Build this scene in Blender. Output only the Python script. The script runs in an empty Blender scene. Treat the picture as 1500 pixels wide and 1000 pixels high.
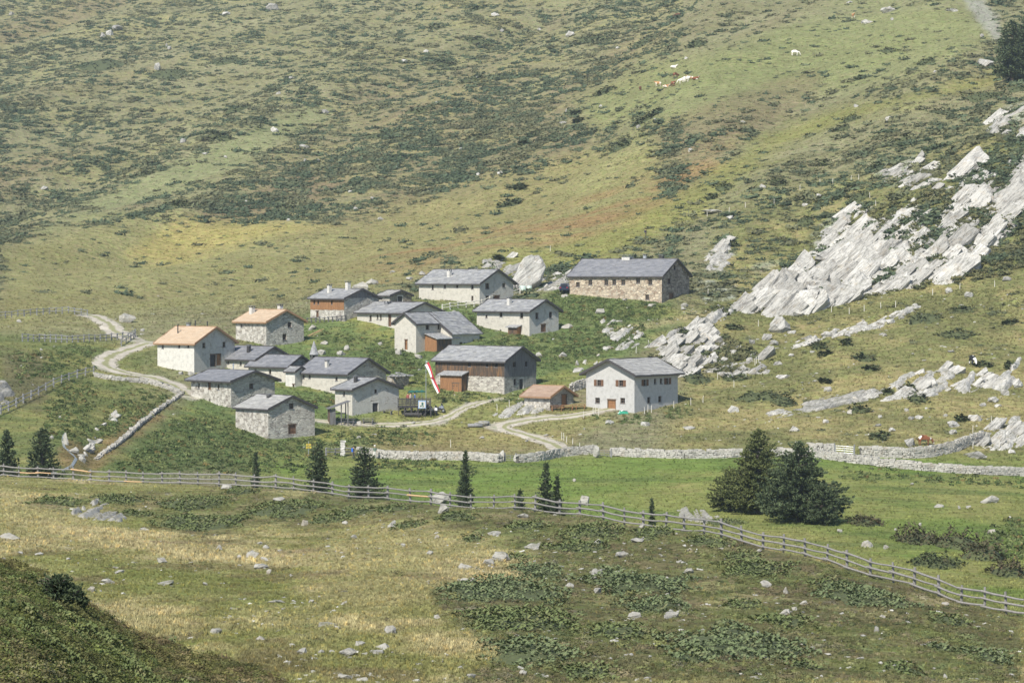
import bpy, bmesh, math, random
import numpy as np
from mathutils import Vector, Matrix, noise as mnoise

scene = bpy.context.scene
COL = scene.collection
R = math.radians
random.seed(7)
rng = np.random.default_rng(7)

# ------------------------------------------------------------------ camera, sky, sun, exposure
F = 4166.67                                   # focal length in photo pixels (100 mm lens on 36 mm)
PITCH = math.atan(100.0 / F)
cam_d = bpy.data.cameras.new('camera'); cam = bpy.data.objects.new('camera', cam_d); COL.objects.link(cam)
cam_d.lens = 100; cam_d.sensor_width = 36; cam_d.clip_start = 1; cam_d.clip_end = 6000
cam.location = (0, 0, 0); cam.rotation_euler = (R(90) - PITCH, 0, 0)
scene.camera = cam

SUN_EL, SUN_AZ = R(45), R(207)                # azimuth clockwise from +Y: behind the camera, to its left
world = bpy.data.worlds.new('World'); scene.world = world; world.use_nodes = True
wn = world.node_tree
sky = wn.nodes.new('ShaderNodeTexSky'); sky.sky_type = 'NISHITA'; sky.sun_disc = False
sky.sun_elevation = SUN_EL; sky.sun_rotation = SUN_AZ; sky.altitude = 1900; sky.dust_density = 1.6
bg = wn.nodes['Background']; wn.links.new(sky.outputs[0], bg.inputs[0]); bg.inputs[1].default_value = 0.11
sd = bpy.data.lights.new('sun', 'SUN'); sd.energy = 4.2; sd.angle = R(0.6); sd.color = (1, 0.95, 0.86)
sun = bpy.data.objects.new('sun', sd); COL.objects.link(sun)
sdir = Vector((math.sin(SUN_AZ) * math.cos(SUN_EL), math.cos(SUN_AZ) * math.cos(SUN_EL), math.sin(SUN_EL)))
sun.rotation_euler = sdir.to_track_quat('Z', 'Y').to_euler(); sun.location = sdir * 300
scene.view_settings.view_transform = 'Standard'; scene.view_settings.look = 'None'
scene.view_settings.gamma = 1; scene.view_settings.exposure = 0.66
scene.view_settings.use_curve_mapping = False
scene.render.engine = 'CYCLES'
scene.cycles.max_bounces = 5; scene.cycles.diffuse_bounces = 2; scene.cycles.volume_bounces = 1
scene.cycles.use_denoising = True
scene.cycles.volume_step_rate = 4

# ------------------------------------------------------------------ noise, projection
def _hash(ix, iy, seed):
    h = (ix.astype(np.int64) * 374761393 + iy.astype(np.int64) * 668265263 + seed * 1442695041) & 0xffffffff
    h = ((h ^ (h >> 13)) * 1274126177) & 0xffffffff
    return ((h ^ (h >> 16)) & 0xffff) / 32767.5 - 1.0
def vnoise(x, y, seed=0):
    x = np.asarray(x, float); y = np.asarray(y, float)
    ix = np.floor(x); iy = np.floor(y); fx = x - ix; fy = y - iy
    ux = fx * fx * fx * (fx * (fx * 6 - 15) + 10); uy = fy * fy * fy * (fy * (fy * 6 - 15) + 10)
    a = _hash(ix, iy, seed); b = _hash(ix + 1, iy, seed); c = _hash(ix, iy + 1, seed); d = _hash(ix + 1, iy + 1, seed)
    return (a * (1 - ux) + b * ux) * (1 - uy) + (c * (1 - ux) + d * ux) * uy
def fbm(x, y, o=4, seed=0, gain=0.5):
    s = 0; a = 1; n = 0
    for k in range(o):
        s = s + a * vnoise(x * 2 ** k + 17.3 * k, y * 2 ** k - 9.1 * k, seed + k); n += a; a *= gain
    return s / n
def sstep(a, b, x):
    t = np.clip((x - a) / (b - a), 0, 1); return t * t * (3 - 2 * t)
def mix(a, b, t):
    t = np.asarray(t)[..., None]; return a * (1 - t) + b * t
CP, SP = math.cos(PITCH), math.sin(PITCH)
def ray(x, y):                                # direction scaled so that its Y is 1
    cx = (np.asarray(x, float) - 750) / F; cy = -(np.asarray(y, float) - 500) / F
    dy = CP + cy * SP; dz = -SP + cy * CP
    return cx / dy, dz / dy
def proj(X, Y, Z):
    zc = Y * CP - Z * SP; yc = Y * SP + Z * CP
    return 750 + F * X / zc, 500 - F * yc / zc

# ------------------------------------------------------------------ the lie of the land: profiles along sight lines (distance, pixel row)
PROF = {
 -450: [(100,1060),(165,850),(215,745),(262,690),(285,755),(312,735),(340,668),(385,605),(430,530),(480,475),(540,440),(700,380),(850,285),(1000,185),(1200,60),(1500,-60)],
 0: [(100,1060),(165,850),(215,745),(260,691),(282,760),(310,738),(335,672),(380,612),(420,548),(470,497),(520,466),(560,440),(700,380),(820,290),(960,190),(1100,100),(1250,25),(1500,-70)],
 100: [(100,1060),(165,850),(215,750),(258,698),(278,760),(300,752),(318,690),(345,652),(390,602),(440,548),(480,500),(530,462),(570,440),(700,375),(820,288),(960,185),(1100,95),(1250,18),(1500,-75)],
 200: [(100,1050),(165,850),(215,757),(255,702),(275,760),(300,750),(330,702),(360,668),(400,617),(435,568),(455,542),(480,506),(520,472),(570,438),(700,368),(820,283),(960,180),(1100,88),(1250,10),(1500,-80)],
 300: [(100,1040),(165,850),(215,765),(250,703),(272,765),(300,752),(340,702),(385,662),(402,640),(425,600),(455,550),(475,512),(505,478),(560,438),(690,365),(800,285),(950,175),(1090,85),(1250,2),(1500,-85)],
 450: [(105,1020),(165,850),(210,770),(242,709),(268,770),(305,755),(355,702),(396,668),(412,645),(426,612),(441,584),(470,530),(488,500),(504,470),(535,440),(570,418),(680,355),(790,278),(940,165),(1080,75),(1250,-10),(1500,-95)],
 600: [(108,1005),(160,852),(200,775),(226,722),(255,785),(300,765),(360,713),(398,670),(422,632),(433,607),(450,575),(465,545),(478,517),(491,484),(512,446),(535,425),(565,405),(660,340),(780,250),(920,150),(1060,68),(1250,-25),(1500,-110)],
 750: [(110,1000),(155,865),(185,800),(212,737),(240,800),(290,785),(345,727),(396,672),(418,640),(438,598),(450,577),(478,515),(491,491),(513,452),(530,428),(560,402),(640,340),(750,250),(900,140),(1050,60),(1250,-45),(1500,-140)],
 900: [(112,1000),(155,880),(180,810),(200,748),(225,810),(280,800),(335,738),(395,668),(415,640),(431,606),(452,566),(480,512),(500,462),(507,444),(530,410),(570,372),(640,312),(740,222),(860,130),(1000,45),(1250,-80),(1500,-170)],
 1050: [(112,1000),(150,895),(175,820),(187,772),(212,830),(262,820),(325,748),(395,668),(430,617),(460,562),(485,512),(508,455),(535,405),(570,355),(630,285),(720,195),(830,105),(960,25),(1250,-120),(1500,-200)],
 1200: [(114,1000),(148,900),(165,848),(177,806),(200,855),(245,840),(305,768),(392,671),(400,655),(440,594),(490,490),(520,438),(550,385),(590,325),(640,265),(720,180),(800,105),(900,32),(1200,-120),(1500,-220)],
 1350: [(118,1000),(145,915),(158,880),(166,851),(188,880),(230,862),(275,812),(392,682),(400,656),(440,575),(480,498),(510,440),(535,345),(555,275),(590,235),(640,190),(700,140),(780,70),(870,0),(1200,-160),(1500,-250)],
 1500: [(122,1000),(140,950),(152,918),(160,898),(178,925),(215,890),(250,850),(393,690),(401,662),(440,568),(480,482),(510,415),(535,325),(558,240),(590,205),(640,165),(690,120),(760,60),(850,-10),(1200,-190),(1500,-280)],
 1950: [(122,1010),(140,960),(152,930),(160,915),(178,935),(215,895),(250,855),(393,695),(401,660),(440,560),(480,470),(510,400),(535,310),(558,230),(590,190),(640,150),(690,100),(760,40),(850,-30),(1200,-210),(1500,-300)],
}
D = np.concatenate([np.linspace(38, 105, 60, endpoint=False), np.linspace(105, 265, 210, endpoint=False), np.linspace(265, 395, 90, endpoint=False),
                    np.linspace(395, 600, 230, endpoint=False), np.linspace(600, 1000, 130, endpoint=False), np.linspace(1000, 1500, 70)])
UQ = np.linspace(-400, 1900, 760)
Q = (UQ - 750) / F
us = sorted(PROF)
cols = []
for u in us:
    p = np.array(PROF[u], float); z = ray(u, p[:, 1])[1] * p[:, 0]
    cols.append(np.interp(D, p[:, 0], z))
cols = np.array(cols)                          # control columns x rows
Zg = np.empty((len(D), len(UQ)))
for j in range(len(D)):
    Zg[j] = np.interp(UQ, us, cols[:, j])
def blur(a, s, axis):
    r = int(3 * s); k = np.exp(-0.5 * (np.arange(-r, r + 1) / s) ** 2); k /= k.sum()
    pad = [(0, 0), (0, 0)]; pad[axis] = (r, r)
    b = np.pad(a, pad, mode='edge'); out = np.zeros_like(a)
    for i, w in enumerate(k):
        out += w * (b[i:i + a.shape[0], :] if axis == 0 else b[:, i:i + a.shape[1]])
    return out
Zg = blur(blur(Zg, 4.5, 0), 16, 1)
DD, QQ = np.meshgrid(D, Q, indexing='ij')
XX, YY = DD * QQ, DD
UU = 750 + QQ * F
# near mound, lower left
yc = np.interp(UU, [-400, 0, 45, 90, 140, 200, 260, 340, 420, 600, 2000], [800, 838, 852, 880, 912, 950, 978, 1003, 1035, 1200, 3000])
zc = -(yc - 400) / F * 74
mound = np.where(DD < 74, zc + 0.028 * (74 - DD), zc - 0.012 * (DD - 74) ** 2) + 0.40 * fbm(XX / 2.6, YY / 3.0, 5, 31) * sstep(-400, 200, UU)
Zg = np.maximum(Zg, mound)
# relief
nearw = sstep(270, 200, DD); farw = sstep(530, 640, DD)
Zg += nearw * (0.30 * fbm(XX / 13, YY / 16, 3, 3) + 0.13 * fbm(XX / 2.6, YY / 2.6, 3, 4) + .16 * fbm(XX / 6, YY / 7, 2, 14))
midw = sstep(395, 425, DD) * sstep(640, 540, DD)
Zg += midw * (0.55 * fbm(XX / 9, YY / 9, 4, 5))
Zg += sstep(275, 300, DD) * sstep(400, 380, DD) * 0.35 * fbm(XX / 25, YY / 25, 3, 6)
across = XX * 0.94 - YY * 0.35; along = XX * 0.35 + YY * 0.94
Zg += farw * (14.0 * fbm(across / 58, along / 300, 3, 8) + 1.1 * fbm(XX / 18, YY / 18, 4, 9) + 0.35 * fbm(XX / 22, YY / 4.0, 2, 10))
Zg += sstep(980, 1160, UU) * sstep(420, 470, DD) * sstep(760, 600, DD) * 1.3 * fbm(XX / 14, YY / 11, 4, 12)
gul = np.abs(UU - (118 + (DD - 300) * 0.35) - 8 * fbm(DD / 14, DD * 0, 2, 77))
Zg -= .9 * np.exp(-(gul / 17) ** 2) * sstep(285, 305, DD) * sstep(400, 350, DD)

def _idx(X, Y):
    q = np.asarray(X, float) / np.asarray(Y, float)
    fi = np.clip((q - Q[0]) / (Q[1] - Q[0]), 0, len(Q) - 1.001); fj = np.clip(np.interp(Y, D, np.arange(len(D))), 0, len(D) - 1.001)
    return fi, fj
def zat(X, Y):
    fi, fj = _idx(X, Y); i = fi.astype(int); j = fj.astype(int); a = fi - i; b = fj - j
    return (Zg[j, i] * (1 - a) + Zg[j, i + 1] * a) * (1 - b) + (Zg[j + 1, i] * (1 - a) + Zg[j + 1, i + 1] * a) * b
def hit(px, py, dmin=42):                      # where a sight line meets the ground (vectorised)
    px = np.atleast_1d(np.asarray(px, float)); py = np.atleast_1d(np.asarray(py, float))
    out = np.zeros((len(px), 3)); j0 = np.searchsorted(D, dmin)
    for s in range(0, len(px), 4000):
        q, sl = ray(px[s:s + 4000], py[s:s + 4000])
        fi = np.clip((q - Q[0]) / (Q[1] - Q[0]), 0, len(Q) - 1.001); i = fi.astype(int); a = fi - i
        zc_ = Zg[j0:, i] * (1 - a) + Zg[j0:, i + 1] * a
        g = zc_ - sl * D[j0:, None]
        ok = g >= 0; j = np.where(ok.any(0), ok.argmax(0), len(D) - j0 - 1); jp = np.maximum(j - 1, 0)
        k = np.arange(len(j)); g1 = g[j, k]; g0 = g[jp, k]
        t = np.where(j > jp, np.clip(-g0 / np.where(np.abs(g1 - g0) < 1e-9, 1, g1 - g0), 0, 1), 0)
        d = D[j0:][jp] * (1 - t) + D[j0:][j] * t
        X = q * d; out[s:s + 4000] = np.stack([X, d, zat(X, d)], 1)
    return out
def hit1(px, py, dmin=42):
    return Vector(hit([px], [py], dmin)[0])

# ------------------------------------------------------------------ ground cover colours (albedo), painted by place
def poly_sd(px, py, pts):                      # signed distance to a polygon, positive inside
    px = np.asarray(px, float); py = np.asarray(py, float)
    ins = np.zeros(px.shape, bool); dist = np.full(px.shape, 1e9)
    n = len(pts)
    for i in range(n):
        x1, y1 = pts[i]; x2, y2 = pts[(i + 1) % n]
        c = ((y1 > py) != (y2 > py)) & (px < (x2 - x1) * (py - y1) / ((y2 - y1) or 1e-9) + x1); ins ^= c
        vx, vy = x2 - x1, y2 - y1; L = vx * vx + vy * vy or 1e-9
        t = np.clip(((px - x1) * vx + (py - y1) * vy) / L, 0, 1)
        dist = np.minimum(dist, np.hypot(px - x1 - t * vx, py - y1 - t * vy))
    return np.where(ins, dist, -dist)
def region(px, py, pts, soft=14, wob=0, X=None, Y=None, sc=12, seed=50):
    s = poly_sd(px, py, pts)
    if wob: s = s + wob * fbm(X / sc, Y / sc, 3, seed)
    return sstep(-soft, soft, s)
def C(*v): return np.array(v, float)
G_OLIVE = C(.168, .162, .085); G_PALE = C(.215, .206, .115); G_STRAW = C(.40, .345, .185); G_YEL = C(.27, .235, .085); G_ORANGE = C(.235, .160, .075)
G_BROWN = C(.165, .125, .075); G_MEADOW = C(.150, .205, .052); G_LUSH = C(.098, .130, .048); G_HEATH = C(.118, .112, .055); G_HEATHG = C(.125, .140, .052)
G_DRYG = C(.235, .230, .085); G_EARTH = C(.24, .20, .15); G_PALEROCK = C(.36, .36, .31); G_GRAVEL = C(.50, .47, .40); G_RUST = C(.17, .10, .055)
CLEAR = [  # clear pasture on the big slope (few shrubs)
  [(30,335),(160,285),(300,225),(420,170),(490,150),(500,160),(420,200),(300,260),(180,315),(60,350)],
  [(0,360),(140,320),(330,320),(480,325),(600,300),(740,262),(860,225),(960,205),(1000,330),(900,380),(760,400),(650,385),(560,420),(380,440),(0,480)],
  [(840,150),(960,85),(1090,60),(1180,20),(1300,0),(1420,0),(1460,60),(1300,110),(1180,130),(1060,150),(960,180),(870,205)],
  [(900,330),(1060,230),(1200,170),(1460,105),(1470,150),(1300,190),(1160,240),(1060,300),(980,350)],
]
def shrub_density(px, py, X, Y):
    w = dict(X=X, Y=Y, wob=18, sc=40)
    s = np.full(np.shape(px), 0.95)
    s = s * (1 - 0.93 * region(px, py, CLEAR[0], 10, **w)) * (1 - 0.97 * region(px, py, CLEAR[1], 16, **w))
    s = s * (1 - 0.86 * region(px, py, CLEAR[2], 16, **w)) * (1 - 0.8 * region(px, py, CLEAR[3], 12, **w))
    s = s * (.72 + .62 * sstep(-.35, .4, fbm(across_(X, Y) / 44, along_(X, Y) / 260, 3, 8)))
    s = s * (1 - .8 * sstep(600, 520, Y) * (px < 1010)) * (1 - region(px, py, [(1400,0),(1440,0),(1472,60),(1455,62),(1425,35)], 4))
    s = np.where(px > 1000, s * (0.20 + 0.2 * sstep(1150, 1400, px)), s)
    return s
FENCE = [(-400,690,262),(0,691,260),(100,698,258),(200,702,255),(300,703,250),(450,709,242),(600,722,226),(750,737,212),(900,748,200),(1000,755,192),(1050,772,187),(1090,784,183),(1173,800,178),(1220,813,174),(1265,834,172),(1312,840,169),(1363,854,166),(1417,880,163),(1473,893,161),(1500,898,160),(1950,915,160)]
def fence_d(u): return np.interp(u, [f[0] for f in FENCE], [f[2] for f in FENCE])
def fence_y(u): return np.interp(u, [f[0] for f in FENCE], [f[1] for f in FENCE])
ROADS = {  # centre line (pixels), half width m, minimum distance
 'upper': ([(128,461),(148,468),(166,482),(182,493),(200,499)], 1.7, 440),
 'hairpin': ([(226,502),(200,507),(172,517),(152,529),(158,541),(185,547),(215,551),(245,560),(268,572),(276,582)], 1.7, 400),
 'yard': ([(430,612),(470,617),(520,622),(580,622),(640,620),(665,606),(690,592),(730,585)], .95, 380),
 'lower': ([(905,596),(860,606),(800,611),(755,618),(722,625),(760,634),(795,643),(818,655),(830,664)], 1.3, 370),
 'back': ([(1030,445),(985,462),(940,472),(890,480),(850,484)], 1.0, 440),
}
_rd = None
def road_dist(X, Y):
    global _rd
    if _rd is None:
        _rd = []
        for k, (pts, hw, dm) in ROADS.items():
            h = hit([p[0] for p in pts], [p[1] for p in pts], dm); _rd.append((k, h[:, :2], hw))
    best = np.full(np.shape(X), 1e9)
    for k, h, hw in _rd:
        if k == 'back': continue
        for (x1, y1), (x2, y2) in zip(h[:-1], h[1:]):
            vx, vy = x2 - x1, y2 - y1; t = np.clip(((X - x1) * vx + (Y - y1) * vy) / (vx * vx + vy * vy), 0, 1)
            best = np.minimum(best, np.hypot(X - x1 - t * vx, Y - y1 - t * vy) - hw)
    return best
HEATH = [[(430,700),(620,720),(800,742),(1000,758),(1100,785),(1260,835),(1360,856),(1420,885),(1500,900),(1500,1005),(650,1005),(760,960),(680,915),(640,880),(640,860),(760,850),(800,820),(740,790),(640,770),(540,765),(470,765)],
         [(60,735),(200,715),(330,712),(480,715),(520,745),(470,770),(300,785),(220,765),(170,745)]]
def paint(px, py, X, Y):
    n1 = fbm(X / 9, Y / 9, 4, 101); n2 = fbm(X / 30, Y / 30, 3, 102); n3 = fbm(X / 2.2, Y / 2.6, 3, 103); ns = fbm(X / 26, Y / 5, 4, 104)
    d = Y
    # big slope
    c = mix(G_OLIVE, G_PALE, sstep(-.35, .35, ns + .3 * n2))
    c = mix(c, G_BROWN * 1.05, .55 * sstep(.0, .5, fbm(across_(X, Y) / 40, along_(X, Y) / 190, 3, 105)))
    sh = shrub_density(px, py, X, Y)
    c = mix(c, G_HEATH * 1.25, .4 * sh * sstep(-.1, .6, ns)); c = mix(c, C(.27, .25, .115), .5 * sh * sstep(.1, -.4, ns))
    w = dict(X=X, Y=Y, wob=20, sc=40)
    c = mix(c, G_PALE * C(.92, 1.02, .9), .8 * region(px, py, CLEAR[0], 9, **w))
    c = mix(c, G_YEL * C(.9, .98, 1.0), .55 * region(px, py, CLEAR[1], 25, **w))
    c = mix(c, C(.195, .215, .085), .65 * region(px, py, CLEAR[2], 25, **w))
    c = mix(c, G_YEL * C(1.1, 1.08, 1.1), .8 * region(px, py, [(190,370),(260,330),(420,325),(520,325),(380,350),(250,385)], 12, **w))
    c = mix(c, G_ORANGE, .95 * region(px, py, [(520,395),(640,360),(780,330),(900,285),(990,235),(1080,205),(1040,250),(960,310),(850,350),(700,380),(560,410)], 16, wob=26, X=X, Y=Y, sc=25) * sstep(-.5, .25, ns))
    c = mix(c, C(.20, .20, .062), .7 * region(px, py, [(640,400),(800,365),(900,330),(1010,275),(1100,205),(1220,165),(1460,105),(1462,125),(1230,185),(1120,240),(1000,330),(880,385),(740,420)], 14, wob=16, X=X, Y=Y, sc=20))
    c = mix(c, G_BROWN * 1.15, .6 * region(px, py, [(300,315),(340,285),(440,260),(500,265),(480,300),(400,318)], 14, **w))
    c = mix(c, G_BROWN, .45 * region(px, py, [(960,190),(1060,150),(1200,100),(1180,140),(1080,200),(1000,230)], 14, **w))
    c = mix(c, G_PALEROCK * .8, .75 * region(px, py, [(1412,0),(1440,0),(1462,25),(1470,60),(1456,58),(1435,35)], 5, wob=4, X=X, Y=Y, sc=6))
    # right-hand slope below the cliff, and the ground round the cliff
    rs = sstep(975, 1040, px - .25 * (520 - py)) * sstep(640, 560, d)
    c = mix(c, mix(C(.165, .165, .068), C(.255, .225, .10), sstep(-.25, .45, n1 + .4 * n2)), rs)
    c = mix(c, G_HEATHG * .95, .6 * rs * sstep(.05, .4, n3 + .6 * n1) * sstep(450, 520, d))
    for pp, a in ([(1015,412),(1080,415),(1083,436),(1030,440)], .8), ([(1028,380),(1062,348),(1072,372),(1060,402),(1035,395)], .6), ([(1192,352),(1215,318),(1248,305),(1242,338),(1212,362)], .75), ([(1275,245),(1335,228),(1375,252),(1330,272),(1290,268)], .6), ([(1440,195),(1470,160),(1500,145),(1520,195)], .65), ([(1100,390),(1140,385),(1150,405),(1110,420)], .45):
        c = mix(c, G_PALEROCK * C(.85, .9, .88), a * region(px, py, pp, 5, wob=9, X=X, Y=Y, sc=4) * sstep(-.45, .2, n3) * sstep(430, 450, d))
    # village terraces
    v = region(px, py, [(300,560),(430,470),(560,430),(760,440),(830,415),(980,440),(1020,470),(960,500),(860,560),(700,620),(480,660),(250,690),(150,690)], 18, **w) * sstep(300, 320, d) * sstep(560, 530, d)
    c = mix(c, mix(G_LUSH * 1.3, C(.19, .195, .065), sstep(-.1, .5, n1 + .5 * n3)), v)
    lush = [[(820,415),(960,440),(990,470),(930,478),(830,475),(790,450)], [(600,520),(720,500),(860,470),(960,478),(900,530),(800,540),(700,520)], [(470,480),(560,495),(620,520),(620,560),(540,545),(470,520)],
            [(160,690),(240,620),(330,610),(400,640),(460,650),(420,690)], [(640,490),(700,470),(760,490),(660,510)], [(200,620),(130,690),(160,600),(250,575)]]
    for pp in lush:
        c = mix(c, mix(G_LUSH, C(.115, .135, .05), sstep(-.2, .5, n3)), .8 * region(px, py, pp, 12, wob=10, X=X, Y=Y, sc=8) * sstep(305, 320, d) * sstep(560, 530, d))
    yard = region(px, py, [(455,630),(560,605),(650,575),(760,585),(880,600),(900,615),(760,650),(560,640)], 12, **w) * sstep(400, 410, d) * sstep(470, 455, d)
    c = mix(c, C(.235, .225, .085), .7 * yard)
    c = mix(c, C(.25, .21, .09), .5 * region(px, py, [(540,640),(700,625),(840,640),(830,665),(560,668)], 10, **w) * sstep(395, 405, d) * sstep(440, 430, d))
    c = mix(c, G_STRAW * .8, .7 * region(px, py, [(880,482),(960,470),(1040,455),(1045,462),(960,480),(885,492)], 4) * sstep(440, 470, d))
    # left gully
    lg = sstep(300, 150, px + .3 * (py - 600)) * sstep(290, 310, d) * sstep(500, 470, d)
    c = mix(c, mix(C(.12, .15, .05), C(.20, .20, .07), sstep(-.3, .3, n1)), .85 * lg)
    c = mix(c, C(.115, .095, .06), .6 * region(px, py, [(0,510),(60,520),(80,560),(60,600),(0,590)], 10, wob=8, X=X, Y=Y, sc=5) * sstep(300, 310, d))
    c = mix(c, G_RUST * 1.3, .5 * region(px, py, [(80,680),(100,640),(130,660),(210,600),(250,600),(140,690)], 8, wob=10, X=X, Y=Y, sc=5) * sstep(290, 300, d))
    # flat meadow
    m = np.where(px > 980, sstep(22, 48, d - fence_d(px) - 12 * n2), sstep(262, 285, d)) * sstep(402, 392, d) * sstep(330, 430, px)
    c = mix(c, mix(G_MEADOW, C(.20, .215, .07), sstep(-.25, .55, n2 + .45 * n1)), m)
    c = mix(c, C(.24, .225, .085), .5 * m * sstep(.0, .5, fbm(X / 9, Y / 22, 3, 141))); c = mix(c, C(.085, .125, .04), .55 * m * sstep(.1, .5, fbm(X / 16, Y / 7, 3, 140)))
    # near slope
    f = sstep(4, -3, d - fence_d(px))
    fg = mix(G_DRYG * C(.95, .95, 1.0), G_STRAW * .95, sstep(-.3, .6, n1 * .9 + n2 * .4 + .5 * n3))
    fg = mix(fg, C(.185, .20, .062), .65 * sstep(.05, .5, fbm(X / 11, Y / 14, 3, 121)))
    fg = mix(fg, G_STRAW * 1.05, .55 * region(px, py, [(0,720),(60,730),(180,770),(270,800),(180,815),(60,790),(0,770)], 12, **w))
    fg = mix(fg, G_STRAW, .5 * region(px, py, [(140,880),(220,890),(300,915),(280,930),(200,925),(140,905)], 9, **w)); fg = mix(fg, G_STRAW * .9, .45 * region(px, py, [(480,790),(640,770),(740,800),(720,840),(640,860),(560,900),(440,860)], 20, **w))
    fg = mix(fg, C(.175, .19, .062), .75 * region(px, py, [(0,800),(160,815),(380,835),(440,890),(330,900),(200,870),(60,850)], 20, **w))
    fg = mix(fg, C(.18, .19, .065), .6 * region(px, py, [(330,930),(440,900),(620,960),(640,1005),(380,1005)], 20, **w))
    fg = mix(fg, G_BROWN * .9, .5 * sstep(.25, .55, fbm(X / 5, Y / 6, 3, 122)))
    hz = np.maximum(region(px, py, HEATH[0], 15, wob=22, X=X, Y=Y, sc=7), .75 * region(px, py, HEATH[1], 15, wob=25, X=X, Y=Y, sc=6))
    hc = mix(G_HEATH, G_HEATHG, sstep(-.3, .3, fbm(X / 4, Y / 5, 3, 123))); hc = mix(hc, C(.15, .115, .07), .4 * sstep(.05, .5, fbm(X / 3, Y / 3.5, 3, 124)))
    hc = mix(hc, G_STRAW * .8, .55 * sstep(.25, .55, fbm(X / 6, Y / 7, 3, 125)))
    fg = mix(fg, hc, .9 * hz)
    mo = sstep(88, 80, d)
    mc = mix(C(.085, .105, .032), C(.14, .145, .045), sstep(-.3, .4, fbm(X / 1.6, Y / 2, 3, 126))); mc = mix(mc, G_RUST, sstep(70.5, 75, d) * .7)
    fg = mix(fg, mc, mo)
    c = mix(c, fg, f)
    # worn, dusty edges of the tracks
    rd = road_dist(X, Y)
    c = mix(c, G_GRAVEL * .8, .75 * sstep(.7, -.3, rd + .5 * n3) * sstep(300, 310, d))
    return c * (1 + .13 * n3 + .10 * n1)[..., None]
def across_(X, Y): return X * .94 - Y * .35
def along_(X, Y): return X * .35 + Y * .94

# ------------------------------------------------------------------ mesh helpers
def mesh_obj(name, verts, faces, mats=None, parent=None, smooth=False, uv=None, midx=None, link=True):
    me = bpy.data.meshes.new(name); me.from_pydata([tuple(v) for v in verts], [], faces); me.update()
    for m in (mats if isinstance(mats, (list, tuple)) else [mats] if mats else []): me.materials.append(m)
    if midx is not None: me.polygons.foreach_set('material_index', midx)
    if smooth: me.polygons.foreach_set('use_smooth', [True] * len(me.polygons))
    if uv is not None:
        l = me.uv_layers.new(name='UVMap'); l.data.foreach_set('uv', np.asarray(uv, np.float32).ravel())
    o = bpy.data.objects.new(name, me)
    if link: COL.objects.link(o)
    if parent is not None: o.parent = parent
    return o
def grid_obj(name, P, mat, colors=None, smooth=True, keep=None, parent=None):
    nj, ni = P.shape[:2]; me = bpy.data.meshes.new(name)
    a = (np.arange(nj - 1)[:, None] * ni + np.arange(ni - 1)[None, :]).ravel()
    f = np.stack([a, a + 1, a + ni + 1, a + ni], 1)
    V = P.reshape(-1, 3)
    if keep is not None:
        k = keep.ravel(); f = f[k[f].all(1)]
        used = np.zeros(len(V), bool); used[f.ravel()] = True; mp = np.cumsum(used) - 1; f = mp[f]; V = V[used]
        if colors is not None: colors = colors.reshape(-1, colors.shape[-1])[used]
    me.vertices.add(len(V)); me.vertices.foreach_set('co', V.astype(np.float32).ravel())
    me.loops.add(f.size); me.loops.foreach_set('vertex_index', f.astype(np.int32).ravel())
    me.polygons.add(len(f)); me.polygons.foreach_set('loop_start', np.arange(0, f.size, 4, dtype=np.int32))
    me.update(calc_edges=True)
    if smooth: me.polygons.foreach_set('use_smooth', np.ones(len(f), bool))
    if colors is not None:
        ca = colors.reshape(-1, colors.shape[-1]); at = me.attributes.new('col', 'FLOAT_COLOR', 'POINT')
        at.data.foreach_set('color', np.concatenate([ca[:, :3], np.ones((len(ca), 1))], 1).astype(np.float32).ravel())
    me.materials.append(mat); me.validate()
    o = bpy.data.objects.new(name, me); COL.objects.link(o)
    if parent is not None: o.parent = parent
    return o
def tag(o, label=None, cat=None, group=None, kind=None):
    if label: o['label'] = label
    if cat: o['category'] = cat
    if group: o['group'] = group
    if kind: o['kind'] = kind
    return o
def thing(name, label, cat, loc=(0, 0, 0), rotz=0, group=None, rot=None):
    o = bpy.data.objects.new(name, None); COL.objects.link(o); o.empty_display_size = .3
    o.location = loc; o.rotation_euler = rot or (0, 0, rotz)
    return tag(o, label, cat, group)
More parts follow.
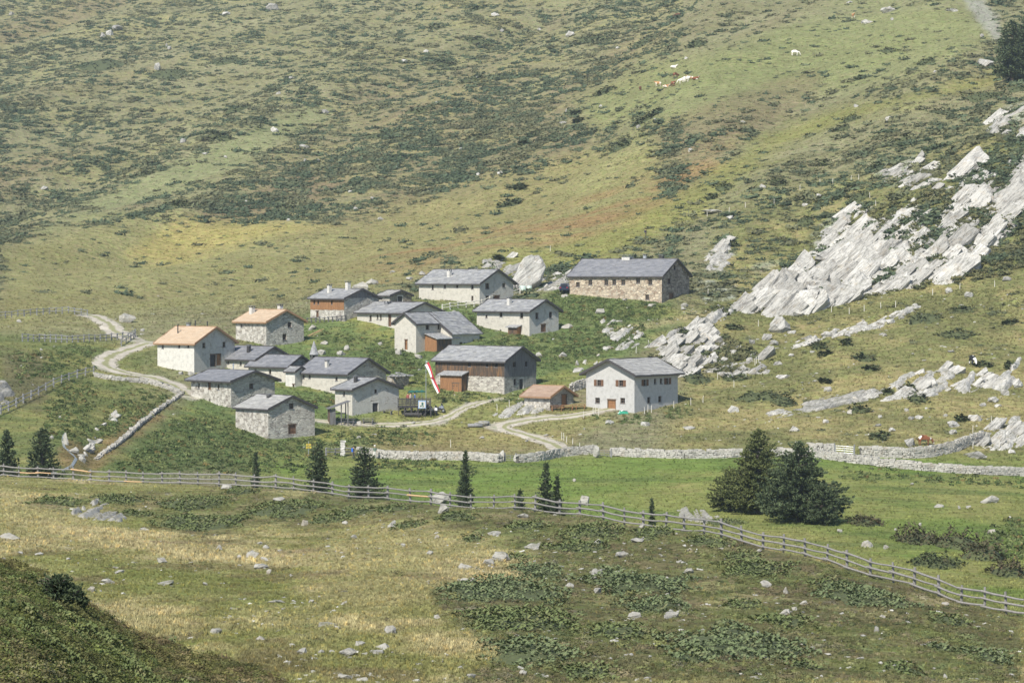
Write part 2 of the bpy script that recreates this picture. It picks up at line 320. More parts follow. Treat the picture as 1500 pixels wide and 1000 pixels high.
class MB:                                      # collects boxes, bars, rings into one mesh
    def __init__(s): s.v = []; s.f = []; s.m = []
    def quadbox(s, c8, m=0):
        b = len(s.v); s.v += [tuple(p) for p in c8]
        for q in ((0, 3, 2, 1), (4, 5, 6, 7), (0, 1, 5, 4), (1, 2, 6, 5), (2, 3, 7, 6), (3, 0, 4, 7)): s.f.append(tuple(b + k for k in q)); s.m.append(m)
        return s
    def box(s, x0, x1, y0, y1, z0, z1, m=0):
        return s.quadbox([(x0, y0, z0), (x1, y0, z0), (x1, y1, z0), (x0, y1, z0), (x0, y0, z1), (x1, y0, z1), (x1, y1, z1), (x0, y1, z1)], m)
    def tube(s, pts, rad, n=6, m=0, cap=True):
        pts = [Vector(p) for p in pts]; b0 = len(s.v)
        for i, p in enumerate(pts):
            t = (pts[min(i + 1, len(pts) - 1)] - pts[max(i - 1, 0)]).normalized()
            a = t.cross(Vector((0, 0, 1)) if abs(t.z) < .9 else Vector((1, 0, 0))).normalized(); b = t.cross(a)
            r = rad[i] if isinstance(rad, (list, tuple)) else rad
            for k in range(n):
                w = 2 * math.pi * k / n; s.v.append(tuple(p + a * r * math.cos(w) + b * r * math.sin(w)))
        for i in range(len(pts) - 1):
            for k in range(n):
                s.f.append((b0 + i * n + k, b0 + i * n + (k + 1) % n, b0 + (i + 1) * n + (k + 1) % n, b0 + (i + 1) * n + k)); s.m.append(m)
        if cap:
            s.f.append(tuple(b0 + k for k in range(n))[::-1]); s.m.append(m)
            e = b0 + (len(pts) - 1) * n; s.f.append(tuple(e + k for k in range(n))); s.m.append(m)
        return s
    def lathe(s, prof, n=12, c=(0, 0, 0), m=0):
        b0 = len(s.v)
        for r, z in prof:
            for k in range(n):
                w = 2 * math.pi * k / n; s.v.append((c[0] + r * math.cos(w), c[1] + r * math.sin(w), c[2] + z))
        for i in range(len(prof) - 1):
            for k in range(n):
                s.f.append((b0 + i * n + k, b0 + i * n + (k + 1) % n, b0 + (i + 1) * n + (k + 1) % n, b0 + (i + 1) * n + k)); s.m.append(m)
        s.f.append(tuple(b0 + k for k in range(n))[::-1]); s.m.append(m)
        e = b0 + (len(prof) - 1) * n; s.f.append(tuple(e + k for k in range(n))); s.m.append(m)
        return s
    def build(s, name, mats, parent=None, smooth=False):
        return mesh_obj(name, s.v, s.f, mats, parent, smooth, midx=s.m)

# ------------------------------------------------------------------ materials
class NT:
    def __init__(s, name, rough=.9, spec=.2):
        s.mat = bpy.data.materials.new(name); s.mat.use_nodes = True; s.t = s.mat.node_tree
        s.b = s.t.nodes['Principled BSDF']; s.b.inputs['Roughness'].default_value = rough; s.b.inputs['Specular IOR Level'].default_value = spec
    def n(s, typ, **kw):
        o = s.t.nodes.new(typ)
        for k, v in kw.items():
            if k in o.inputs: o.inputs[k].default_value = v
            else: setattr(o, k, v)
        return o
    def l(s, a, b): s.t.links.new(a, b)
    def noise(s, vec, scale, detail=4, rough=.55, dist=0):
        o = s.n('ShaderNodeTexNoise'); o.inputs['Scale'].default_value = scale; o.inputs['Detail'].default_value = detail; o.inputs['Roughness'].default_value = rough; o.inputs['Distortion'].default_value = dist
        if vec is not None: s.l(vec, o.inputs['Vector'])
        return o.outputs['Fac']
    def map(s, vec, scale=(1, 1, 1), rot=(0, 0, 0)):
        o = s.n('ShaderNodeMapping'); o.inputs['Scale'].default_value = scale; o.inputs['Rotation'].default_value = rot; s.l(vec, o.inputs['Vector']); return o.outputs[0]
    def ramp(s, fac, stops, interp='LINEAR'):
        o = s.n('ShaderNodeValToRGB'); e = o.color_ramp.elements; o.color_ramp.interpolation = interp
        while len(e) < len(stops): e.new(.5)
        for k, (p, c) in enumerate(stops):
            e[k].position = p; e[k].color = (*c, 1) if not isinstance(c, (int, float)) else (c, c, c, 1)
        s.l(fac, o.inputs[0]); return o.outputs[0]
    def mix(s, fac, a, b, mode='MIX'):
        o = s.n('ShaderNodeMix', data_type='RGBA', blend_type=mode)
        for sock, v in ((o.inputs[0], fac), (o.inputs[6], a), (o.inputs[7], b)):
            if hasattr(v, 'is_output'): s.l(v, sock)
            elif isinstance(v, (tuple, list)): sock.default_value = (*v, 1)
            else: sock.default_value = v
        return o.outputs[2]
    def math(s, op, a, b=None, c=None):
        o = s.n('ShaderNodeMath', operation=op)
        for i, v in enumerate((a, b, c)):
            if v is None: continue
            if hasattr(v, 'is_output'): s.l(v, o.inputs[i])
            else: o.inputs[i].default_value = v
        return o.outputs[0]
    def bump(s, h, strength=.5, dist=.1):
        o = s.n('ShaderNodeBump'); o.inputs['Strength'].default_value = strength; o.inputs['Distance'].default_value = dist
        s.l(h, o.inputs['Height']); s.l(o.outputs[0], s.b.inputs['Normal'])
    def color(s, c):
        if hasattr(c, 'is_output'): s.l(c, s.b.inputs['Base Color'])
        else: s.b.inputs['Base Color'].default_value = (*c, 1)
    @property
    def pos(s): return s.n('ShaderNodeNewGeometry').outputs['Position']
    @property
    def obj(s): return s.n('ShaderNodeTexCoord').outputs['Object']
    @property
    def uv(s): return s.n('ShaderNodeTexCoord').outputs['UV']
    def attr(s, name, typ='GEOMETRY', out='Color'):
        o = s.n('ShaderNodeAttribute', attribute_name=name, attribute_type=typ); return o.outputs[out]

def mat_ground():
    m = NT('ground_cover', 1, .05); p = m.pos; c = m.attr('col')
    ps = m.map(p, (.45, 1.0, 1.3))
    a = m.noise(ps, 1.0, 8, .68); b = m.noise(p, 5.5, 6, .7)
    v = m.ramp(a, [(.28, .5), (.5, 1.0), (.74, 1.55)])
    v2 = m.ramp(b, [(.25, .62), (.5, 1.0), (.75, 1.42)])
    hue = m.ramp(m.noise(p, .7, 5, .6), [(.3, (.92, 1.05, .85)), (.7, (1.1, .97, 1.1))])
    c = m.mix(1, c, v, 'MULTIPLY'); c = m.mix(1, c, v2, 'MULTIPLY'); c = m.mix(1, c, hue, 'MULTIPLY')
    m.color(c); m.bump(m.math('ADD', a, m.math('MULTIPLY', b, .5)), .9, .35); return m.mat
def mat_tint(name, rough=.9, trans=0.0, spec=.12, amp=.35):   # vegetation: colour per plant from its instance
    m = NT(name, rough, spec); c = m.attr('tint', 'INSTANCER')
    r = m.n('ShaderNodeObjectInfo').outputs['Random']
    f = m.math('MULTIPLY_ADD', r, amp, 1 - amp / 2)
    nn = m.ramp(m.noise(m.pos, 7, 2), [(.3, .75), (.7, 1.25)])
    m.color(m.mix(1, m.mix(1, c, f, 'MULTIPLY'), nn, 'MULTIPLY'))
    if trans: m.b.inputs['Subsurface Weight'].default_value = 0
    return m.mat
def mat_leaf(name, c1, c2, scale=6, brown=None, spec=.15):
    m = NT(name, .8, spec); a = m.noise(m.obj, scale, 4, .6)
    c = m.ramp(a, [(.3, c1), (.7, c2)])
    if brown: c = m.mix(m.ramp(m.noise(m.obj, 1.1, 3), [(.56, 0), (.72, .75)]), c, brown)
    m.color(c); return m.mat
def mat_rock(name, base=(.40, .40, .375), dark=(.21, .21, .205), stain=(.27, .20, .11), streak=None, moss=.35, world_space=True):
    m = NT(name, .9, .2); p = m.pos if world_space else m.obj
    pv = m.map(m.map(p, (1, 1, 1), (0, R(42), 0)), (.42, .8, 2.6)) if streak else p
    a = m.noise(pv, .55 if streak else 1.1, 9, .66, .6); b = m.noise(p, 3.5, 7, .7)
    c = m.ramp(a, [(.26, dark), (.46, base), (.72, tuple(min(.62, x * 1.28) for x in base))])
    c = m.mix(m.ramp(m.noise(p, .6, 6, .7), [(.54, 0), (.70, .5)]), c, stain)
    c = m.mix(m.ramp(b, [(.3, .55), (.46, 0)]), c, dark)
    if streak:
        ln = m.noise(m.map(m.map(p, (1, 1, 1), (0, R(42), 0)), (.22, .5, 2.6)), 1.3, 5, .6, .4); c = m.mix(m.ramp(ln, [(.40, 0), (.43, .6), (.45, .6), (.48, 0)]), c, tuple(x * .55 for x in dark))
    nz = m.n('ShaderNodeSeparateXYZ'); m.l(m.n('ShaderNodeNewGeometry').outputs['Normal'], nz.inputs[0])
    mo = m.math('MULTIPLY', m.ramp(nz.outputs[2], [(.80, 0), (.97, 1)]), m.ramp(m.noise(p, 1.4, 5, .7), [(.45, 0), (.6, 1)]))
    c = m.mix(m.math('MULTIPLY', mo, moss), c, (.13, .13, .06))
    if streak:
        rnd = m.n('ShaderNodeObjectInfo').outputs['Random']; c = m.mix(1, c, m.ramp(rnd, [(0, (.72, .71, .69)), (.5, (1.0, .99, .97)), (1, (1.15, 1.14, 1.12))]), 'MULTIPLY')
    m.color(c); m.bump(m.math('ADD', a, m.math('MULTIPLY', b, .6)), .8, .3); return m.mat
def mat_masonry(name, stone=((.42, .39, .33), (.24, .21, .18), (.36, .33, .29)), mortar=(.48, .45, .39), plaster=.0, plast_col=(.53, .50, .44), size=(1.55, 3.3), relief=.08, seed=0.0):
    m = NT(name, .95, .1); uv = m.uv
    mp = m.n('ShaderNodeMapping'); mp.inputs['Scale'].default_value = (size[0], size[1], 1); mp.inputs['Location'].default_value = (seed, seed * 1.7, 0)
    wob = m.n('ShaderNodeTexNoise'); wob.inputs['Scale'].default_value = 1.6; m.l(uv, wob.inputs['Vector'])
    ad = m.n('ShaderNodeVectorMath', operation='MULTIPLY_ADD'); ad.inputs[1].default_value = (.18, .10, 0); m.l(wob.outputs['Color'], ad.inputs[0]); m.l(uv, ad.inputs[2])
    m.l(ad.outputs[0], mp.inputs['Vector'])
    vo = m.n('ShaderNodeTexVoronoi'); vo.feature = 'F1'; vo.inputs['Scale'].default_value = 1; m.l(mp.outputs[0], vo.inputs['Vector'])
    ve = m.n('ShaderNodeTexVoronoi'); ve.feature = 'DISTANCE_TO_EDGE'; ve.inputs['Scale'].default_value = 1; m.l(mp.outputs[0], ve.inputs['Vector'])
    cs = m.n('ShaderNodeSeparateColor'); m.l(vo.outputs['Color'], cs.inputs[0])
    sc = m.ramp(cs.outputs[0], [(0, stone[1]), (.35, stone[2]), (.7, stone[0]), (1, tuple(x * 1.2 for x in stone[0]))])
    sc = m.mix(m.ramp(m.noise(uv, 6, 5, .7), [(.3, .45), (.5, 0)]), sc, stone[1])
    edge = m.ramp(ve.outputs['Distance'], [(.02, 0), (.09, 1)])
    joint = m.mix(m.ramp(m.noise(uv, .9, 3), [(.36, 0), (.52, 1)]), tuple(x * .55 for x in stone[1]), mortar)
    c = m.mix(edge, joint, sc)
    h = m.math('MULTIPLY', edge, 1.0)
    if plaster > 0:
        pn = m.noise(uv, 1.1, 8, .74); pf = m.ramp(pn, [(.5 + (.5 - plaster) * .42 - .05, 0), (.5 + (.5 - plaster) * .42 + .03, 1)])
        pc = m.ramp(m.noise(m.map(uv, (1.0, .8, 1)), 1.7, 8, .75), [(.25, tuple(x * .62 for x in plast_col)), (.5, plast_col), (.8, tuple(min(.8, x * 1.12) for x in plast_col))])
        pc = m.mix(m.ramp(m.noise(uv, 2.6, 6, .75), [(.3, .5), (.44, 0)]), pc, (.36, .33, .27))
        c = m.mix(pf, c, pc); h = m.math('MULTIPLY', h, m.math('SUBTRACT', 1, m.math('MULTIPLY', pf, .8)))
    m.color(c); m.bump(h, .9, relief); return m.mat
def mat_slate(name, c1=(.16, .16, .165), c2=(.34, .34, .335), lich=(.36, .35, .30), rough=.62):
    m = NT(name, rough, .35); uv = m.uv
    br = m.n('ShaderNodeTexBrick'); br.offset = .5; br.inputs['Scale'].default_value = 1; br.inputs['Brick Width'].default_value = .75; br.inputs['Row Height'].default_value = .48
    br.inputs['Mortar Size'].default_value = .02; br.inputs['Color1'].default_value = (0, 0, 0, 1); br.inputs['Color2'].default_value = (1, 1, 1, 1); br.inputs['Mortar'].default_value = (.1, .1, .1, 1); br.inputs['Bias'].default_value = 0
    m.l(uv, br.inputs['Vector'])
    c = m.ramp(br.outputs['Color'], [(0, c1), (1, c2)])
    c = m.mix(m.ramp(m.noise(uv, .8, 6, .7), [(.45, 0), (.7, .6)]), c, lich)
    c = m.mix(m.ramp(m.noise(uv, 4.5, 4, .7), [(.3, .5), (.5, 0)]), c, tuple(x * .6 for x in c1))
    m.color(c); m.bump(br.outputs['Fac'], -.5, .03); return m.mat
def mat_wood(name, c1, c2, grey=None, gf=.5, plank=.0, spec=.2, space='obj'):
    m = NT(name, .8, spec); p = m.uv if space == 'uv' else m.obj
    a = m.noise(m.map(p, (9, 9, .9) if space != 'uv' else (9, .8, 1)), 1, 6, .7); c = m.ramp(a, [(.3, c1), (.7, c2)])
    if grey: c = m.mix(m.ramp(m.noise(m.map(p, (2.5, .35, .35) if space == 'uv' else (2.5, 2.5, .35)), 1.2, 5, .7), [(1 - gf - .12, 0), (1 - gf + .12, 1)]), c, grey)
    m.color(c); m.bump(a, .4, .02); return m.mat
def mat_flat(name, c, rough=.6, spec=.3, metal=0, amp=.25, sc=6):
    m = NT(name, rough, spec); m.b.inputs['Metallic'].default_value = metal
    m.color(m.mix(1, c, m.ramp(m.noise(m.obj, sc, 4, .6), [(.3, 1 - amp), (.7, 1 + amp)]), 'MULTIPLY')); return m.mat
M = {}
M['ground'] = mat_ground()
M['rock'] = mat_rock('pale_gneiss', base=(.40, .39, .36), dark=(.15, .145, .135), streak=True, moss=.6)
M['boulder'] = mat_rock('grey_stone', base=(.34, .325, .285), dark=(.17, .165, .15), moss=.7)
M['drywall'] = mat_rock('drystone', base=(.41, .39, .345), dark=(.20, .19, .17), moss=.2)
M['stone'] = mat_masonry('stone_masonry', stone=((.48,.45,.385),(.28,.25,.215),(.42,.39,.34)), plaster=.15, plast_col=(.5,.475,.42))
M['stone_plaster'] = mat_masonry('half_plastered_masonry', plaster=.50, seed=3.3)
M['plaster'] = mat_masonry('lime_plaster', plaster=.80, plast_col=(.49, .46, .395), seed=7.1)
M['white'] = mat_masonry('white_lime_plaster', plaster=.93, plast_col=(.56, .54, .485), seed=5.2)
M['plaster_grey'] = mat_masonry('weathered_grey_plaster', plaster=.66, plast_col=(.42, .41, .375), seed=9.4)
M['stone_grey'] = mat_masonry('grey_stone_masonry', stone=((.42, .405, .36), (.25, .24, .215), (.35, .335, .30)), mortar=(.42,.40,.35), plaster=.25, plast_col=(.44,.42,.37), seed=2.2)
M['stone_tan'] = mat_masonry('tan_stone_masonry', stone=((.50, .42, .31), (.29, .22, .16), (.43, .35, .26)), mortar=(.5, .45, .36), plaster=0, size=(1.6, 2.9), relief=.12, seed=1.1)
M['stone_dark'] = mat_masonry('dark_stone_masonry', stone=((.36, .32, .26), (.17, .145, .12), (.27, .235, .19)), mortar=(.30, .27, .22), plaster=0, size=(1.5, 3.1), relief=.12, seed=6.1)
M['concrete'] = mat_masonry('grey_render', plaster=1.3, plast_col=(.43, .42, .40), seed=4.0, relief=.01)
M['slate'] = mat_slate('slate_roof'); M['slate_dark'] = mat_slate('dark_slate_roof', (.13, .133, .145), (.23, .23, .24), (.25, .245, .235)); M['slate_pale'] = mat_slate('pale_stone_slabs', (.22, .215, .205), (.38, .37, .35), (.44, .42, .36), .8)
M['shingle_new'] = mat_slate('new_larch_shingles', (.40, .295, .195), (.49, .375, .26), (.46, .38, .285), .8)
M['shingle_old'] = mat_slate('brown_shingles', (.28, .19, .135), (.37, .27, .195), (.34, .26, .195), .8)
M['timber_orange'] = mat_wood('sun_tanned_larch', (.17, .085, .04), (.34, .18, .085), (.13, .095, .07), .3)
M['timber_dark'] = mat_wood('weathered_dark_boards', (.04, .031, .025), (.12, .088, .064), (.25, .135, .06), .40)
M['timber_old'] = mat_wood('blackened_old_boards', (.035, .033, .032), (.085, .08, .075))
M['timber_grey'] = mat_wood('silver_grey_boards', (.10, .10, .10), (.19, .185, .18), (.075, .07, .068), .4)
M['fence_wood'] = mat_wood('grey_fence_wood', (.16, .15, .135), (.28, .265, .245), (.22, .18, .135), .2)
M['fence_new'] = mat_wood('fresh_rail_wood', (.42, .27, .14), (.58, .40, .23))
M['fence_far'] = mat_wood('old_silver_fence_wood', (.15, .15, .15), (.29, .285, .28))
M['stake'] = mat_wood('pale_stake_wood', (.50, .47, .40), (.66, .63, .56))
M['verge'] = mat_flat('dark_verge_board', (.055, .05, .05), .7)
M['verge_new'] = mat_flat('orange_verge_board', (.27, .16, .09), .7)
M['glass'] = mat_flat('dark_window_glass', (.018, .02, .024), .15, .5)
M['frame'] = mat_flat('window_frame_wood', (.13, .09, .06), .7)
M['door'] = mat_wood('door_wood', (.10, .055, .035), (.20, .11, .065))
M['door_dark'] = mat_flat('dark_door', (.045, .042, .042), .7)
M['lime'] = mat_flat('limewash', (.50, .48, .44), .9, .1); M['metal'] = mat_flat('galvanised_metal', (.42, .44, .46), .4, .5, .6)
M['dark'] = mat_flat('black_metal', (.03, .03, .032), .5); M['rubber'] = mat_flat('rubber', (.02, .02, .02), .8)
M['bark'] = mat_wood('bark', (.07, .055, .045), (.16, .13, .11))
def gravel():
    m = NT('gravel', .95, .1); p = m.pos
    c = m.ramp(m.noise(p, .8, 8, .7), [(.3, (.27, .245, .19)), (.55, (.43, .39, .32)), (.8, (.52, .48, .41))])
    uvs = m.n('ShaderNodeSeparateXYZ'); m.l(m.uv, uvs.inputs[0])
    mid = m.math('ABSOLUTE', m.math('SUBTRACT', uvs.outputs[0], .5))
    g = m.math('ADD', m.math('MULTIPLY', m.math('SUBTRACT', m.noise(p, .9, 6, .7), .5), .5), m.math('SUBTRACT', .17, mid))
    c = m.mix(m.ramp(g, [(0.0, 0), (.07, .8)]), c, (.20, .205, .08)); m.color(c); m.bump(m.noise(p, 9, 4), .5, .05); return m.mat
M['gravel'] = gravel()

# ------------------------------------------------------------------ ground
PXg, PYg = proj(XX, YY, Zg)
gcol = paint(PXg, PYg, XX, YY)
# sight lines hidden behind a nearer rise project onto it; that does no harm because every layer above is bounded by distance
ground = grid_obj('ground', np.stack([XX, YY, Zg], 2), M['ground'], gcol); ground['kind'] = 'structure'

# tracks: thin draped strips
def track(name, pts, hw, dm):
    h = hit([p[0] for p in pts], [p[1] for p in pts], dm)[:, :2]
    t = np.r_[0, np.cumsum(np.hypot(*np.diff(h, axis=0).T))]; tt = np.arange(0, t[-1], .6)
    c = np.stack([np.interp(tt, t, h[:, 0]), np.interp(tt, t, h[:, 1])], 1)
    for k in range(2):
        k_ = np.exp(-.5 * (np.arange(-8, 9) / 4) ** 2); k_ /= k_.sum()
        c = np.stack([np.convolve(np.pad(c[:, i], 8, mode='edge'), k_, 'valid') for i in (0, 1)], 1)
    g = np.gradient(c, axis=0); g /= np.hypot(g[:, 0], g[:, 1])[:, None]; nrm = np.stack([-g[:, 1], g[:, 0]], 1)
    W = np.linspace(-1, 1, 9); V = []; F_ = []; UV = []
    for i in range(len(c)):
        wl = hw * (1 + .45 * float(fbm(np.array(tt[i] / 3), np.array(0.), 3, 61))); wr = hw * (1 + .45 * float(fbm(np.array(tt[i] / 3), np.array(9.), 3, 62)))
        for k, w in enumerate(W):
            x, y = c[i] + nrm[i] * w * (wl if w < 0 else wr); V.append((x, y, float(zat(x, y)) + .07 - .05 * abs(w) ** 4))
    for i in range(len(c) - 1):
        for k in range(8):
            a = i * 9 + k; F_.append((a, a + 9, a + 10, a + 1)); UV += [(k / 8, 0), (k / 8, 1), ((k + 1) / 8, 1), ((k + 1) / 8, 0)]
    o = mesh_obj(name, V, F_, M['gravel'], None, True, UV); o['kind'] = 'structure'; return o
for k, (pts, hw, dm) in ROADS.items():
    if k != 'back': track('gravel_track', pts, hw, dm)
M['slate_chim'] = mat_flat('chimney_slab', (.16, .16, .165), .8)
# ------------------------------------------------------------------ buildings
def clip_poly(p, fn):                          # keep where fn >= 0 (linear)
    out = []
    for i in range(len(p)):
        a, b = p[i], p[(i + 1) % len(p)]; fa, fb = fn(a), fn(b)
        if fa >= 0: out.append(a)
        if (fa >= 0) != (fb >= 0):
            t = fa / (fa - fb); out.append((a[0] + (b[0] - a[0]) * t, a[1] + (b[1] - a[1]) * t))
    return out
def wall_face(V, Fc, UV, MI, mi, origin, du, nin, L, H, holes, gable=None, z0=-2.5, depth=.22, rmi=None, uoff=0):
    """A wall in its plane: along du (length L) and up; holes (u0,u1,z0,z1) get reveals; gable = apex height above H."""
    top = H + (gable or 0)
    us = sorted({0, L, *[h[k] for h in holes for k in (0, 1)]}); zs = sorted({z0, top, *[h[k] for h in holes for k in (2, 3)], *([H] if gable else [])})
    def P(u, z, dpt=0): return (origin[0] + du[0] * u + nin[0] * dpt, origin[1] + du[1] * u + nin[1] * dpt, z)
    def add(pts, m):
        b = len(V); V.extend(P(*p) for p in pts); Fc.append(tuple(range(b, b + len(pts)))); MI.append(m); UV.extend((p[0] + (p[2] if len(p) > 2 else 0) + uoff, p[1]) for p in pts)
    for i in range(len(us) - 1):
        for j in range(len(zs) - 1):
            um, zm = (us[i] + us[i + 1]) / 2, (zs[j] + zs[j + 1]) / 2
            if any(h[0] < um < h[1] and h[2] < zm < h[3] for h in holes): continue
            p = [(us[i], zs[j]), (us[i + 1], zs[j]), (us[i + 1], zs[j + 1]), (us[i], zs[j + 1])]
            if gable:
                k = gable / (L / 2)
                p = clip_poly(p, lambda q: H + k * q[0] - q[1])
                if len(p) > 2: p = clip_poly(p, lambda q: H + k * (L - q[0]) - q[1])
            if len(p) > 2: add(p, mi)
    r = mi if rmi is None else rmi
    for u0, u1, a, b in holes:
        add([(u0, a, 0), (u0, b, 0), (u0, b, depth), (u0, a, depth)], r); add([(u1, a, 0), (u1, a, depth), (u1, b, depth), (u1, b, 0)], r)
        add([(u0, b, 0), (u1, b, 0), (u1, b, depth), (u0, b, depth)], r); add([(u0, a, 0), (u0, a, depth), (u1, a, depth), (u1, a, 0)], r)
def frame_pt(origin, du, nin):
    return lambda u, z, d: (origin[0] + du[0] * u + nin[0] * d, origin[1] + du[1] * u + nin[1] * d, z)
def panel_box(mb, fp, u0, u1, z0, z1, d0, d1, m=0):
    return mb.quadbox([fp(u0, z0, d0), fp(u1, z0, d0), fp(u1, z0, d1), fp(u0, z0, d1), fp(u0, z1, d0), fp(u1, z1, d0), fp(u1, z1, d1), fp(u0, z1, d1)], m)
def roof_mesh(rf, r0, r1, W, ov, H, rise, n=9, th=.16, step=.045, c_lo=None, c_hi=None, jit=.06):
    """Two slopes laid in courses. rf(r, c, z) -> local point; the ridge runs along r."""
    V, Fc, UV, MI = [], [], [], []
    k = rise / (W / 2); nr = max(6, int((r1 - r0) / 1.6)); rr = np.linspace(r0, r1, nr + 1)
    jits = [[random.uniform(-jit, jit) for _ in range(nr + 1)] for _ in range(n + 1)]
    def face(pts, uv, m=0):
        b = len(V); V.extend(rf(*p) for p in pts); Fc.append(tuple(range(b, b + len(pts)))); UV.extend(uv); MI.append(m)
    for s in (0, 1):
        end = -ov if s == 0 else W + ov; o2 = (c_lo if s == 0 else c_hi)
        if o2 is not None: end = o2
        cs = [end + (W / 2 - end) * i / n for i in range(n + 1)]
        zf = lambda c: H + (k * c if s == 0 else k * (W - c))
        for i in range(n):
            a, b = cs[i], cs[i + 1]; za, zb = zf(a) + th + step, zf(b) + th
            for j in range(nr):
                ja, jb = jits[i][j], jits[i][j + 1]; ka, kb = jits[i + 1][j], jits[i + 1][j + 1]
                q = [(rr[j], a, za + ja), (rr[j + 1], a, za + jb), (rr[j + 1], b, zb + kb), (rr[j], b, zb + ka)]
                sl = abs(cs[1] - cs[0]) * math.sqrt(1 + k * k)
                uv = [(rr[j], i * sl), (rr[j + 1], i * sl), (rr[j + 1], (i + 1) * sl), (rr[j], (i + 1) * sl)]
                face(q if s == 0 else q[::-1], uv if s == 0 else uv[::-1])
                lo = zf(a) + th - (.06 if i else th + .02)     # riser of the course, or the eave edge
                if i: lo = za - step - .005
                q = [(rr[j], a, lo + (ja if i else 0)), (rr[j + 1], a, lo + (jb if i else 0)), (rr[j + 1], a, za + jb), (rr[j], a, za + ja)]
                face(q if s == 0 else q[::-1], [(rr[j], 0), (rr[j + 1], 0), (rr[j + 1], .05), (rr[j], .05)])
        zz = lambda c: zf(c) - .02                            # soffit and end faces
        face([(r0, cs[0], zz(cs[0])), (r0, W / 2, zz(W / 2)), (r1, W / 2, zz(W / 2)), (r1, cs[0], zz(cs[0]))], [(0, 0)] * 4)
        for r in (r0, r1):
            face([(r, cs[0], zz(cs[0])), (r, cs[0], zf(cs[0]) + th + step), (r, W / 2, zf(W / 2) + th), (r, W / 2, zz(W / 2))], [(0, 0)] * 4)
    return V, Fc, UV, MI
def box_verge(mb, rf, r, W, ov, H, rise, th=.17, w=.05, c_lo=None, c_hi=None):
    k = rise / (W / 2)
    for s in (0, 1):
        c0 = (-ov if c_lo is None else c_lo) if s == 0 else (W + ov if c_hi is None else c_hi)
        zf = (lambda c: H + k * c) if s == 0 else (lambda c: H + k * (W - c))
        a, b = c0, W / 2
        mb.quadbox([rf(r - w, a, zf(a) - .10), rf(r + w, a, zf(a) - .10), rf(r + w, b, zf(b) - .10), rf(r - w, b, zf(b) - .10),
                    rf(r - w, a, zf(a) + th + .09), rf(r + w, a, zf(a) + th + .09), rf(r + w, b, zf(b) + th + .06), rf(r - w, b, zf(b) + th + .06)])
def add_window(root, fp, u0, u1, z0, z1, d=.16, frame='frame', mull=True, shutters=None):
    f = MB(); w = min(.07, (u1 - u0) * .16)
    panel_box(f, fp, u0, u0 + w, z0, z1, d, d + .07); panel_box(f, fp, u1 - w, u1, z0, z1, d, d + .07)
    panel_box(f, fp, u0 + w, u1 - w, z0, z0 + w, d, d + .07); panel_box(f, fp, u0 + w, u1 - w, z1 - w, z1, d, d + .07)
    if mull and u1 - u0 > .45:
        um = (u0 + u1) / 2; panel_box(f, fp, um - .025, um + .025, z0 + w, z1 - w, d + .005, d + .06)
        zm = z0 + (z1 - z0) * .55; panel_box(f, fp, u0 + w, um - .025, zm - .02, zm + .02, d + .005, d + .055); panel_box(f, fp, um + .025, u1 - w, zm - .02, zm + .02, d + .005, d + .055)
    wo = f.build('window', M[frame], root)
    panel_box(MB(), fp, u0, u1, z0, z1, d + .075, d + .1).build('pane', M['glass'], wo)
    s = MB(); panel_box(s, fp, u0 - .06, u1 + .06, z0 - .09, z0, -.06, .12).build('sill', M['slate_chim'], wo)
    if shutters:
        sw = (u1 - u0) * .68
        for a, b in ((u0 - sw - .02, u0 - .02), (u1 + .02, u1 + sw + .02)):
            m = MB(); nb = 4
            for i in range(nb): panel_box(m, fp, a + (b - a) * i / nb + .01, a + (b - a) * (i + 1) / nb - .005, z0 - .02, z1 + .02, -.06, -.015)
            panel_box(m, fp, a, b, z0 + .12, z0 + .22, -.085, -.06); panel_box(m, fp, a, b, z1 - .22, z1 - .12, -.085, -.06)
            m.build('shutter', M[shutters], wo)
    return wo
def add_door(root, fp, u0, u1, z0, z1, mat='door', jamb=None, d=.14):
    m = MB(); n = 5
    for i in range(n): panel_box(m, fp, u0 + .05 + (u1 - u0 - .1) * i / n, u0 + .05 + (u1 - u0 - .1) * (i + 1) / n - .012, z0, z1 - .05, d, d + .05)
    panel_box(m, fp, u0 + .08, u1 - .08, z0 + .3, z0 + .42, d - .03, d); panel_box(m, fp, u0 + .08, u1 - .08, z1 - .5, z1 - .38, d - .03, d)
    do = m.build('door', M[mat], root)
    f = MB(); j = .10
    panel_box(f, fp, u0 - j * .3, u0 + .05, z0, z1, -.02, d + .06); panel_box(f, fp, u1 - .05, u1 + j * .3, z0, z1, -.02, d + .06); panel_box(f, fp, u0 - .12, u1 + .12, z1 - .05, z1 + .12, -.025, d + .06)
    f.build('door_frame', M[jamb or 'frame'], do)
    panel_box(MB(), fp, u1 - .22, u1 - .14, z0 + .95, z0 + 1.05, d - .07, d - .03).build('handle', M['dark'], do)
    return do
def add_chimney(roof, rf, r, c, zbase, h, w=.55, kind='lime', cap=True):
    p = rf(r, c, 0); m = MB().box(p[0] - w / 2, p[0] + w / 2, p[1] - w / 2, p[1] + w / 2, zbase - .7, zbase + h)
    o = m.build('chimney', M[kind], roof)
    if cap:
        q = MB()
        for sx in (-1, 1):
            for sy in (-1, 1): q.box(p[0] + sx * w * .4 - .06, p[0] + sx * w * .4 + .06, p[1] + sy * w * .4 - .06, p[1] + sy * w * .4 + .06, zbase + h, zbase + h + .22)
        q.box(p[0] - w * .72, p[0] + w * .72, p[1] - w * .72, p[1] + w * .72, zbase + h + .22, zbase + h + .30)
        q.build('chimney_cap', M['slate_chim'], roof)
    return o
HOUSE = {}
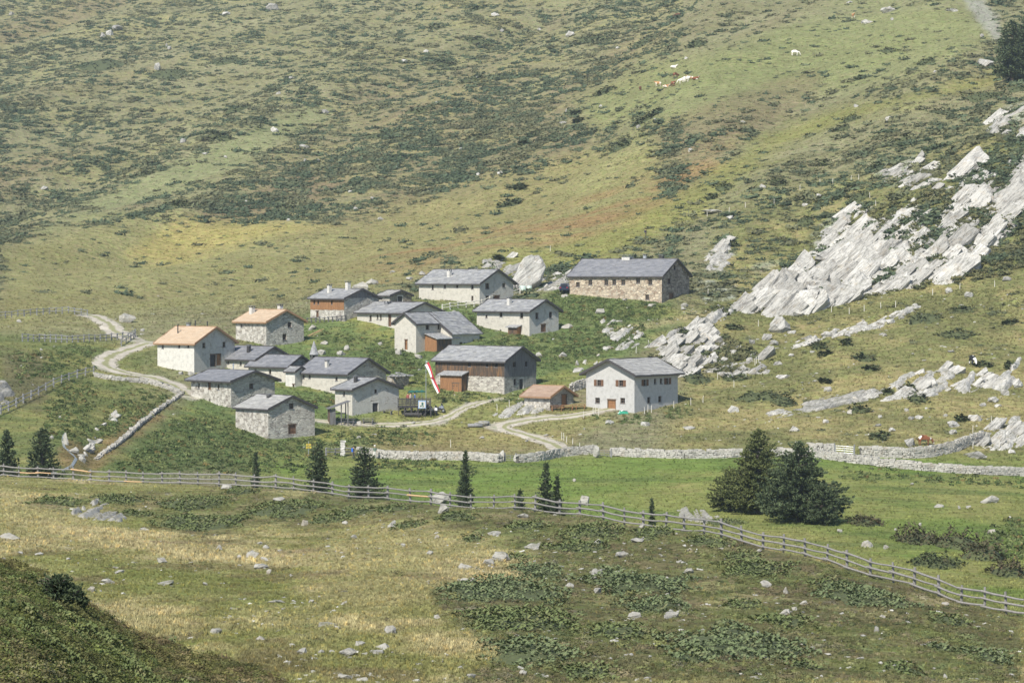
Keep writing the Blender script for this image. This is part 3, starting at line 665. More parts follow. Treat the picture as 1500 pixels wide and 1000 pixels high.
def house(key, name, label, kind, xl, xc, xr, ybase, yeave, yapex, wallL, wallR, roofm='slate', pitch=26, ov=.45, dmin=380, win=(), chim=(), timber=None, verge='verge', cat='house',
          th=None, d=None, e_ov=None, courses=None, shutters=None, dz=0):
    """Near corner xc; left face to xl, right face to xr (photo pixels). kind A: gable on the right face, B: on the left."""
    P = hit1(xc, ybase, dmin) if d is None else None
    if P is None:
        q, sl = ray(xc, ybase); P = Vector((q * d, d, sl * d))
    s = F / P.y; wl, wr = (xc - xl) / s, (xr - xc) / s; H = (ybase - yeave) / s; rise = (yeave - yapex) / s
    W = 2 * rise / math.tan(R(pitch))
    if th is None:
        th = math.degrees(math.asin(min(.95, wr / W)) if kind == 'A' else math.acos(min(.95, wl / W)))
        th = max(27, min(47, th))
    t = R(th); Ll, Lr = wl / math.cos(t), wr / math.sin(t)
    root = thing(name, label, cat, P + Vector((0, 0, dz)), R(90) - t)
    # local: x along the right face, y along the left face
    oL = dict(origin=(0, 0), du=(0, 1), nin=(1, 0)); oR = dict(origin=(0, 0), du=(1, 0), nin=(0, 1))
    holes = {'L': [], 'R': []}; items = []
    for w in win:
        f, cx, cy, ww, hh, k = w[:6]
        if f == 'L': u = (xc - cx) / max(xc - xl, 1e-6) * Ll; uw = ww / s / math.cos(t)
        else: u = (cx - xc) / max(xr - xc, 1e-6) * Lr; uw = ww / s / math.sin(t)
        depth_corr = (u * math.sin(t) if f == 'L' else u * math.cos(t)) * (400 - ybase) / F     # rising sight line
        z = (ybase - cy) / s; hz = max(hh / s, .42); hz *= 1.12; uw = max(uw * 1.12, .40)
        lim = Ll if f == 'L' else Lr
        h = (max(.12, u - uw / 2), min(lim - .12, u + uw / 2), z - hz / 2, z + hz / 2)
        holes[f].append(h); items.append((f, h, k, w[6] if len(w) > 6 else None))
    V, Fc, UV, MI = [], [], [], []
    A = kind == 'A'
    wz = (timber[0] if timber else H)
    # walls (holes above the timber line go to the timber storey)
    lo = {f: [h for h in holes[f] if not timber or (h[2] + h[3]) / 2 < wz - .05] for f in holes}
    hi = {f: [h for h in holes[f] if timber and (h[2] + h[3]) / 2 >= wz - .05] for f in holes}
    if timber:
        wall_face(V, Fc, UV, MI, 0, **oL, L=Ll, H=timber[0], holes=lo['L']); wall_face(V, Fc, UV, MI, 1, **oR, L=Lr, H=timber[1], holes=lo['R'], uoff=20)
        tw = max(timber[0], timber[1])
    else:
        wall_face(V, Fc, UV, MI, 0, **oL, L=Ll, H=H, holes=lo['L'], gable=None if A else rise)
        wall_face(V, Fc, UV, MI, 1, **oR, L=Lr, H=H, holes=lo['R'], gable=rise if A else None, uoff=20)
    wall_face(V, Fc, UV, MI, 1, origin=(Lr, 0), du=(0, 1), nin=(-1, 0), L=Ll, H=H, holes=[], gable=None if A else rise, uoff=40)
    wall_face(V, Fc, UV, MI, 0, origin=(0, Ll), du=(1, 0), nin=(0, -1), L=Lr, H=H, holes=[], gable=rise if A else None, uoff=60)
    mesh_obj('wall', V, Fc, [M[wallL], M[wallR]], root, uv=UV, midx=MI)
    if timber:
        tmL, tmR = timber[2], timber[3]
        def boards(fp, L, zb, zt_fn, hl, mat):
            m = MB(); n = max(8, int(L / .22)); 
            for i in range(n):
                u0, u1 = L * i / n, L * (i + 1) / n - .012; um = (u0 + u1) / 2; d0 = -random.uniform(.02, .05)
                segs = [(zb - random.uniform(.04, .12), min(zt_fn(u0), zt_fn(u1)))]
                for h in hl:
                    if h[0] - .05 < um < h[1] + .05: segs = [g for (a, b) in segs for g in ((a, min(b, h[2])), (max(a, h[3]), b)) if g[1] - g[0] > .05]
                for a, b in segs: panel_box(m, fp, u0, u1, a, b, d0, .03)
            o = m.build('board_cladding', M[mat], root); o['kind'] = 'stuff'
        kk = rise / (Lr / 2) if A else rise / (Ll / 2)
        fL, fR = frame_pt(**oL), frame_pt(**oR)
        boards(fL, Ll, timber[0], (lambda u: H) if A else (lambda u: H + kk * min(u, Ll - u)), hi['L'], tmL)
        boards(fR, Lr, timber[1], (lambda u: H + kk * min(u, Lr - u)) if A else (lambda u: H), hi['R'], tmR)
        V2, F2, U2, M2 = [], [], [], []
        wall_face(V2, F2, U2, M2, 0, **dict(oL, origin=(.04, 0)), L=Ll, H=H, holes=hi['L'], gable=None if A else rise, z0=timber[0])
        wall_face(V2, F2, U2, M2, 0, **dict(oR, origin=(0, .04)), L=Lr, H=H, holes=hi['R'], gable=rise if A else None, z0=timber[1])
        mesh_obj('board_backing', V2, F2, M['door_dark'], root, uv=U2)
    for f, h, k, extra in items:
        fp = frame_pt(**(oL if f == 'L' else oR))
        if k == 'w': add_window(root, fp, *h)
        elif k == 's': add_window(root, fp, *h, shutters='door', frame='frame')
        elif k == 'd': add_door(root, fp, *h, mat=extra or 'door')
        elif k == 'dl': add_door(root, fp, *h, mat=extra or 'door', jamb='lime')
        elif k == 'o':
            panel_box(MB(), fp, h[0], h[1], h[2], h[3], .2, .23).build('opening', M['door_dark'], root)
    if A: rf = lambda r, c, z: (c, r, z); Lg, Wd = Ll, Lr
    else: rf = lambda r, c, z: (r, c, z); Lg, Wd = Lr, Ll
    e = e_ov if e_ov is not None else ov
    n = courses or max(6, int(Wd / 2 / .55))
    rv, rF, rU, rM = roof_mesh(rf, -ov, Lg + ov, Wd, e, H, rise, n=n)
    roof = mesh_obj('roof', rv, rF, [M[roofm]], root, uv=rU, midx=rM)
    vb = MB(); box_verge(vb, rf, -ov - .05, Wd, e, H, rise); vb.build('verge_board', M[verge], roof)
    vb = MB(); box_verge(vb, rf, Lg + ov + .05, Wd, e, H, rise); vb.build('verge_board', M[verge], roof)
    k = rise / (Wd / 2)
    for c0 in (-e - .03, Wd + e + .03):
        m = MB(); z = H - k * e; m.quadbox([rf(-ov, c0 - .03, z - .12), rf(Lg + ov, c0 - .03, z - .12), rf(Lg + ov, c0 + .03, z - .12), rf(-ov, c0 + .03, z - .12), rf(-ov, c0 - .03, z + .10), rf(Lg + ov, c0 - .03, z + .10), rf(Lg + ov, c0 + .03, z + .10), rf(-ov, c0 + .03, z + .10)])
        m.build('eave_board', M[verge], roof)
    m = MB(); z = H + rise + .17; m.quadbox([rf(-ov, Wd / 2 - .16, z - .1), rf(Lg + ov, Wd / 2 - .16, z - .1), rf(Lg + ov, Wd / 2 + .16, z - .1), rf(-ov, Wd / 2 + .16, z - .1), rf(-ov, Wd / 2 - .1, z + .06), rf(Lg + ov, Wd / 2 - .1, z + .06), rf(Lg + ov, Wd / 2 + .1, z + .06), rf(-ov, Wd / 2 + .1, z + .06)])
    m.build('ridge_cap', M[verge], roof)
    for ch in chim:                            # (fraction along the ridge from the near end, fraction from near eave to ridge, height, width, look)
        fr, fc, hh, ww, look = ch; c = fc * Wd / 2; zb = H + k * min(c, Wd - c) + .15
        if look == 'pipe':
            p = rf(fr * Lg, c, 0); pm = MB().tube([(p[0], p[1], zb - .3), (p[0], p[1], zb + hh)], ww / 2, 8); pm.tube([(p[0], p[1], zb + hh), (p[0], p[1], zb + hh + .14)], [ww * .85, ww * .3], 8)
            pm.build('stove_pipe', M['metal' if ww > .2 else 'dark'], roof)
        else: add_chimney(roof, rf, fr * Lg, c, zb, hh, ww, look)
    HOUSE[key] = dict(root=root, P=P, s=s, th=t, Ll=Ll, Lr=Lr, H=H, rise=rise, rf=rf)
    return root

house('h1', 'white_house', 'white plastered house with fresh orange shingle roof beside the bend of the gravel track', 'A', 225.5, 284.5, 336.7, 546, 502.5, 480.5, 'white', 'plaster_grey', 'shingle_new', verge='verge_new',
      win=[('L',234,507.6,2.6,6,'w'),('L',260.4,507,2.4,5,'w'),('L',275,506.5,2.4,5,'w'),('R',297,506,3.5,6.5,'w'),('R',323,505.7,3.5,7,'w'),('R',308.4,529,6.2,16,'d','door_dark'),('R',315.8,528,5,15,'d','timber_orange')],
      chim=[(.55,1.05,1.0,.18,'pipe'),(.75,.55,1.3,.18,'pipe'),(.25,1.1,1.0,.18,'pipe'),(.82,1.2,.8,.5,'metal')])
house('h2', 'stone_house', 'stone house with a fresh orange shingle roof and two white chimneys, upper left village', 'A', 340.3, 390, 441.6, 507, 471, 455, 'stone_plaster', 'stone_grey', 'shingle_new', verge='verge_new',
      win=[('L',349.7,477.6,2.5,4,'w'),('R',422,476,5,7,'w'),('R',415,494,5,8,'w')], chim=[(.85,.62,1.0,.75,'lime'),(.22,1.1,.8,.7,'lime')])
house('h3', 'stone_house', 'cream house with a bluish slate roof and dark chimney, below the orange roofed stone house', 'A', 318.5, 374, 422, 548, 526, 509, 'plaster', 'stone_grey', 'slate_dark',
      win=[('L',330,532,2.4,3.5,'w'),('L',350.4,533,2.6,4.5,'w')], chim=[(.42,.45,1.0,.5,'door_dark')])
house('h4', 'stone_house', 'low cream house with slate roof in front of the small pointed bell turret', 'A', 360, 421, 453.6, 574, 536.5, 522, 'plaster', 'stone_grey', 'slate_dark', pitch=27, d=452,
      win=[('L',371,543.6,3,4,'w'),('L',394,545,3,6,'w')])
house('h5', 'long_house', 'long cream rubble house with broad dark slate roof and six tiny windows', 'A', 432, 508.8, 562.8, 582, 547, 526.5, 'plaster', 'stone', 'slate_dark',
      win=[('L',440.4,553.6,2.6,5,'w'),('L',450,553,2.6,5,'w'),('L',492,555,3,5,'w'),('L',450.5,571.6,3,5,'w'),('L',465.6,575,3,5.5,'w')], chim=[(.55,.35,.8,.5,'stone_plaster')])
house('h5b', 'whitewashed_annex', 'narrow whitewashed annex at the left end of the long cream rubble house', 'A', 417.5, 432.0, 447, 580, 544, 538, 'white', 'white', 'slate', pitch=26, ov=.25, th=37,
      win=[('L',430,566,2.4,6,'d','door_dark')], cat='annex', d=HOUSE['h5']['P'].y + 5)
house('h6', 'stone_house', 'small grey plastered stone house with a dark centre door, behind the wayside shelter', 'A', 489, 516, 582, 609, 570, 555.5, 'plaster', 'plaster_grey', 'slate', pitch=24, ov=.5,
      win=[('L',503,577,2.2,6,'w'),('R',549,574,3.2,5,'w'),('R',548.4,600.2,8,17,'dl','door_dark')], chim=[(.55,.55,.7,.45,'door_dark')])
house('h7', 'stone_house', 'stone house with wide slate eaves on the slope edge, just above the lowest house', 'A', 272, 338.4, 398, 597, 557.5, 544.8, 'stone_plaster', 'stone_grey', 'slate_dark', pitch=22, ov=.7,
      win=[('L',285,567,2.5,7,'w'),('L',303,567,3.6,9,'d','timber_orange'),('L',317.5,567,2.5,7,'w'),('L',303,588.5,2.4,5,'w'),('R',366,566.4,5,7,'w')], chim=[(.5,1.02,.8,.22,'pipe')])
house('h8', 'stone_house', 'lowest stone house of the village, rough rubble gable with a small reddish door', 'A', 339.6, 393, 457, 643, 599, 582, 'stone_plaster', 'stone', 'slate_pale', pitch=25, ov=.3,
      win=[('R',424.8,595.7,5.5,7.5,'w'),('R',425.5,630,9,12.5,'d')], chim=[(.55,.8,.2,.5,'door_dark')])
s9 = F / 504
house('h9', 'timber_barn', 'barn with orange board upper storey over stone and two white chimneys', 'A', 450.7, 504, 553, 471, 437, 424, 'stone_plaster', 'stone_grey', 'slate', pitch=22, ov=.4, cat='barn',
      timber=((471 - 453.5) / s9, (471 - 436) / s9, 'timber_orange', 'timber_grey'),
      win=[('L',457,443,2.2,5,'w'),('L',463.7,443,2.2,5,'w'),('L',485,443,2.2,5,'w'),('L',462,461,3,9,'d')], chim=[(.72,.55,1.2,.6,'lime'),(.35,.9,1.2,.7,'lime')])
house('h9b', 'stone_hut', 'low brown stone hut with flat slab roof and dark doorway, beside the orange boarded barn', 'A', 553, 571, 602, 447, 433, 426, 'stone', 'stone_dark', 'slate_pale', pitch=20, ov=.3, cat='hut',
      win=[('R',585.6,440,6.5,12,'dl','door_dark')])
house('h10', 'cream_house', 'long cream house under slate, right behind the house with the L shaped roof', 'A', 519, 591.6, 648, 484, 458, 444, 'plaster', 'plaster', 'slate', pitch=24,
      win=[('L',540,466.5,3,7,'w'),('L',551,465,2.2,6,'w'),('L',556,465,2.2,7,'w'),('L',570,469.5,3.6,16,'d')], chim=[(.66,.75,.25,.9,'slate_chim')])
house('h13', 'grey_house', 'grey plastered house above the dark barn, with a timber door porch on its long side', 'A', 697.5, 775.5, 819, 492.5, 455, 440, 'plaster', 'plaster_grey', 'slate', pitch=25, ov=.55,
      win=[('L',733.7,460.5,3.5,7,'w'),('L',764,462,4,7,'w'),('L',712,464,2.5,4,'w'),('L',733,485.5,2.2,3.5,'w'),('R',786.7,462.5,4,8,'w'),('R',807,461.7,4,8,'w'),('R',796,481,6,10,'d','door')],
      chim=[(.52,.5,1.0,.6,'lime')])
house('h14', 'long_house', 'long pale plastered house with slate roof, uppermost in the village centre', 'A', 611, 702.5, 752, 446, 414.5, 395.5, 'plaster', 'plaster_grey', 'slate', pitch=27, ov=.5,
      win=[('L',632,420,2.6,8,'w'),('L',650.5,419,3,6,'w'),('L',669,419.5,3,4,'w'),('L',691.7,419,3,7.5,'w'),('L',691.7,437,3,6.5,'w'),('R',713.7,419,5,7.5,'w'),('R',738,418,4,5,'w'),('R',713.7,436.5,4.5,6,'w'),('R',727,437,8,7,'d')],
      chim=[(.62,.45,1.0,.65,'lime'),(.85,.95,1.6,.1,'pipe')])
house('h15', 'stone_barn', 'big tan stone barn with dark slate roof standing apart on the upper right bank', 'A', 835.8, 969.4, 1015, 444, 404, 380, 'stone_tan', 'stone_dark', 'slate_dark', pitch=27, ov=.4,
      win=[('L',848,416.8,5,6,'w'),('L',866.3,413.7,5,6.5,'w'),('L',889.6,414,5,6.5,'w'),('L',901,413.3,5,6.5,'w'),('L',914,413.3,5,6.5,'w'),('L',935.5,411,5.2,7,'w'),('L',953,413,5,7,'w'),('L',948.4,435,4.6,6.5,'w'),
           ('R',981.7,412,4.6,7,'w'),('R',990.6,391.8,3.4,6,'w'),('R',984.8,438.6,6.2,16,'d')],
      chim=[(.53,1.05,.55,1.6,'lime'),(.34,1.05,.7,.5,'metal'),(.16,1.05,.6,.7,'door_dark')])
s12 = F / 450
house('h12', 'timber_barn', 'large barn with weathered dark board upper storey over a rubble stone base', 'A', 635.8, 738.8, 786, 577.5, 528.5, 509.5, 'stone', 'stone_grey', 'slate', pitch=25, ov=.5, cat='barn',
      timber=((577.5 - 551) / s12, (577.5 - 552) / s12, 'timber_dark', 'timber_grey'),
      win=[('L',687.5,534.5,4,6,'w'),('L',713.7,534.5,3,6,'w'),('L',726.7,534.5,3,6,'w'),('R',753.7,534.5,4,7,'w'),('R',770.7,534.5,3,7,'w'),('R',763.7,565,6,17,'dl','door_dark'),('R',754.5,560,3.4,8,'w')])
house('h16', 'grey_house', 'grey rendered two storey house with brown shutters, nearest the white rocks', 'B', 860, 929.3, 998, 605, 547.5, 528, 'concrete', 'concrete', 'slate_pale', pitch=24, ov=.75, th=38,
      win=[('L',878.4,562,5,8,'s'),('L',910,561.6,5.4,8,'s'),('L',876.4,588,6,7,'w'),('L',912.5,587,6,7,'w'),('L',896.8,598,10.5,21,'d','timber_orange'),
           ('R',945.6,561,4,8,'s'),('R',961.8,560,3.4,7,'w'),('R',971.3,560,3.4,7,'w'),('R',981.4,560.5,4,8,'s'),('R',952,587,4.5,8,'w'),('R',969.4,586.5,4.5,8,'w')],
      chim=[(.42,1.6,.9,.7,'metal')])
house('h17', 'stone_hut', 'small stone hut with reddish shingle roof and benches in front, left of the grey house', 'A', 768, 805.5, 841, 601.5, 580, 567, 'stone_plaster', 'stone_grey', 'shingle_old', pitch=26, ov=.5, cat='hut', verge='verge_new',
      win=[('R',826.8,586.5,7,14,'d','timber_orange')], dmin=390)

# house with the L-shaped (catslide) roof, gable to the left
def l_house():
    house('h11', 'cream_house', 'cream house with L shaped slate roof, bare left gable and an orange timber lean-to', 'B', 577, 609.5, 644, 517.5, 473, 459, 'plaster', 'plaster', 'slate', pitch=27, th=38, ov=.4,
          win=[('L',594.5,505,3.6,13,'d','timber_orange'),('R',625.7,479.5,4.6,6,'w'),('R',642.7,479.5,4.6,6,'w')])
    h = HOUSE['h11']; root = h['root']; s, t = h['s'], h['th']
    # the deeper wing: its front stands nearer the camera and its roof slides on down
    x0, x1 = (643 - 609.5) / s / math.sin(t), (683 - 609.5) / s / math.sin(t) - 1.2
    k = h['rise'] / (h['Ll'] / 2); out = 2.7; H2 = h['H'] - k * out
    V, Fc, UV, MI = [], [], [], []
    wall_face(V, Fc, UV, MI, 0, (x0, -out), (1, 0), (0, 1), x1 - x0 + 1.2, H2, [(2.0, 2.9, H2 - 2.3, H2 - 1.5)], None)
    b = len(V)
    V += [(x0, -out, -2.5), (x0, 0, -2.5), (x0, 0, h['H']), (x0, -out, H2)]; Fc.append((b, b + 1, b + 2, b + 3)); UV += [(0, -2.5), (out, -2.5), (out, h['H']), (0, H2)]; MI.append(0)
    b = len(V); X1 = x1 + 1.2
    V += [(X1, -out, -2.5), (X1, h['Ll'], -2.5), (X1, h['Ll'], h['H']), (X1, h['Ll'] / 2, h['H'] + h['rise']), (X1, -out, H2)]; Fc.append((b, b + 1, b + 2, b + 3, b + 4)); UV += [(0, -2.5), (8, -2.5), (8, 4), (4, 6), (0, 3)]; MI.append(0)
    b = len(V)
    V += [(x0, h['Ll'], -2.5), (X1, h['Ll'], -2.5), (X1, h['Ll'], h['H']), (x0, h['Ll'], h['H'])]; Fc.append((b, b + 1, b + 2, b + 3)); UV += [(0, 0), (5, 0), (5, 4), (0, 4)]; MI.append(0)
    mesh_obj('wing_wall', V, Fc, [M['plaster']], root, uv=UV, midx=MI)
    fp = frame_pt((x0, -out), (1, 0), (0, 1)); add_window(root, fp, 2.0, 2.9, H2 - 2.3, H2 - 1.5)
    rf = lambda r, c, z: (r, c, z)
    rv, rF, rU, rM = roof_mesh(rf, x0 - .35, X1 + .4, h['Ll'], .4, h['H'] + .03, h['rise'], n=14, c_lo=-out - .4)
    ro = mesh_obj('wing_roof', rv, rF, [M['slate']], root, uv=rU, midx=rM)
    vb = MB(); box_verge(vb, rf, x0 - .4, h['Ll'], .4, h['H'] + .03, h['rise'], c_lo=-out - .4); vb.build('verge_board', M['verge'], ro)
    vb = MB(); box_verge(vb, rf, X1 + .45, h['Ll'], .4, h['H'] + .03, h['rise'], c_lo=-out - .4); vb.build('verge_board', M['verge'], ro)
    return root
l_house()

# lean-to sheds of boards that belong to houses
def lean_to(key, face, cx0, cx1, ybot, ytop, depth, roofm='slate', open_side=None, side_mat='timber_orange', front_mat='timber_dark', door=None):
    """A boarded lean-to on a house face; cx0..cx1 px along the face, ybot/ytop px at the face's base line."""
    h = HOUSE[key]; s, t = h['s'], h['th']; xc = float(proj(h['P'].x, h['P'].y, h['P'].z)[0]); yb = float(proj(*h['P'])[1])
    if face == 'L': o = dict(origin=(0, 0), du=(0, 1), nin=(-1, 0)); u = sorted((xc - c) / s / math.cos(t) for c in (cx0, cx1))
    else: o = dict(origin=(0, 0), du=(1, 0), nin=(0, -1)); u = sorted((c - xc) / s / math.sin(t) for c in (cx0, cx1))
    fp = frame_pt(**o); z0, z1 = (yb - ybot) / s, (yb - ytop) / s
    def boards(name, fpt, L, a, zt, mat, n=None):
        m = MB(); n = n or max(5, int(L / .2))
        for i in range(n):
            q0, q1 = L * i / n, L * (i + 1) / n - .012; d0 = random.uniform(0, .025)
            m.quadbox([fpt(q0, a, d0), fpt(q1, a, d0), fpt(q1, a, d0 - .06), fpt(q0, a, d0 - .06), fpt(q0, zt(q0), d0), fpt(q1, zt(q1), d0), fpt(q1, zt(q1), d0 - .06), fpt(q0, zt(q0), d0 - .06)])
        b = m.build(name, M[mat], h['root']); b['kind'] = 'stuff'
    dr = depth * .32
    boards('lean_to_front', lambda q, z, d: fp(u[0] + q, z, depth + d), u[1] - u[0], z0, lambda q: z1 - dr, front_mat)
    for e, sg in ((u[0], -1), (u[1], 1)):
        boards('lean_to_side', lambda q, z, d, e=e, sg=sg: fp(e + sg * d, z, q), depth, z0, lambda q: z1 - dr * q / depth, side_mat)
    m = MB(); a, b = u[0] - .35, u[1] + .35; D2 = depth + .4
    m.quadbox([fp(a, z1 + .02, 0), fp(b, z1 + .02, 0), fp(b, z1 - dr * 1.1, D2), fp(a, z1 - dr * 1.1, D2), fp(a, z1 + .16, 0), fp(b, z1 + .16, 0), fp(b, z1 - dr * 1.1 + .14, D2), fp(a, z1 - dr * 1.1 + .14, D2)])
    ro = m.build('lean_to_roof', M[roofm + '_obj'], h['root'])
    if door: add_door(h['root'], lambda uu, z, d: fp(u[0] + uu, z, depth + .03 - d), door[0] * (u[1] - u[0]), door[1] * (u[1] - u[0]), z0, z0 + 1.8, mat='door_dark', d=.05)
M['slate_obj'] = mat_flat('grey_slab_roof', (.27, .27, .265), .8, .2, 0, .4, 3)
lean_to('h11', 'R', 622, 652, 519, 489, 2.6)
lean_to('h12', 'L', 652, 684, 579, 546, 1.6, side_mat='timber_dark', front_mat='timber_orange', door=(.12, .42))
lean_to('h13', 'L', 750, 763, 496, 477, 1.0, front_mat='timber_dark', side_mat='timber_orange')
lean_to('h10', 'L', 529, 560, 493, 483, 1.4, front_mat='timber_grey', side_mat='timber_grey')

# white mast of pipes, pale door post by the barn
# small ruin with slab roof
def slab_hut():
    P = hit1(577, 568, 400); s = F / P.y
    root = thing('stone_hut', 'squat round cornered hut of rough stones under heaped slabs, left of the flag', 'hut', P, R(52))
    V, Fc, UV, MI = [], [], [], []
    L1, L2, H = 13 / s / .75, 30 / s / .75, 16 / s
    pts = [(0, .5), (0, L1 - .4), (.4, L1), (L2 - .4, L1), (L2, L1 - .4), (L2, .5), (L2 - .5, 0), (.5, 0)]
    n = len(pts)
    for i in range(n):
        a, b = pts[i], pts[(i + 1) % n]; k = len(V)
        L = math.hypot(b[0] - a[0], b[1] - a[1]); V += [(a[0], a[1], -1.5), (b[0], b[1], -1.5), (b[0] * .97, b[1] * .97, H), (a[0] * .97, a[1] * .97, H)]; Fc.append((k, k + 1, k + 2, k + 3)); UV += [(i * 3, -1.5), (i * 3 + L, -1.5), (i * 3 + L, H), (i * 3, H)]; MI.append(0 if i in (0, 1) else 1)
    mesh_obj('wall', V, Fc, [M['stone_plaster'], M['stone_dark']], root, uv=UV, midx=MI)
    for k in range(70):
        x, y = random.uniform(-.4, L2 + .3), random.uniform(-.4, L1 + .3); w = random.uniform(.45, .8); z = H + .05 + .55 * (1 - abs(2 * x / L2 - 1)) * (1 - abs(2 * y / L1 - 1)) + random.uniform(0, .1)
        a = random.random() * 3; ca, sa = math.cos(a) * w / 2, math.sin(a) * w / 2; t1 = random.uniform(-.06, .06)
        m = MB().quadbox([(x - ca, y - sa, z), (x + sa, y - ca, z + t1), (x + ca, y + sa, z + t1), (x - sa, y + ca, z), (x - ca, y - sa, z + .09), (x + sa, y - ca, z + .09 + t1), (x + ca, y + sa, z + .09 + t1), (x - sa, y + ca, z + .09)])
        m.build('roof_slab', M['slate_obj'], root)
slab_hut()
def turret():
    P = hit1(458, 552, 400); P.y = max(P.y, HOUSE['h4']['P'].y + 9); P.z = float(zat(P.x, P.y)); s = F / P.y
    yb = float(proj(*P)[1]); z = lambda y: (yb - y) / s
    root = thing('bell_turret', 'small wooden bell turret with a pointed grey shingle spire above the slate roofs', 'bell turret', P, R(20))
    m = MB(); w = 4.2 / s
    for sx in (-1, 1):
        for sy in (-1, 1): m.box(sx * w - .09, sx * w + .09, sy * w - .09, sy * w + .09, -.8, z(518.5))
    for zz in (z(523.5), z(519.5)): m.box(-w, w, -w, w, zz - .1, zz + .02)
    m.build('post', M['timber_grey'], root)
    MB().lathe([(.05, 0), (.28, 0), (.22, .18), (.13, .38), (.03, .42)], 10, (0, 0, z(523.4))).build('bell', M['dark'], root)
    MB().lathe([(7.4 / s, z(519.2)), (6.6 / s, z(518)), (4.1 / s, z(510)), (1.6 / s, z(502.5)), (.05, z(499))], 8).build('spire', M['slate_obj'], root)
    MB().box(-w + .1, w - .1, -w + .1, w - .1, -1.5, z(526)).build('shaft', M['timber_dark'], root)
turret()
# ------------------------------------------------------------------ label helper: says where among its likes a thing stands
ORD = ['leftmost', 'second from the left', 'third from the left', 'fourth from the left', 'fifth from the left', 'sixth from the left', 'seventh from the left', 'eighth from the left', 'ninth from the left', 'tenth from the left']
def place_phrase(x, y, dist):
    if dist < 100: return 'on the heathy near mound'
    if dist < fence_d(x) + 2:
        k = (y - fence_y(x)) / (1000 - fence_y(x))
        side = 'left' if x < 350 else 'centre' if x < 700 else 'right' if x < 1100 else 'far right'
        return ('just below the rail fence' if k < .18 else 'midway on the near slope' if k < .58 else 'low on the near slope') + ', ' + side
    if dist < 392: return 'on the flat green meadow'
    if y > 560 and x > 1010: return 'above the dry stone wall'
    if x > 1010 and y > 430: return 'on pasture under the white cliff'
    if x > 1000 and y > 200: return 'on the bank left of the white cliff' if x < 1260 else 'above the white cliff'
    if x < 280 and y > 420: return 'by the hairpin track'
    if dist < 560: return 'among the village houses'
    return 'high on the big slope, ' + ('left' if x < 500 else 'centre' if x < 1000 else 'right')
def label_all(items):                          # items: (object, x, base phrase, place phrase)
    by = {}
    for it in items: by.setdefault((it[2], it[3]), []).append(it)
    for (b, p), L in by.items():
        L.sort(key=lambda i: i[1])
        for k, it in enumerate(L):
            tail = '' if len(L) == 1 else (', rightmost' if k == len(L) - 1 else ', ' + (ORD[k] if k < len(ORD) else ORD[len(L) - 1 - k].replace('left', 'right') if len(L) - 1 - k < len(ORD) else 'one of many'))
            it[0]['label'] = b + ' ' + p + tail

# ------------------------------------------------------------------ rail fences
def rail_fence(name, label, pts, mat, n_rails=3, h=1.15, post_r=.075, rail_r=.055, fresh=(), group=None, lean=.07):
    root = thing(name, label, 'fence', pts[0], 0, group); base = Vector(pts[0]); tops = []
    for i, p in enumerate(pts):
        p = Vector(p) - base; hh = h * random.uniform(1.0, 1.16)
        t = p + Vector((random.uniform(-lean, lean), random.uniform(-lean, lean), hh))
        r = post_r * random.uniform(.85, 1.2)
        MB().tube([p - Vector((0, 0, .5)), p.lerp(t, .5), t], [r * 1.05, r, r * .9], 7).build('post', M[mat], root); tops.append((p, t))
    for i in range(len(pts) - 1):
        (a, at), (b, bt) = tops[i], tops[i + 1]; dn = (b - a); n = Vector((dn.y, -dn.x, 0)).normalized() * (post_r + rail_r) * (1 if True else -1)
        for k in range(n_rails):
            f = (k + .62) / (n_rails + .12) if n_rails > 2 else (.45, .88)[k]
            o = n
            p0 = a.lerp(at, f + random.uniform(-.04, .04)) + o; p1 = b.lerp(bt, f + random.uniform(-.025, .025)) + o
            d = (p1 - p0).normalized() * .16; mid = p0.lerp(p1, .5) + Vector((0, 0, random.uniform(-.05, .02))); r = rail_r * random.uniform(.85, 1.15)
            MB().tube([p0 - d, mid, p1 + d], [r, r * .96, r * .85], 6).build('rail', M['fence_new' if (i, k) in fresh else mat], root)
    return root
us_f = [-230]; 
while us_f[-1] < 1730:
    u = us_f[-1]; us_f.append(u + 1.62 * F / fence_d(u) * (1.0 if u < 900 else .82))
fp_ = []
for u in us_f:
    u += random.uniform(-3, 3); d = fence_d(u); q, _ = ray(u, fence_y(u)); x = q * d; fp_.append((x, d, float(zat(x, d)) - .02))
rail_fence('rail_fence', 'long three railed grey wooden fence along the crest of the near slope', fp_, 'fence_wood', fresh=((10, 1), (11, 1), (13, 2), (16, 0), (31, 1)), post_r=.085, rail_r=.068)
def far_fence(label, path, step_px, dm, mat='fence_far', rails=2, h=1.2, group=None):
    P = [(p[0], p[1]) for p in path]; L = np.r_[0, np.cumsum([math.dist(a, b) for a, b in zip(P, P[1:])])]
    n = max(2, int(L[-1] / step_px)); tt = np.linspace(0, L[-1], n + 1)
    h_ = hit(np.interp(tt, L, [p[0] for p in P]), np.interp(tt, L, [p[1] for p in P]), dm)
    return rail_fence('rail_fence', label, [tuple(v) for v in h_], mat, rails, h, .11, .07, group=group)
far_fence('old grey fence along the upper track at the left edge', [(-20,468),(30,464),(70,460),(100,459),(128,463)], 9, 420)
far_fence('old grey fence on the pasture edge below the upper track', [(33,500),(60,500),(100,502),(140,500),(170,498),(196,496)], 8, 400)
far_fence('short grey fence sloping down beside the hairpin bend', [(198,493),(188,500),(178,507)], 7, 400)
far_fence('grey fence climbing the gully bank up to the hairpin bend', [(-10,612),(20,598),(50,582),(80,566),(105,556),(137,547)], 12, 330)
far_fence('pale wooden rail fence in front of the uppermost village house', [(648,455),(672,451),(700,449),(716,444),(740,438),(762,430)], 11, 440, 'stake', 2, 1.1)
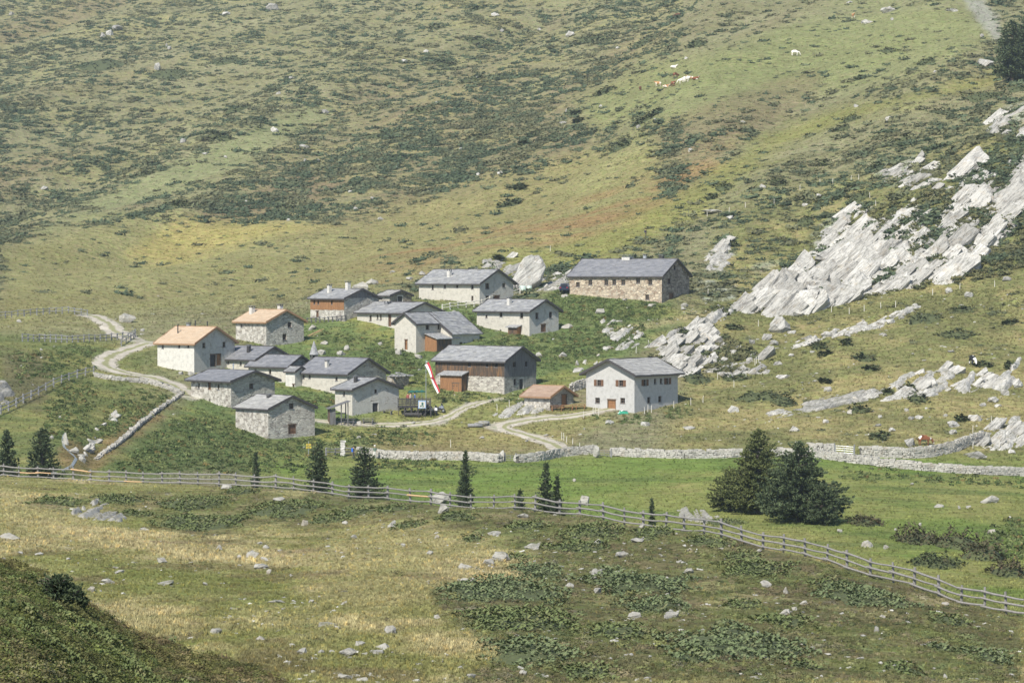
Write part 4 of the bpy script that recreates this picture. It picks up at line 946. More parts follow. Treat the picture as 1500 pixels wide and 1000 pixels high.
far_fence('little dark rail fence below the orange boarded barn', [(450,473),(470,472),(490,471),(506,470)], 6, 430, 'timber_grey', 2, .9)
far_fence('dark board paling by the balcony of the uppermost village house', [(738,429),(748,427.5),(759,427)], 3.6, 470, 'timber_grey', 3, 1.5)
far_fence('two old rails beside the pine and the stone gatepost', [(478,667),(500,666),(518,666)], 13, 380, 'fence_far', 2, 1.0)

# electric-fence stakes on the right-hand slope: each its own thing
stakes = []
def stake(x, y, h=1.15, dm=390):
    P = hit1(x, y, dm)
    r = .05 if P.y < 500 else .06
    m = MB().tube([(0, 0, -.4), (random.uniform(-.03, .03), 0, h * .6), (random.uniform(-.06, .06), 0, h)], [r, r, r * .8], 5)
    o = m.build('fence_stake', M['stake']); o.location = P; tag(o, None, 'stake', 'pale stakes of the electric fences'); stakes.append((o, x, 'pale thin fence stake', place_phrase(x, y, P.y)))
for x, y in [(1036,317),(1068,311),(1092,304),(1134,299),(1172,278),(1201,270),(1220,269),(1247,265),(1258,263),(1274,290),(1283,302),(1111,478),(1132,462),(1218,458),(1244,460),(1266,456),(1290,452),(1312,450),(1366,432),(1406,424),(1457,420),(1085,515),
             (950,508),(932,517),(1030,590),(1012,593),(987,598),(1051,555),(1075,567),(1093,553),(1106,535),(1108,532),(1111,530),(1127,522),(1425,634),(1452,620),(1425,658),(1464,656),(823,644),(826,645),(830,650),(839,653),(849,660),(868,662),(954,604),(949,603),(944,607),(877,609),(728,602),(746,596),(855,613),(1037,432),(660,655),(806,368),(950,508),(869,606),(872,605)]:
    stake(x, y)
label_all(stakes)

# ------------------------------------------------------------------ dry stone walls
def rough_block(m, c, ax, ay, lx, ly, lz):
    V = []
    for sz in (-1, 1):
        for sx, sy in ((-1, -1), (1, -1), (1, 1), (-1, 1)):
            j = lambda: random.uniform(.72, 1.08)
            V.append(tuple(c + ax * (sx * lx * j()) + ay * (sy * ly * j()) + Vector((0, 0, sz * lz * j()))))
    m.quadbox(V)
def dry_wall(label, path, dm, h=1.1, th=.75, stone=.40, rows=None, big=40, group=None, mat='drywall'):
    P = path; L = np.r_[0, np.cumsum([math.dist(a, b) for a, b in zip(P, P[1:])])]; tt = np.linspace(0, L[-1], max(8, int(L[-1] / 3)))
    H_ = hit(np.interp(tt, L, [p[0] for p in P]), np.interp(tt, L, [p[1] for p in P]), dm)[:, :2]
    k = np.array([.25, .5, .25])
    for _ in range(2): H_ = np.stack([np.convolve(np.pad(H_[:, i], 1, mode='edge'), k, 'valid') for i in (0, 1)], 1)
    Lw = np.r_[0, np.cumsum(np.hypot(*np.diff(H_, axis=0).T))]; tot = Lw[-1]
    root = thing('dry_stone_wall', label, 'stone wall', (H_[0, 0], H_[0, 1], float(zat(H_[0, 0], H_[0, 1]))), 0, group); b0 = Vector(root.location)
    def at(t):
        x = np.interp(t, Lw, H_[:, 0]); y = np.interp(t, Lw, H_[:, 1]); x2 = np.interp(min(t + .5, tot), Lw, H_[:, 0]); y2 = np.interp(min(t + .5, tot), Lw, H_[:, 1])
        x1 = np.interp(max(t - .5, 0), Lw, H_[:, 0]); y1 = np.interp(max(t - .5, 0), Lw, H_[:, 1])
        ax = Vector((x2 - x1, y2 - y1, 0)).normalized(); return Vector((x, y, float(zat(x, y)))) - b0, ax, Vector((-ax.y, ax.x, 0))
    core = MB(); t = 0
    while t < tot - .2:
        a, ax, ay = at(t); b, _, ay2 = at(min(t + 1.2, tot)); hh = h * .8
        core.quadbox([a - ay * th * .36 + Vector((0, 0, -.5)), b - ay2 * th * .36 + Vector((0, 0, -.5)), b + ay2 * th * .36 + Vector((0, 0, -.5)), a + ay * th * .36 + Vector((0, 0, -.5)), a - ay * th * .3 + Vector((0, 0, hh)), b - ay2 * th * .3 + Vector((0, 0, hh)), b + ay2 * th * .3 + Vector((0, 0, hh)), a + ay * th * .3 + Vector((0, 0, hh))]); t += 1.2
    core.build('wall_core', M['stone_core'], root)
    rows = rows or max(3, int(round(h / .27))); m = MB(); cnt = 0
    for r in range(rows):
        z = h * (r + .5) / rows
        for side in (-1, 1):
            t = random.uniform(0, .3)
            while t < tot:
                lx = stone * random.uniform(.5, 1.5); a, ax, ay = at(t + lx / 2); top = .12 * float(fbm(np.array(t / 3), np.array(r * 0.), 2, 91))
                c = a + ay * side * (th * .40 - .05 * r / rows + random.uniform(-.05, .05)) + Vector((0, 0, z + top + random.uniform(-.04, .04)))
                rough_block(m, c, ax, ay, lx * .52, random.uniform(.13, .22), h / rows * random.uniform(.42, .66)); t += lx
    s = m.build('rubble', M[mat], root); s['kind'] = 'stuff'
    for i in range(big):                       # the capstones that stand out along the top
        t = tot * (i + random.uniform(.2, .8)) / big; a, ax, ay = at(t); q = MB(); w = random.uniform(.25, .5)
        rough_block(q, a + Vector((0, 0, h + random.uniform(-.02, .12))) + ay * random.uniform(-.12, .12), ax, ay, w, random.uniform(.2, .33), random.uniform(.10, .22)); q.build('capstone', M[mat], root)
    return root
M['stone_core'] = mat_flat('wall_core_rubble', (.10, .095, .085), .95)
dry_wall('long pale dry stone wall along the far edge of the meadow, left stretch up to the gap', [(524,666),(560,671),(600,673),(640,673),(690,674),(733,677)], 385, .95, .8, big=60)
dry_wall('pale dry stone wall of the meadow between the gap and the tall standing stone', [(756,678),(790,675),(820,669),(845,666),(872,664)], 385, 1.0, .75, big=36)
dry_wall('pale dry stone wall of the meadow from the gate bars to the right edge', [(893,667),(930,669),(1000,671),(1060,670),(1150,668),(1190,669),(1230,675),(1290,683),(1350,689),(1420,694),(1530,698),(1650,702)], 380, .98, .85, big=120)
dry_wall('upper darker dry stone wall running from the metal gate up towards the pale rocks', [(1258,670),(1290,671),(1330,671),(1365,668),(1400,660),(1425,650),(1440,645)], 395, 1.25, .8, big=50)
dry_wall('short dark dry stone wall stub left of the metal gate', [(1183,662),(1200,664),(1222,664)], 393, 1.2, .8, big=10)
dry_wall('low stone wall running down the gully bank from the track to the stream', [(268,574),(262,581),(245,592),(225,606),(205,622),(185,640),(162,658),(140,674)], 300, .32, .45, .32, big=24)
dry_wall('low stone retaining wall along the outer edge of the hairpin track', [(138,551),(160,556),(190,559),(220,562),(245,569),(262,577)], 395, .5, .6, .4, big=30)
dry_wall('ruined bit of dry stone wall on the bank beside the small stone hut', [(835,575),(850,569),(862,566)], 410, 1.2, .8, big=10)

# ------------------------------------------------------------------ rock: outcrops that break through the turf
def slab_mesh(seed):
    r = random.Random(seed); bm = bmesh.new(); sh = r.uniform(-.4, .4)
    for sx in (-1, 1):
        for sy in (-1, 1):
            for sz in (-1, 1):
                for _ in range(2): bm.verts.new((sx * r.uniform(.6, 1.05) + sh * sy * .4, sy * r.uniform(.55, 1.0), sz * r.uniform(.7, 1.0)))
    for _ in range(4): bm.verts.new((r.uniform(-.7, .7), r.uniform(-.7, .7), r.uniform(.95, 1.3)))
    res = bmesh.ops.convex_hull(bm, input=bm.verts)
    bmesh.ops.delete(bm, geom=[g for g in res['geom_interior'] if isinstance(g, bmesh.types.BMVert)], context='VERTS')
    bmesh.ops.subdivide_edges(bm, edges=bm.edges, cuts=3, use_grid_fill=True); of = Vector((seed * 3.3, seed * 7.7, 0))
    for v in bm.verts:
        c = v.co.copy(); q = c.y * 3.2 + 1.2 * mnoise.noise(Vector((c.x * 1.1, c.y * .8, 0)) + of); f = q - math.floor(q)
        v.co.z += (.30 * (f if f < .8 else (1 - f) * 4) + .22 * mnoise.noise(Vector((c.x * 1.3, c.y * 3, 2)) + of)) * (1 if c.z > 0 else .3)
        v.co.y += .10 * mnoise.noise(c * 2.5 + of); v.co.x += .12 * mnoise.noise(Vector((c.y * 4, c.z * 2, 5)) + of)
    me = bpy.data.meshes.new('rock_slab'); bm.to_mesh(me); bm.free(); me.materials.append(M['rock']); return me
SLABS = [slab_mesh(k) for k in range(9)]
def outcrop(label, poly, step=.4, amp=1.6, dm=395, soft=1.2, sunk=.35, wl=(6.5, 1.9, .55), n=(-.18, -.62, .76), mat='rock', seed=0, cover=.0, joint=1.0, dip=40, slabs=0, slab=(5,), rough=1.0, name='rock_outcrop'):
    Wp = hit([p[0] for p in poly], [p[1] for p in poly], dm); pts = [(a, b) for a, b, _ in Wp]
    x0, x1 = Wp[:, 0].min() - 2, Wp[:, 0].max() + 2; y0, y1 = Wp[:, 1].min() - 2, Wp[:, 1].max() + 2
    X, Y = np.meshgrid(np.arange(x0, x1, step), np.arange(y0, y1, step * 1.15)); Z = zat(X, Y)
    sd = poly_sd(X, Y, pts) + 1.4 * fbm(X / 3.5, Y / 3.5, 3, 200 + seed)
    al = R(dip); e = X * math.cos(al) + Z * math.sin(al); c = X * math.sin(al) - Z * math.cos(al)
    wv = .55 * fbm(e / 16, c / 9, 2, 210 + seed) + .12 * vnoise(X / 5, Y / 5, 219 + seed)
    def saw(t, drop=.14):
        f = t - np.floor(t); return np.where(f < 1 - drop, f / (1 - drop), (1 - f) / drop)
    cell = lambda t, s: _hash(np.floor(t), np.floor(s), 230 + seed)
    b1 = c / wl[0] + wv; h = saw(b1) * (.75 + .35 * fbm(e / 9, b1 * 0 + np.floor(b1), 2, 216 + seed))
    b2 = c / wl[1] + wv * 2.2 + .3 * fbm(e / 4, c / 3, 2, 211 + seed); h = h + .34 * saw(b2, .2) + .16 * joint * cell(b2, e / 3.2 + 3 * fbm(c / 3, e / 3, 1, 5))
    b3 = c / wl[2] + wv * 4 + .4 * fbm(e / 1.5, c / 1.2, 2, 212 + seed); h = h + .10 * saw(b3, .25) * rough
    h = h + .35 * fbm(e / 11, Y / 9, 2, 213 + seed) + .05 * rough * fbm(X / .9, Y / .9, 2, 214 + seed)
    m = sstep(-soft, soft * 1.4, sd)
    h = amp * (h * m) - sunk - cover * sstep(-.1, .45, fbm(X / 4.5, Y / 4.5, 3, 215 + seed)) - (1 - m) * amp * .6
    nn = np.array(n) / np.linalg.norm(n)
    Pn = np.stack([X, Y, Z], 2) + h[..., None] * nn
    o = grid_obj(name, Pn, M[mat], None, False, keep=(sd > -soft - 1.0) & (h > -1.2))
    tag(o, label, 'rock outcrop')
    if slabs:                                  # the tilted plates of bedrock, each a part
        k = 0; tries = 0
        px0, px1 = min(p[0] for p in poly), max(p[0] for p in poly); py0, py1 = min(p[1] for p in poly), max(p[1] for p in poly)
        while k < slabs and tries < 6000:
            tries += 1; x, y = random.uniform(px0, px1), random.uniform(py0, py1)
            if float(poly_sd(np.array(x), np.array(y), poly)) < 1: continue
            P = hit1(x, y, dm); band = float(fbm(np.array((P.x * math.sin(R(dip)) - P.z * math.cos(R(dip))) / (slab[0] * .55)), np.array((P.x * .74 + P.z * .67) / (slab[0] * 2.2)), 2, 240 + seed))
            if band < (.02 if seed == 1 else -.05) and random.random() < (.84 if seed == 1 else .9): continue
            L = slab[0] * random.uniform(.45, 1.25) * (1.0 if random.random() < .55 else .42); Wd = L * random.uniform(.26, .52); T = L * random.uniform(.07, .14)
            t = Vector((math.cos(R(dip + random.uniform(-15, 15))), random.uniform(.1, .8), math.sin(R(dip + random.uniform(-15, 15))))).normalized()
            nv = Vector((random.uniform(-.5, .1), -.70, random.uniform(.45, .8))); nv = (nv - t * nv.dot(t)).normalized(); b = nv.cross(t)
            me = SLABS[random.randrange(len(SLABS))]; so = bpy.data.objects.new('rock_slab', me); COL.objects.link(so); so.parent = o
            mt = Matrix((t * L * .5, b * Wd * .5, nv * T)).transposed().to_4x4(); mt.translation = P + nv * T * random.uniform(-.75, .1); so.matrix_basis = mt; k += 1
    return o
outcrop('great white slabby cliff of tilted rock layers rising at the right edge', [(1078,458),(1105,428),(1170,380),(1235,328),(1285,292),(1328,275),(1375,262),(1400,255),(1440,238),(1500,225),(1560,215),(1560,330),(1500,335),(1440,372),(1400,412),(1330,425),(1280,432),(1230,446),(1180,462),(1130,464)],
        .4, 1.5, 440, 1.4, .75, (6.8, 2.1, .6), cover=1.9, seed=1, slabs=260, slab=(10.5,), joint=1.6)
outcrop('second white cliff step at the right edge, beyond the shrubby cleft of the great slabs', [(1395,300),(1440,262),(1500,235),(1560,225),(1560,325),(1500,330),(1440,368),(1400,405),(1345,420),(1330,400),(1370,350)], .4, 1.3, 440, 1.2, .75, (5.0, 1.8, .6), cover=1.7, seed=22, joint=1.6, slabs=120, slab=(7.5,), dip=44)
outcrop('whitish craggy outcrop on the bank right behind the grey shuttered house', [(942,524),(962,492),(1000,478),(1040,482),(1080,505),(1130,528),(1125,546),(1080,552),(1040,547),(1000,556),(962,546)], .3, 1.0, 410, .8, .45, (3.6, 1.3, .45), cover=1.0, seed=2, slabs=110, slab=(4.8,), joint=1.8)
outcrop('long pale rock rib slanting up from the outcrop to the great cliff', [(1022,478),(1040,462),(1080,440),(1092,446),(1060,468),(1036,484)], .26, 1.4, 430, .6, .3, (3.0, 1.2, .4), cover=.7, seed=3, slabs=14, slab=(3.6,))
outcrop('grey slabs of bedrock standing out in the middle of the right pasture', [(1283,574),(1325,548),(1362,538),(1402,541),(1392,574),(1340,586),(1292,588)], .26, .9, 400, .6, .35, (3.0, 1.2, .45), cover=.6, seed=4, slabs=34, slab=(4.0,), dip=32, joint=1.4)
outcrop('smaller grey slabs right of the middle bedrock slabs, near the right edge', [(1394,566),(1425,548),(1455,543),(1452,566),(1420,578),(1398,578)], .24, 1.2, 400, .5, .3, (2.4, 1.0, .4), cover=.5, seed=5, slabs=16, slab=(3.0,), dip=35)
outcrop('pale rock knob at the right edge above the black and white cow', [(1452,568),(1470,545),(1500,522),(1550,500),(1550,552),(1500,556),(1470,572)], .26, 1.4, 400, .6, .3, (3.0, 1.1, .4), cover=.6, seed=6, slabs=20, slab=(3.6,))
outcrop('white rock hump at the right edge beside the upper stone wall', [(1420,652),(1438,632),(1470,615),(1500,600),(1550,580),(1550,650),(1490,656),(1450,660)], .24, 1.0, 396, .6, .3, (3.4, 1.2, .4), cover=.5, seed=7, slabs=26, slab=(4.2,), dip=35)
outcrop('low broken grey rock band above the wall, right of the grey house', [(1115,612),(1150,598),(1200,582),(1250,574),(1288,572),(1284,586),(1230,594),(1190,604),(1140,614)], .24, .95, 398, .5, .3, (2.2, .9, .4), cover=.7, seed=8, slabs=34, slab=(2.2,), dip=15)
outcrop('line of pale rubble and ledges under the great cliff', [(1155,508),(1180,495),(1215,486),(1260,474),(1300,460),(1345,445),(1352,454),(1310,472),(1260,486),(1215,500),(1170,514)], .24, .95, 425, .5, .3, (1.8, .8, .35), cover=.8, seed=9, slabs=40, slab=(2.2,), dip=20)
outcrop('mossy pale crag above and left of the great cliff', [(1190,356),(1215,318),(1248,305),(1243,338),(1212,364)], .34, 1.3, 470, .7, .3, cover=1.2, seed=10, slabs=14, slab=(5.0,))
outcrop('weathered pale rock patches on the grassy shoulder above the cliff', [(1275,250),(1335,228),(1378,252),(1332,274),(1290,270)], .4, 1.1, 470, .8, .45, cover=1.4, seed=11, slabs=12, slab=(5.0,))
outcrop('pale crag at the right edge under the dark conifer', [(1440,198),(1470,160),(1500,145),(1550,140),(1550,200),(1490,200)], .45, 1.6, 480, .8, .5, cover=1.4, seed=12, slabs=18, slab=(7.0,))
outcrop('pale slanting rock face up the bank right of the big tan barn', [(1028,382),(1062,348),(1074,372),(1062,404),(1035,398)], .3, 1.2, 470, .6, .35, cover=.9, seed=13, slabs=12, slab=(4.5,))
outcrop('broken white rocks in the bank between big barn and grey house', [(870,470),(905,468),(950,490),(940,505),(900,520),(865,540),(840,545),(852,528),(895,500)], .26, .8, 430, .5, .35, (1.8, .8, .35), cover=.9, seed=14, slabs=12, slab=(1.9,), dip=35)
outcrop('bare rock ribs beside the little stream in the gully', [(118,668),(126,640),(150,620),(176,598),(182,603),(155,630),(140,655),(128,672)], .24, .9, 300, .5, .3, (1.6, .8, .3), seed=15, slabs=14, slab=(2.4,), cover=.4)
outcrop('light rock bluff at the left edge of the gully', [(-40,560),(0,562),(14,566),(16,580),(8,596),(-10,606),(-40,600)], .28, 1.5, 330, .6, .2, cover=.3, seed=16, slabs=12, slab=(3.6,))
outcrop('jumble of pale rocks on the slope above the uppermost houses', [(690,392),(715,378),(750,375),(765,385),(800,395),(860,405),(860,425),(800,428),(770,422),(745,405),(700,400)], .3, .9, 480, .6, .4, (2.2, 1.0, .4), cover=1.1, seed=17, slabs=30, slab=(2.6,), dip=30)
outcrop('flat grey bedrock ribs in the turf below the left part of the fence', [(110,752),(135,735),(165,733),(160,742),(150,752),(175,750),(176,762),(130,768)], .12, .45, 110, .3, .12, (1.0, .45, .18), n=(0, -.3, .95), seed=18, mat='boulder')
outcrop('pale bedrock ledge under the walls of the small stone hut', [(715,612),(735,600),(765,590),(800,600),(790,607),(760,609),(735,616)], .2, .6, 395, .4, .2, (1.4, .7, .3), seed=19, cover=.2)
outcrop('grey bedrock shelf just behind the fence by the dark pines', [(985,752),(1000,744),(1025,745),(1050,756),(1040,768),(1000,762)], .14, .6, 150, .3, .12, (1.2, .6, .25), n=(0, -.3, .95), seed=20, mat='boulder')
outcrop('scattered grey ledges in the heath right of centre of the near slope', [(880,815),(905,800),(950,780),(965,785),(930,802),(905,818),(870,850),(835,862),(845,848)], .12, .38, 108, .25, .16, (1.0, .45, .2), n=(0, -.3, .95), seed=21, mat='boulder', cover=.35)

def hull_rock(seed, sx, sy, sz, sub=2, rough=.10, pts=16, cut=True):
    r = random.Random(seed); bm = bmesh.new()
    for _ in range(pts):
        a = r.uniform(0, 6.283); z = r.uniform(-1, 1); q = math.sqrt(1 - z * z)
        k = r.uniform(.82, 1.05); bm.verts.new((q * math.cos(a) * k, q * math.sin(a) * k, z * k))
    res = bmesh.ops.convex_hull(bm, input=bm.verts)
    bmesh.ops.delete(bm, geom=[g for g in res['geom_interior'] if isinstance(g, bmesh.types.BMVert)], context='VERTS')
    if sub: bmesh.ops.subdivide_edges(bm, edges=bm.edges, cuts=sub, use_grid_fill=True)
    off = Vector((seed * 3.7 % 50, seed * 1.3 % 50, 0))
    for v in bm.verts:
        n = mnoise.fractal(v.co * 2.2 + off, 1.0, 2.0, 3); st = mnoise.noise(Vector((v.co.x * .7, v.co.y * .7, v.co.z * 5)) + off)
        v.co += v.co.normalized() * (rough * n + rough * .6 * st)
        v.co.x *= sx; v.co.y *= sy; v.co.z *= sz
    me = bpy.data.meshes.new('boulder'); bm.to_mesh(me); bm.free(); return me
rock_items = []
def boulder(x, y, w, h, dm=95, mat='boulder', base=None, name='boulder', tilt=0, cat='rock', sink=.30, seed=None, label=None):
    P = hit1(x, y + h * .42, dm); s = F / P.y; W, Hh = w / s, h / s
    me = hull_rock(seed if seed is not None else int(x * 7 + y * 13), W * .54, W * random.uniform(.38, .55), Hh * .75, 2 if w > 12 else 1)
    me.materials.append(M[mat]); o = bpy.data.objects.new(name, me); COL.objects.link(o)
    o.location = P + Vector((0, W * .2, Hh * (.75 - sink) * .6)); o.rotation_euler = (random.uniform(-.15, .15), tilt or random.uniform(-.12, .12), random.uniform(-.5, .5))
    tag(o, label, cat)
    if not label:
        o['group'] = 'loose rocks lying in the turf'
        b = base or ('big grey boulder' if W * Hh > 1.2 and Hh / W > .35 else 'flat pale stone' if h / w < .42 else 'small pale stone' if w < 13 else 'pale grey boulder')
        rock_items.append((o, x, b, place_phrase(x, y, P.y)))
    return o
for r in [(15,786,32,11),(332,713,18,8),(446,765,12,11),(407,731,20,7),(370,812,22,10),(386,819,16,8),(381,829,28,8),(394,837,9,8),(321,801,13,8),(237,820,17,9),(243,854,36,5),(158,851,22,7),(135,863,18,9),(174,837,18,6),(405,881,30,5),(318,924,25,9),(381,934,16,6),
          (443,953,18,10),(428,944,11,6),(470,954,10,6),(486,954,10,5),(210,775,18,6),(732,815,34,16),(715,824,20,10),(680,830,24,11),(680,850,17,8),(693,850,9,8),(724,781,23,7),(766,755,17,8),(576,766,9,10),(574,769,15,9),(571,922,21,12),(561,946,28,8),(553,954,22,7),
          (510,955,28,14),(525,942,19,7),(931,900,22,11),(984,901,28,12),(876,865,14,9),(910,812,28,8),(935,791,24,7),(781,801,28,9),(876,793,16,9),(834,857,14,8),(870,846,10,6),(1008,835,19,10),(1123,855,18,11),(1152,864,9,12),(1152,897,18,10),(1178,883,14,7),(1163,891,10,7),(1285,922,13,10),(1293,903,11,6),
          (1209,818,11,6),(1385,884,13,5),(1385,990,10,8),(1270,797,19,11),(1298,801,10,7),(1112,806,9,5),(855,733,24,17),(518,786,10,8),(640,786,9,6),(590,798,10,6),(630,809,12,6),(640,903,10,6),(500,905,9,5),(505,882,8,5),(455,880,12,5),(380,795,10,5),(390,801,12,6),(410,806,10,5),(350,815,9,5),(428,842,9,5),(300,855,8,5),(415,891,9,4),
          (480,915,34,5),(495,918,14,5),(505,765,10,6),(20,832,12,4),(57,811,14,4),(100,818,8,4),(30,809,9,4),(690,990,16,8),(765,985,14,8),(800,990,10,6),(505,990,26,8),(530,995,20,7),(995,822,10,5),(1010,805,9,5),(960,843,9,5),(905,837,9,5),(940,770,10,6),(1230,777,9,6),(1190,948,10,5)]:
    boulder(*r)
boulder(64, 692, 42, 17, 200, label='big grey boulder leaning against the left end of the rail fence')
boulder(645, 729, 32, 18, 150, label='big grey boulder standing in front of the rail fence at centre'); boulder(648, 745, 20, 14, 140, label='grey boulder just below the big fence boulder at centre')
for r in [(1449,731,30,13),(1376,741,15,6),(1419,742,11,5),(1454,779,14,9),(841,703,6,4),(1405,743,6,5),(1336,708,6,4),(1312,775,5,4),(1348,767,5,6),(1480,757,6,4)]: boulder(*r, dm=268)
for r in [(1143,476,32,26),(1035,470,18,10),(1170,459,20,11),(1100,500,16,9),(1123,493,18,10),(1134,502,16,8),(1160,485,14,8),(1283,478,14,7),(1294,490,12,5),(1214,570,16,8),(1075,600,18,10),(1165,628,18,8),(1010,626,20,5),(945,620,16,8),(893,618,14,7),(1140,532,14,6),(1148,551,22,7),(1160,520,12,5),(1190,515,9,4),
          (1307,629,11,7),(1245,604,9,8),(1210,617,11,6),(1285,622,14,6),(1335,611,10,8),(1347,611,14,6),(1333,648,20,14),(1482,661,14,7),(1430,668,36,12),(1385,608,8,5),(1396,621,20,10),(1395,632,16,8),(1430,612,26,10),(1393,514,10,5),(1490,562,20,14),(1472,575,14,10),(1455,585,18,9),(1440,592,12,7),(1462,594,12,5),(1328,600,8,5),(1290,610,8,5),
          (1242,490,10,6),(1212,490,18,9),(1225,488,12,8),(1195,495,14,8),(1305,470,16,9),(1320,464,14,7),(1290,474,12,6),(1278,480,8,5),(1068,551,16,8),(1085,540,14,6),(1335,420,18,7),(1420,432,16,9),(1390,425,12,8),(1475,408,18,8)]: boulder(*r, dm=396, mat='rock')
boulder(185, 466, 26, 15, 430, label='rounded grey boulder on the grass beside the upper track bend')
for r in [(208,483,9,5),(209,489,10,3),(75,640,8,6),(96,643,8,20),(118,667,14,8),(95,647,10,8),(88,611,6,5),(30,536,5,4),(60,512,5,4),(28,470,8,5),(108,660,20,10),(120,672,12,9)]: boulder(*r, dm=300)
for r in [(475,502,12,6),(500,517,16,8),(508,509,12,8),(470,516,16,9),(456,480,16,8),(583,516,12,8),(557,503,9,5),(612,522,14,8),(680,522,10,6),(845,532,10,8),(825,520,14,8),(790,520,12,8),(880,455,18,10),(915,438,9,6),(828,433,12,5),(525,640,7,5),(548,590,10,6),(775,470,12,5),(830,478,20,7),(605,619,8,5),(526,619,8,6),(705,640,9,5),(770,645,9,4),(705,620,26,7),(800,637,9,3),(955,447,14,5),(690,476,8,5),
          (528,420,26,14),(545,413,20,9),(620,400,14,6),(600,408,12,5),(575,398,10,4),(535,450,12,6),(375,604,16,11),(280,547,12,7),(292,548,10,7),(265,546,10,6),(315,548,14,6),(1003,447,16,6),(1000,452,12,5),(860,420,12,5)]: boulder(*r, dm=400)
boulder(773, 401, 44, 54, 480, mat='rock', label='tall leaning pale green grey slab on the slope above the village', tilt=.45, seed=5, sink=.1)
for r in [(170,38,22,14),(160,48,12,10),(150,52,14,8),(400,10,22,12),(330,20,14,7),(16,19,10,8),(230,98,10,12),(248,70,8,6),(245,66,6,6),(835,50,14,9),(725,21,12,6),(790,43,6,4),(592,90,10,7),(624,75,8,5),(408,136,8,5),(402,190,12,8),(268,206,10,8),(445,215,16,9),(475,163,14,6),(427,114,9,5),(62,275,18,6),(330,230,6,4),(465,235,8,5),(447,235,6,5),(422,322,8,4),(300,225,8,4),(360,295,6,4),(520,305,8,5),(557,320,10,4),(700,113,6,4),(735,45,7,5),(905,70,6,4),(1300,15,22,9),(1270,32,20,6),(1307,28,6,4),(1395,15,20,5),(1440,52,9,6),(1445,92,26,14),(1370,105,6,4),(1303,173,14,7),(1088,179,10,4),(1254,155,8,5),(830,163,6,8),(825,180,12,5),(880,155,6,4),(935,185,8,6),(960,175,6,4),
          (1005,85,6,4),(1070,318,16,9),(1118,272,14,7),(1045,310,40,5),(1180,300,10,5),(1200,286,10,6),(1011,220,14,5),(1245,3,12,4),(733,253,10,5),(700,255,8,5),(640,150,6,4),(545,290,6,4),(513,280,6,4),(675,218,6,4),(580,245,7,4)]: boulder(*r, dm=520, mat='rock')
label_all(rock_items)
# standing stones of the wall and gateposts
for x, y, w, h, l in [(735,676,9,19,'white standing stone at the left of the gap in the meadow wall'),(757,677,10,13,'low blocky stone at the right of the gap in the meadow wall'),(874,670,11,20,'tall whitish standing stone beside the wooden gate bars')]:
    P = hit1(x, y, 385); s = F / P.y; me = hull_rock(int(x), w / s * .55, w / s * .45, h / s * .56, 1, .06, 22); me.materials.append(M['drywall'])
    o = bpy.data.objects.new('standing_stone', me); COL.objects.link(o); o.location = P + Vector((0, -.3, h / s * .42)); tag(o, l, 'stone')
P = hit1(502, 668, 380); s = F / P.y; m = MB()
for k in range(9): rough_block(m, Vector((random.uniform(-.05, .05), 0, .12 + k * .22)), Vector((1, 0, 0)), Vector((0, 1, 0)), .30 + .05 * random.random(), .3, .13)
rough_block(m, Vector((.05, 0, 2.1)), Vector((1, 0, 0)), Vector((0, 1, 0)), .42, .38, .1)
o = thing('stone_pillar', 'whitewashed stone gate pillar at the left end of the meadow wall', 'pillar', P); m.build('masonry', M['lime'], o)
# ------------------------------------------------------------------ flag, shelter, terrace, benches, vehicles, people, animals
def flag():
    P = hit1(624, 592, 400); s = F / P.y; z = lambda y: (592 - y) / s; X = lambda x: (x - 624) / s
    root = thing('flag_banner', 'long red and white banner flag blown aslant from its pole beside the dark barn', 'flag', P)
    MB().tube([(0, 0, -.5), (0, 0, z(560)), (0, 0, z(527))], [.06, .05, .035], 8).build('pole', M['metal'], root)
    MB().tube([(0, 0, z(529.5)), (X(626.5), -.05, z(529.6))], .03, 6).build('crossbar', M['metal'], root)
    top = Vector((X(622.0), -.05, z(534.5))), Vector((X(627), -.05, z(529.5))); bot = Vector((X(640.4), -.9, z(576))), Vector((X(643.8), -.9, z(573)))
    mats = [mat_flat('white_flag_cloth', (.72, .72, .70), .8, .1, 0, .08), mat_flat('red_flag_cloth', (.42, .05, .065), .8, .1, 0, .1)]
    V, Fc, mi = [], [], []; n = 14
    for i in range(n + 1):
        t = i / n
        for k in range(5):
            w = k / 4; p = top[0].lerp(bot[0], t).lerp(top[1].lerp(bot[1], t), w); p += Vector((.10 * math.sin(t * 7 + w) + .10 * math.sin(t * 3.1) , .16 * math.sin(t * 9 + w * 2), 0)); V.append(p)
    for i in range(n):
        for k in range(4): a = i * 5 + k; Fc.append((a, a + 1, a + 6, a + 5)); mi.append(0 if k < 2 else 1)
    mesh_obj('cloth', V, Fc, mats, root, True, midx=mi)
    c = Vector(V[7 * 5 + 2]) + Vector((-.06, -.05, 0)); e = .20       # the small red eagle at the middle of the cloth
    sh = [(0, 1.1), (.25, .8), (.2, .5), (.9, .9), (1.1, .2), (.7, -.2), (.35, -.1), (.45, -.7), (0, -1.1), (-.45, -.7), (-.35, -.1), (-.7, -.2), (-1.1, .2), (-.9, .9), (-.2, .5), (-.25, .8)]
    Vv = [(c.x + a * e, c.y - .02, c.z + b * e) for a, b in sh]; Vb = [(x, y + .03, zz) for x, y, zz in Vv]; N = len(sh)
    mesh_obj('eagle_emblem', Vv + Vb, [tuple(range(N))[::-1], tuple(range(N, 2 * N))] + [(i, (i + 1) % N, N + (i + 1) % N, N + i) for i in range(N)], mats[1], root)
flag()

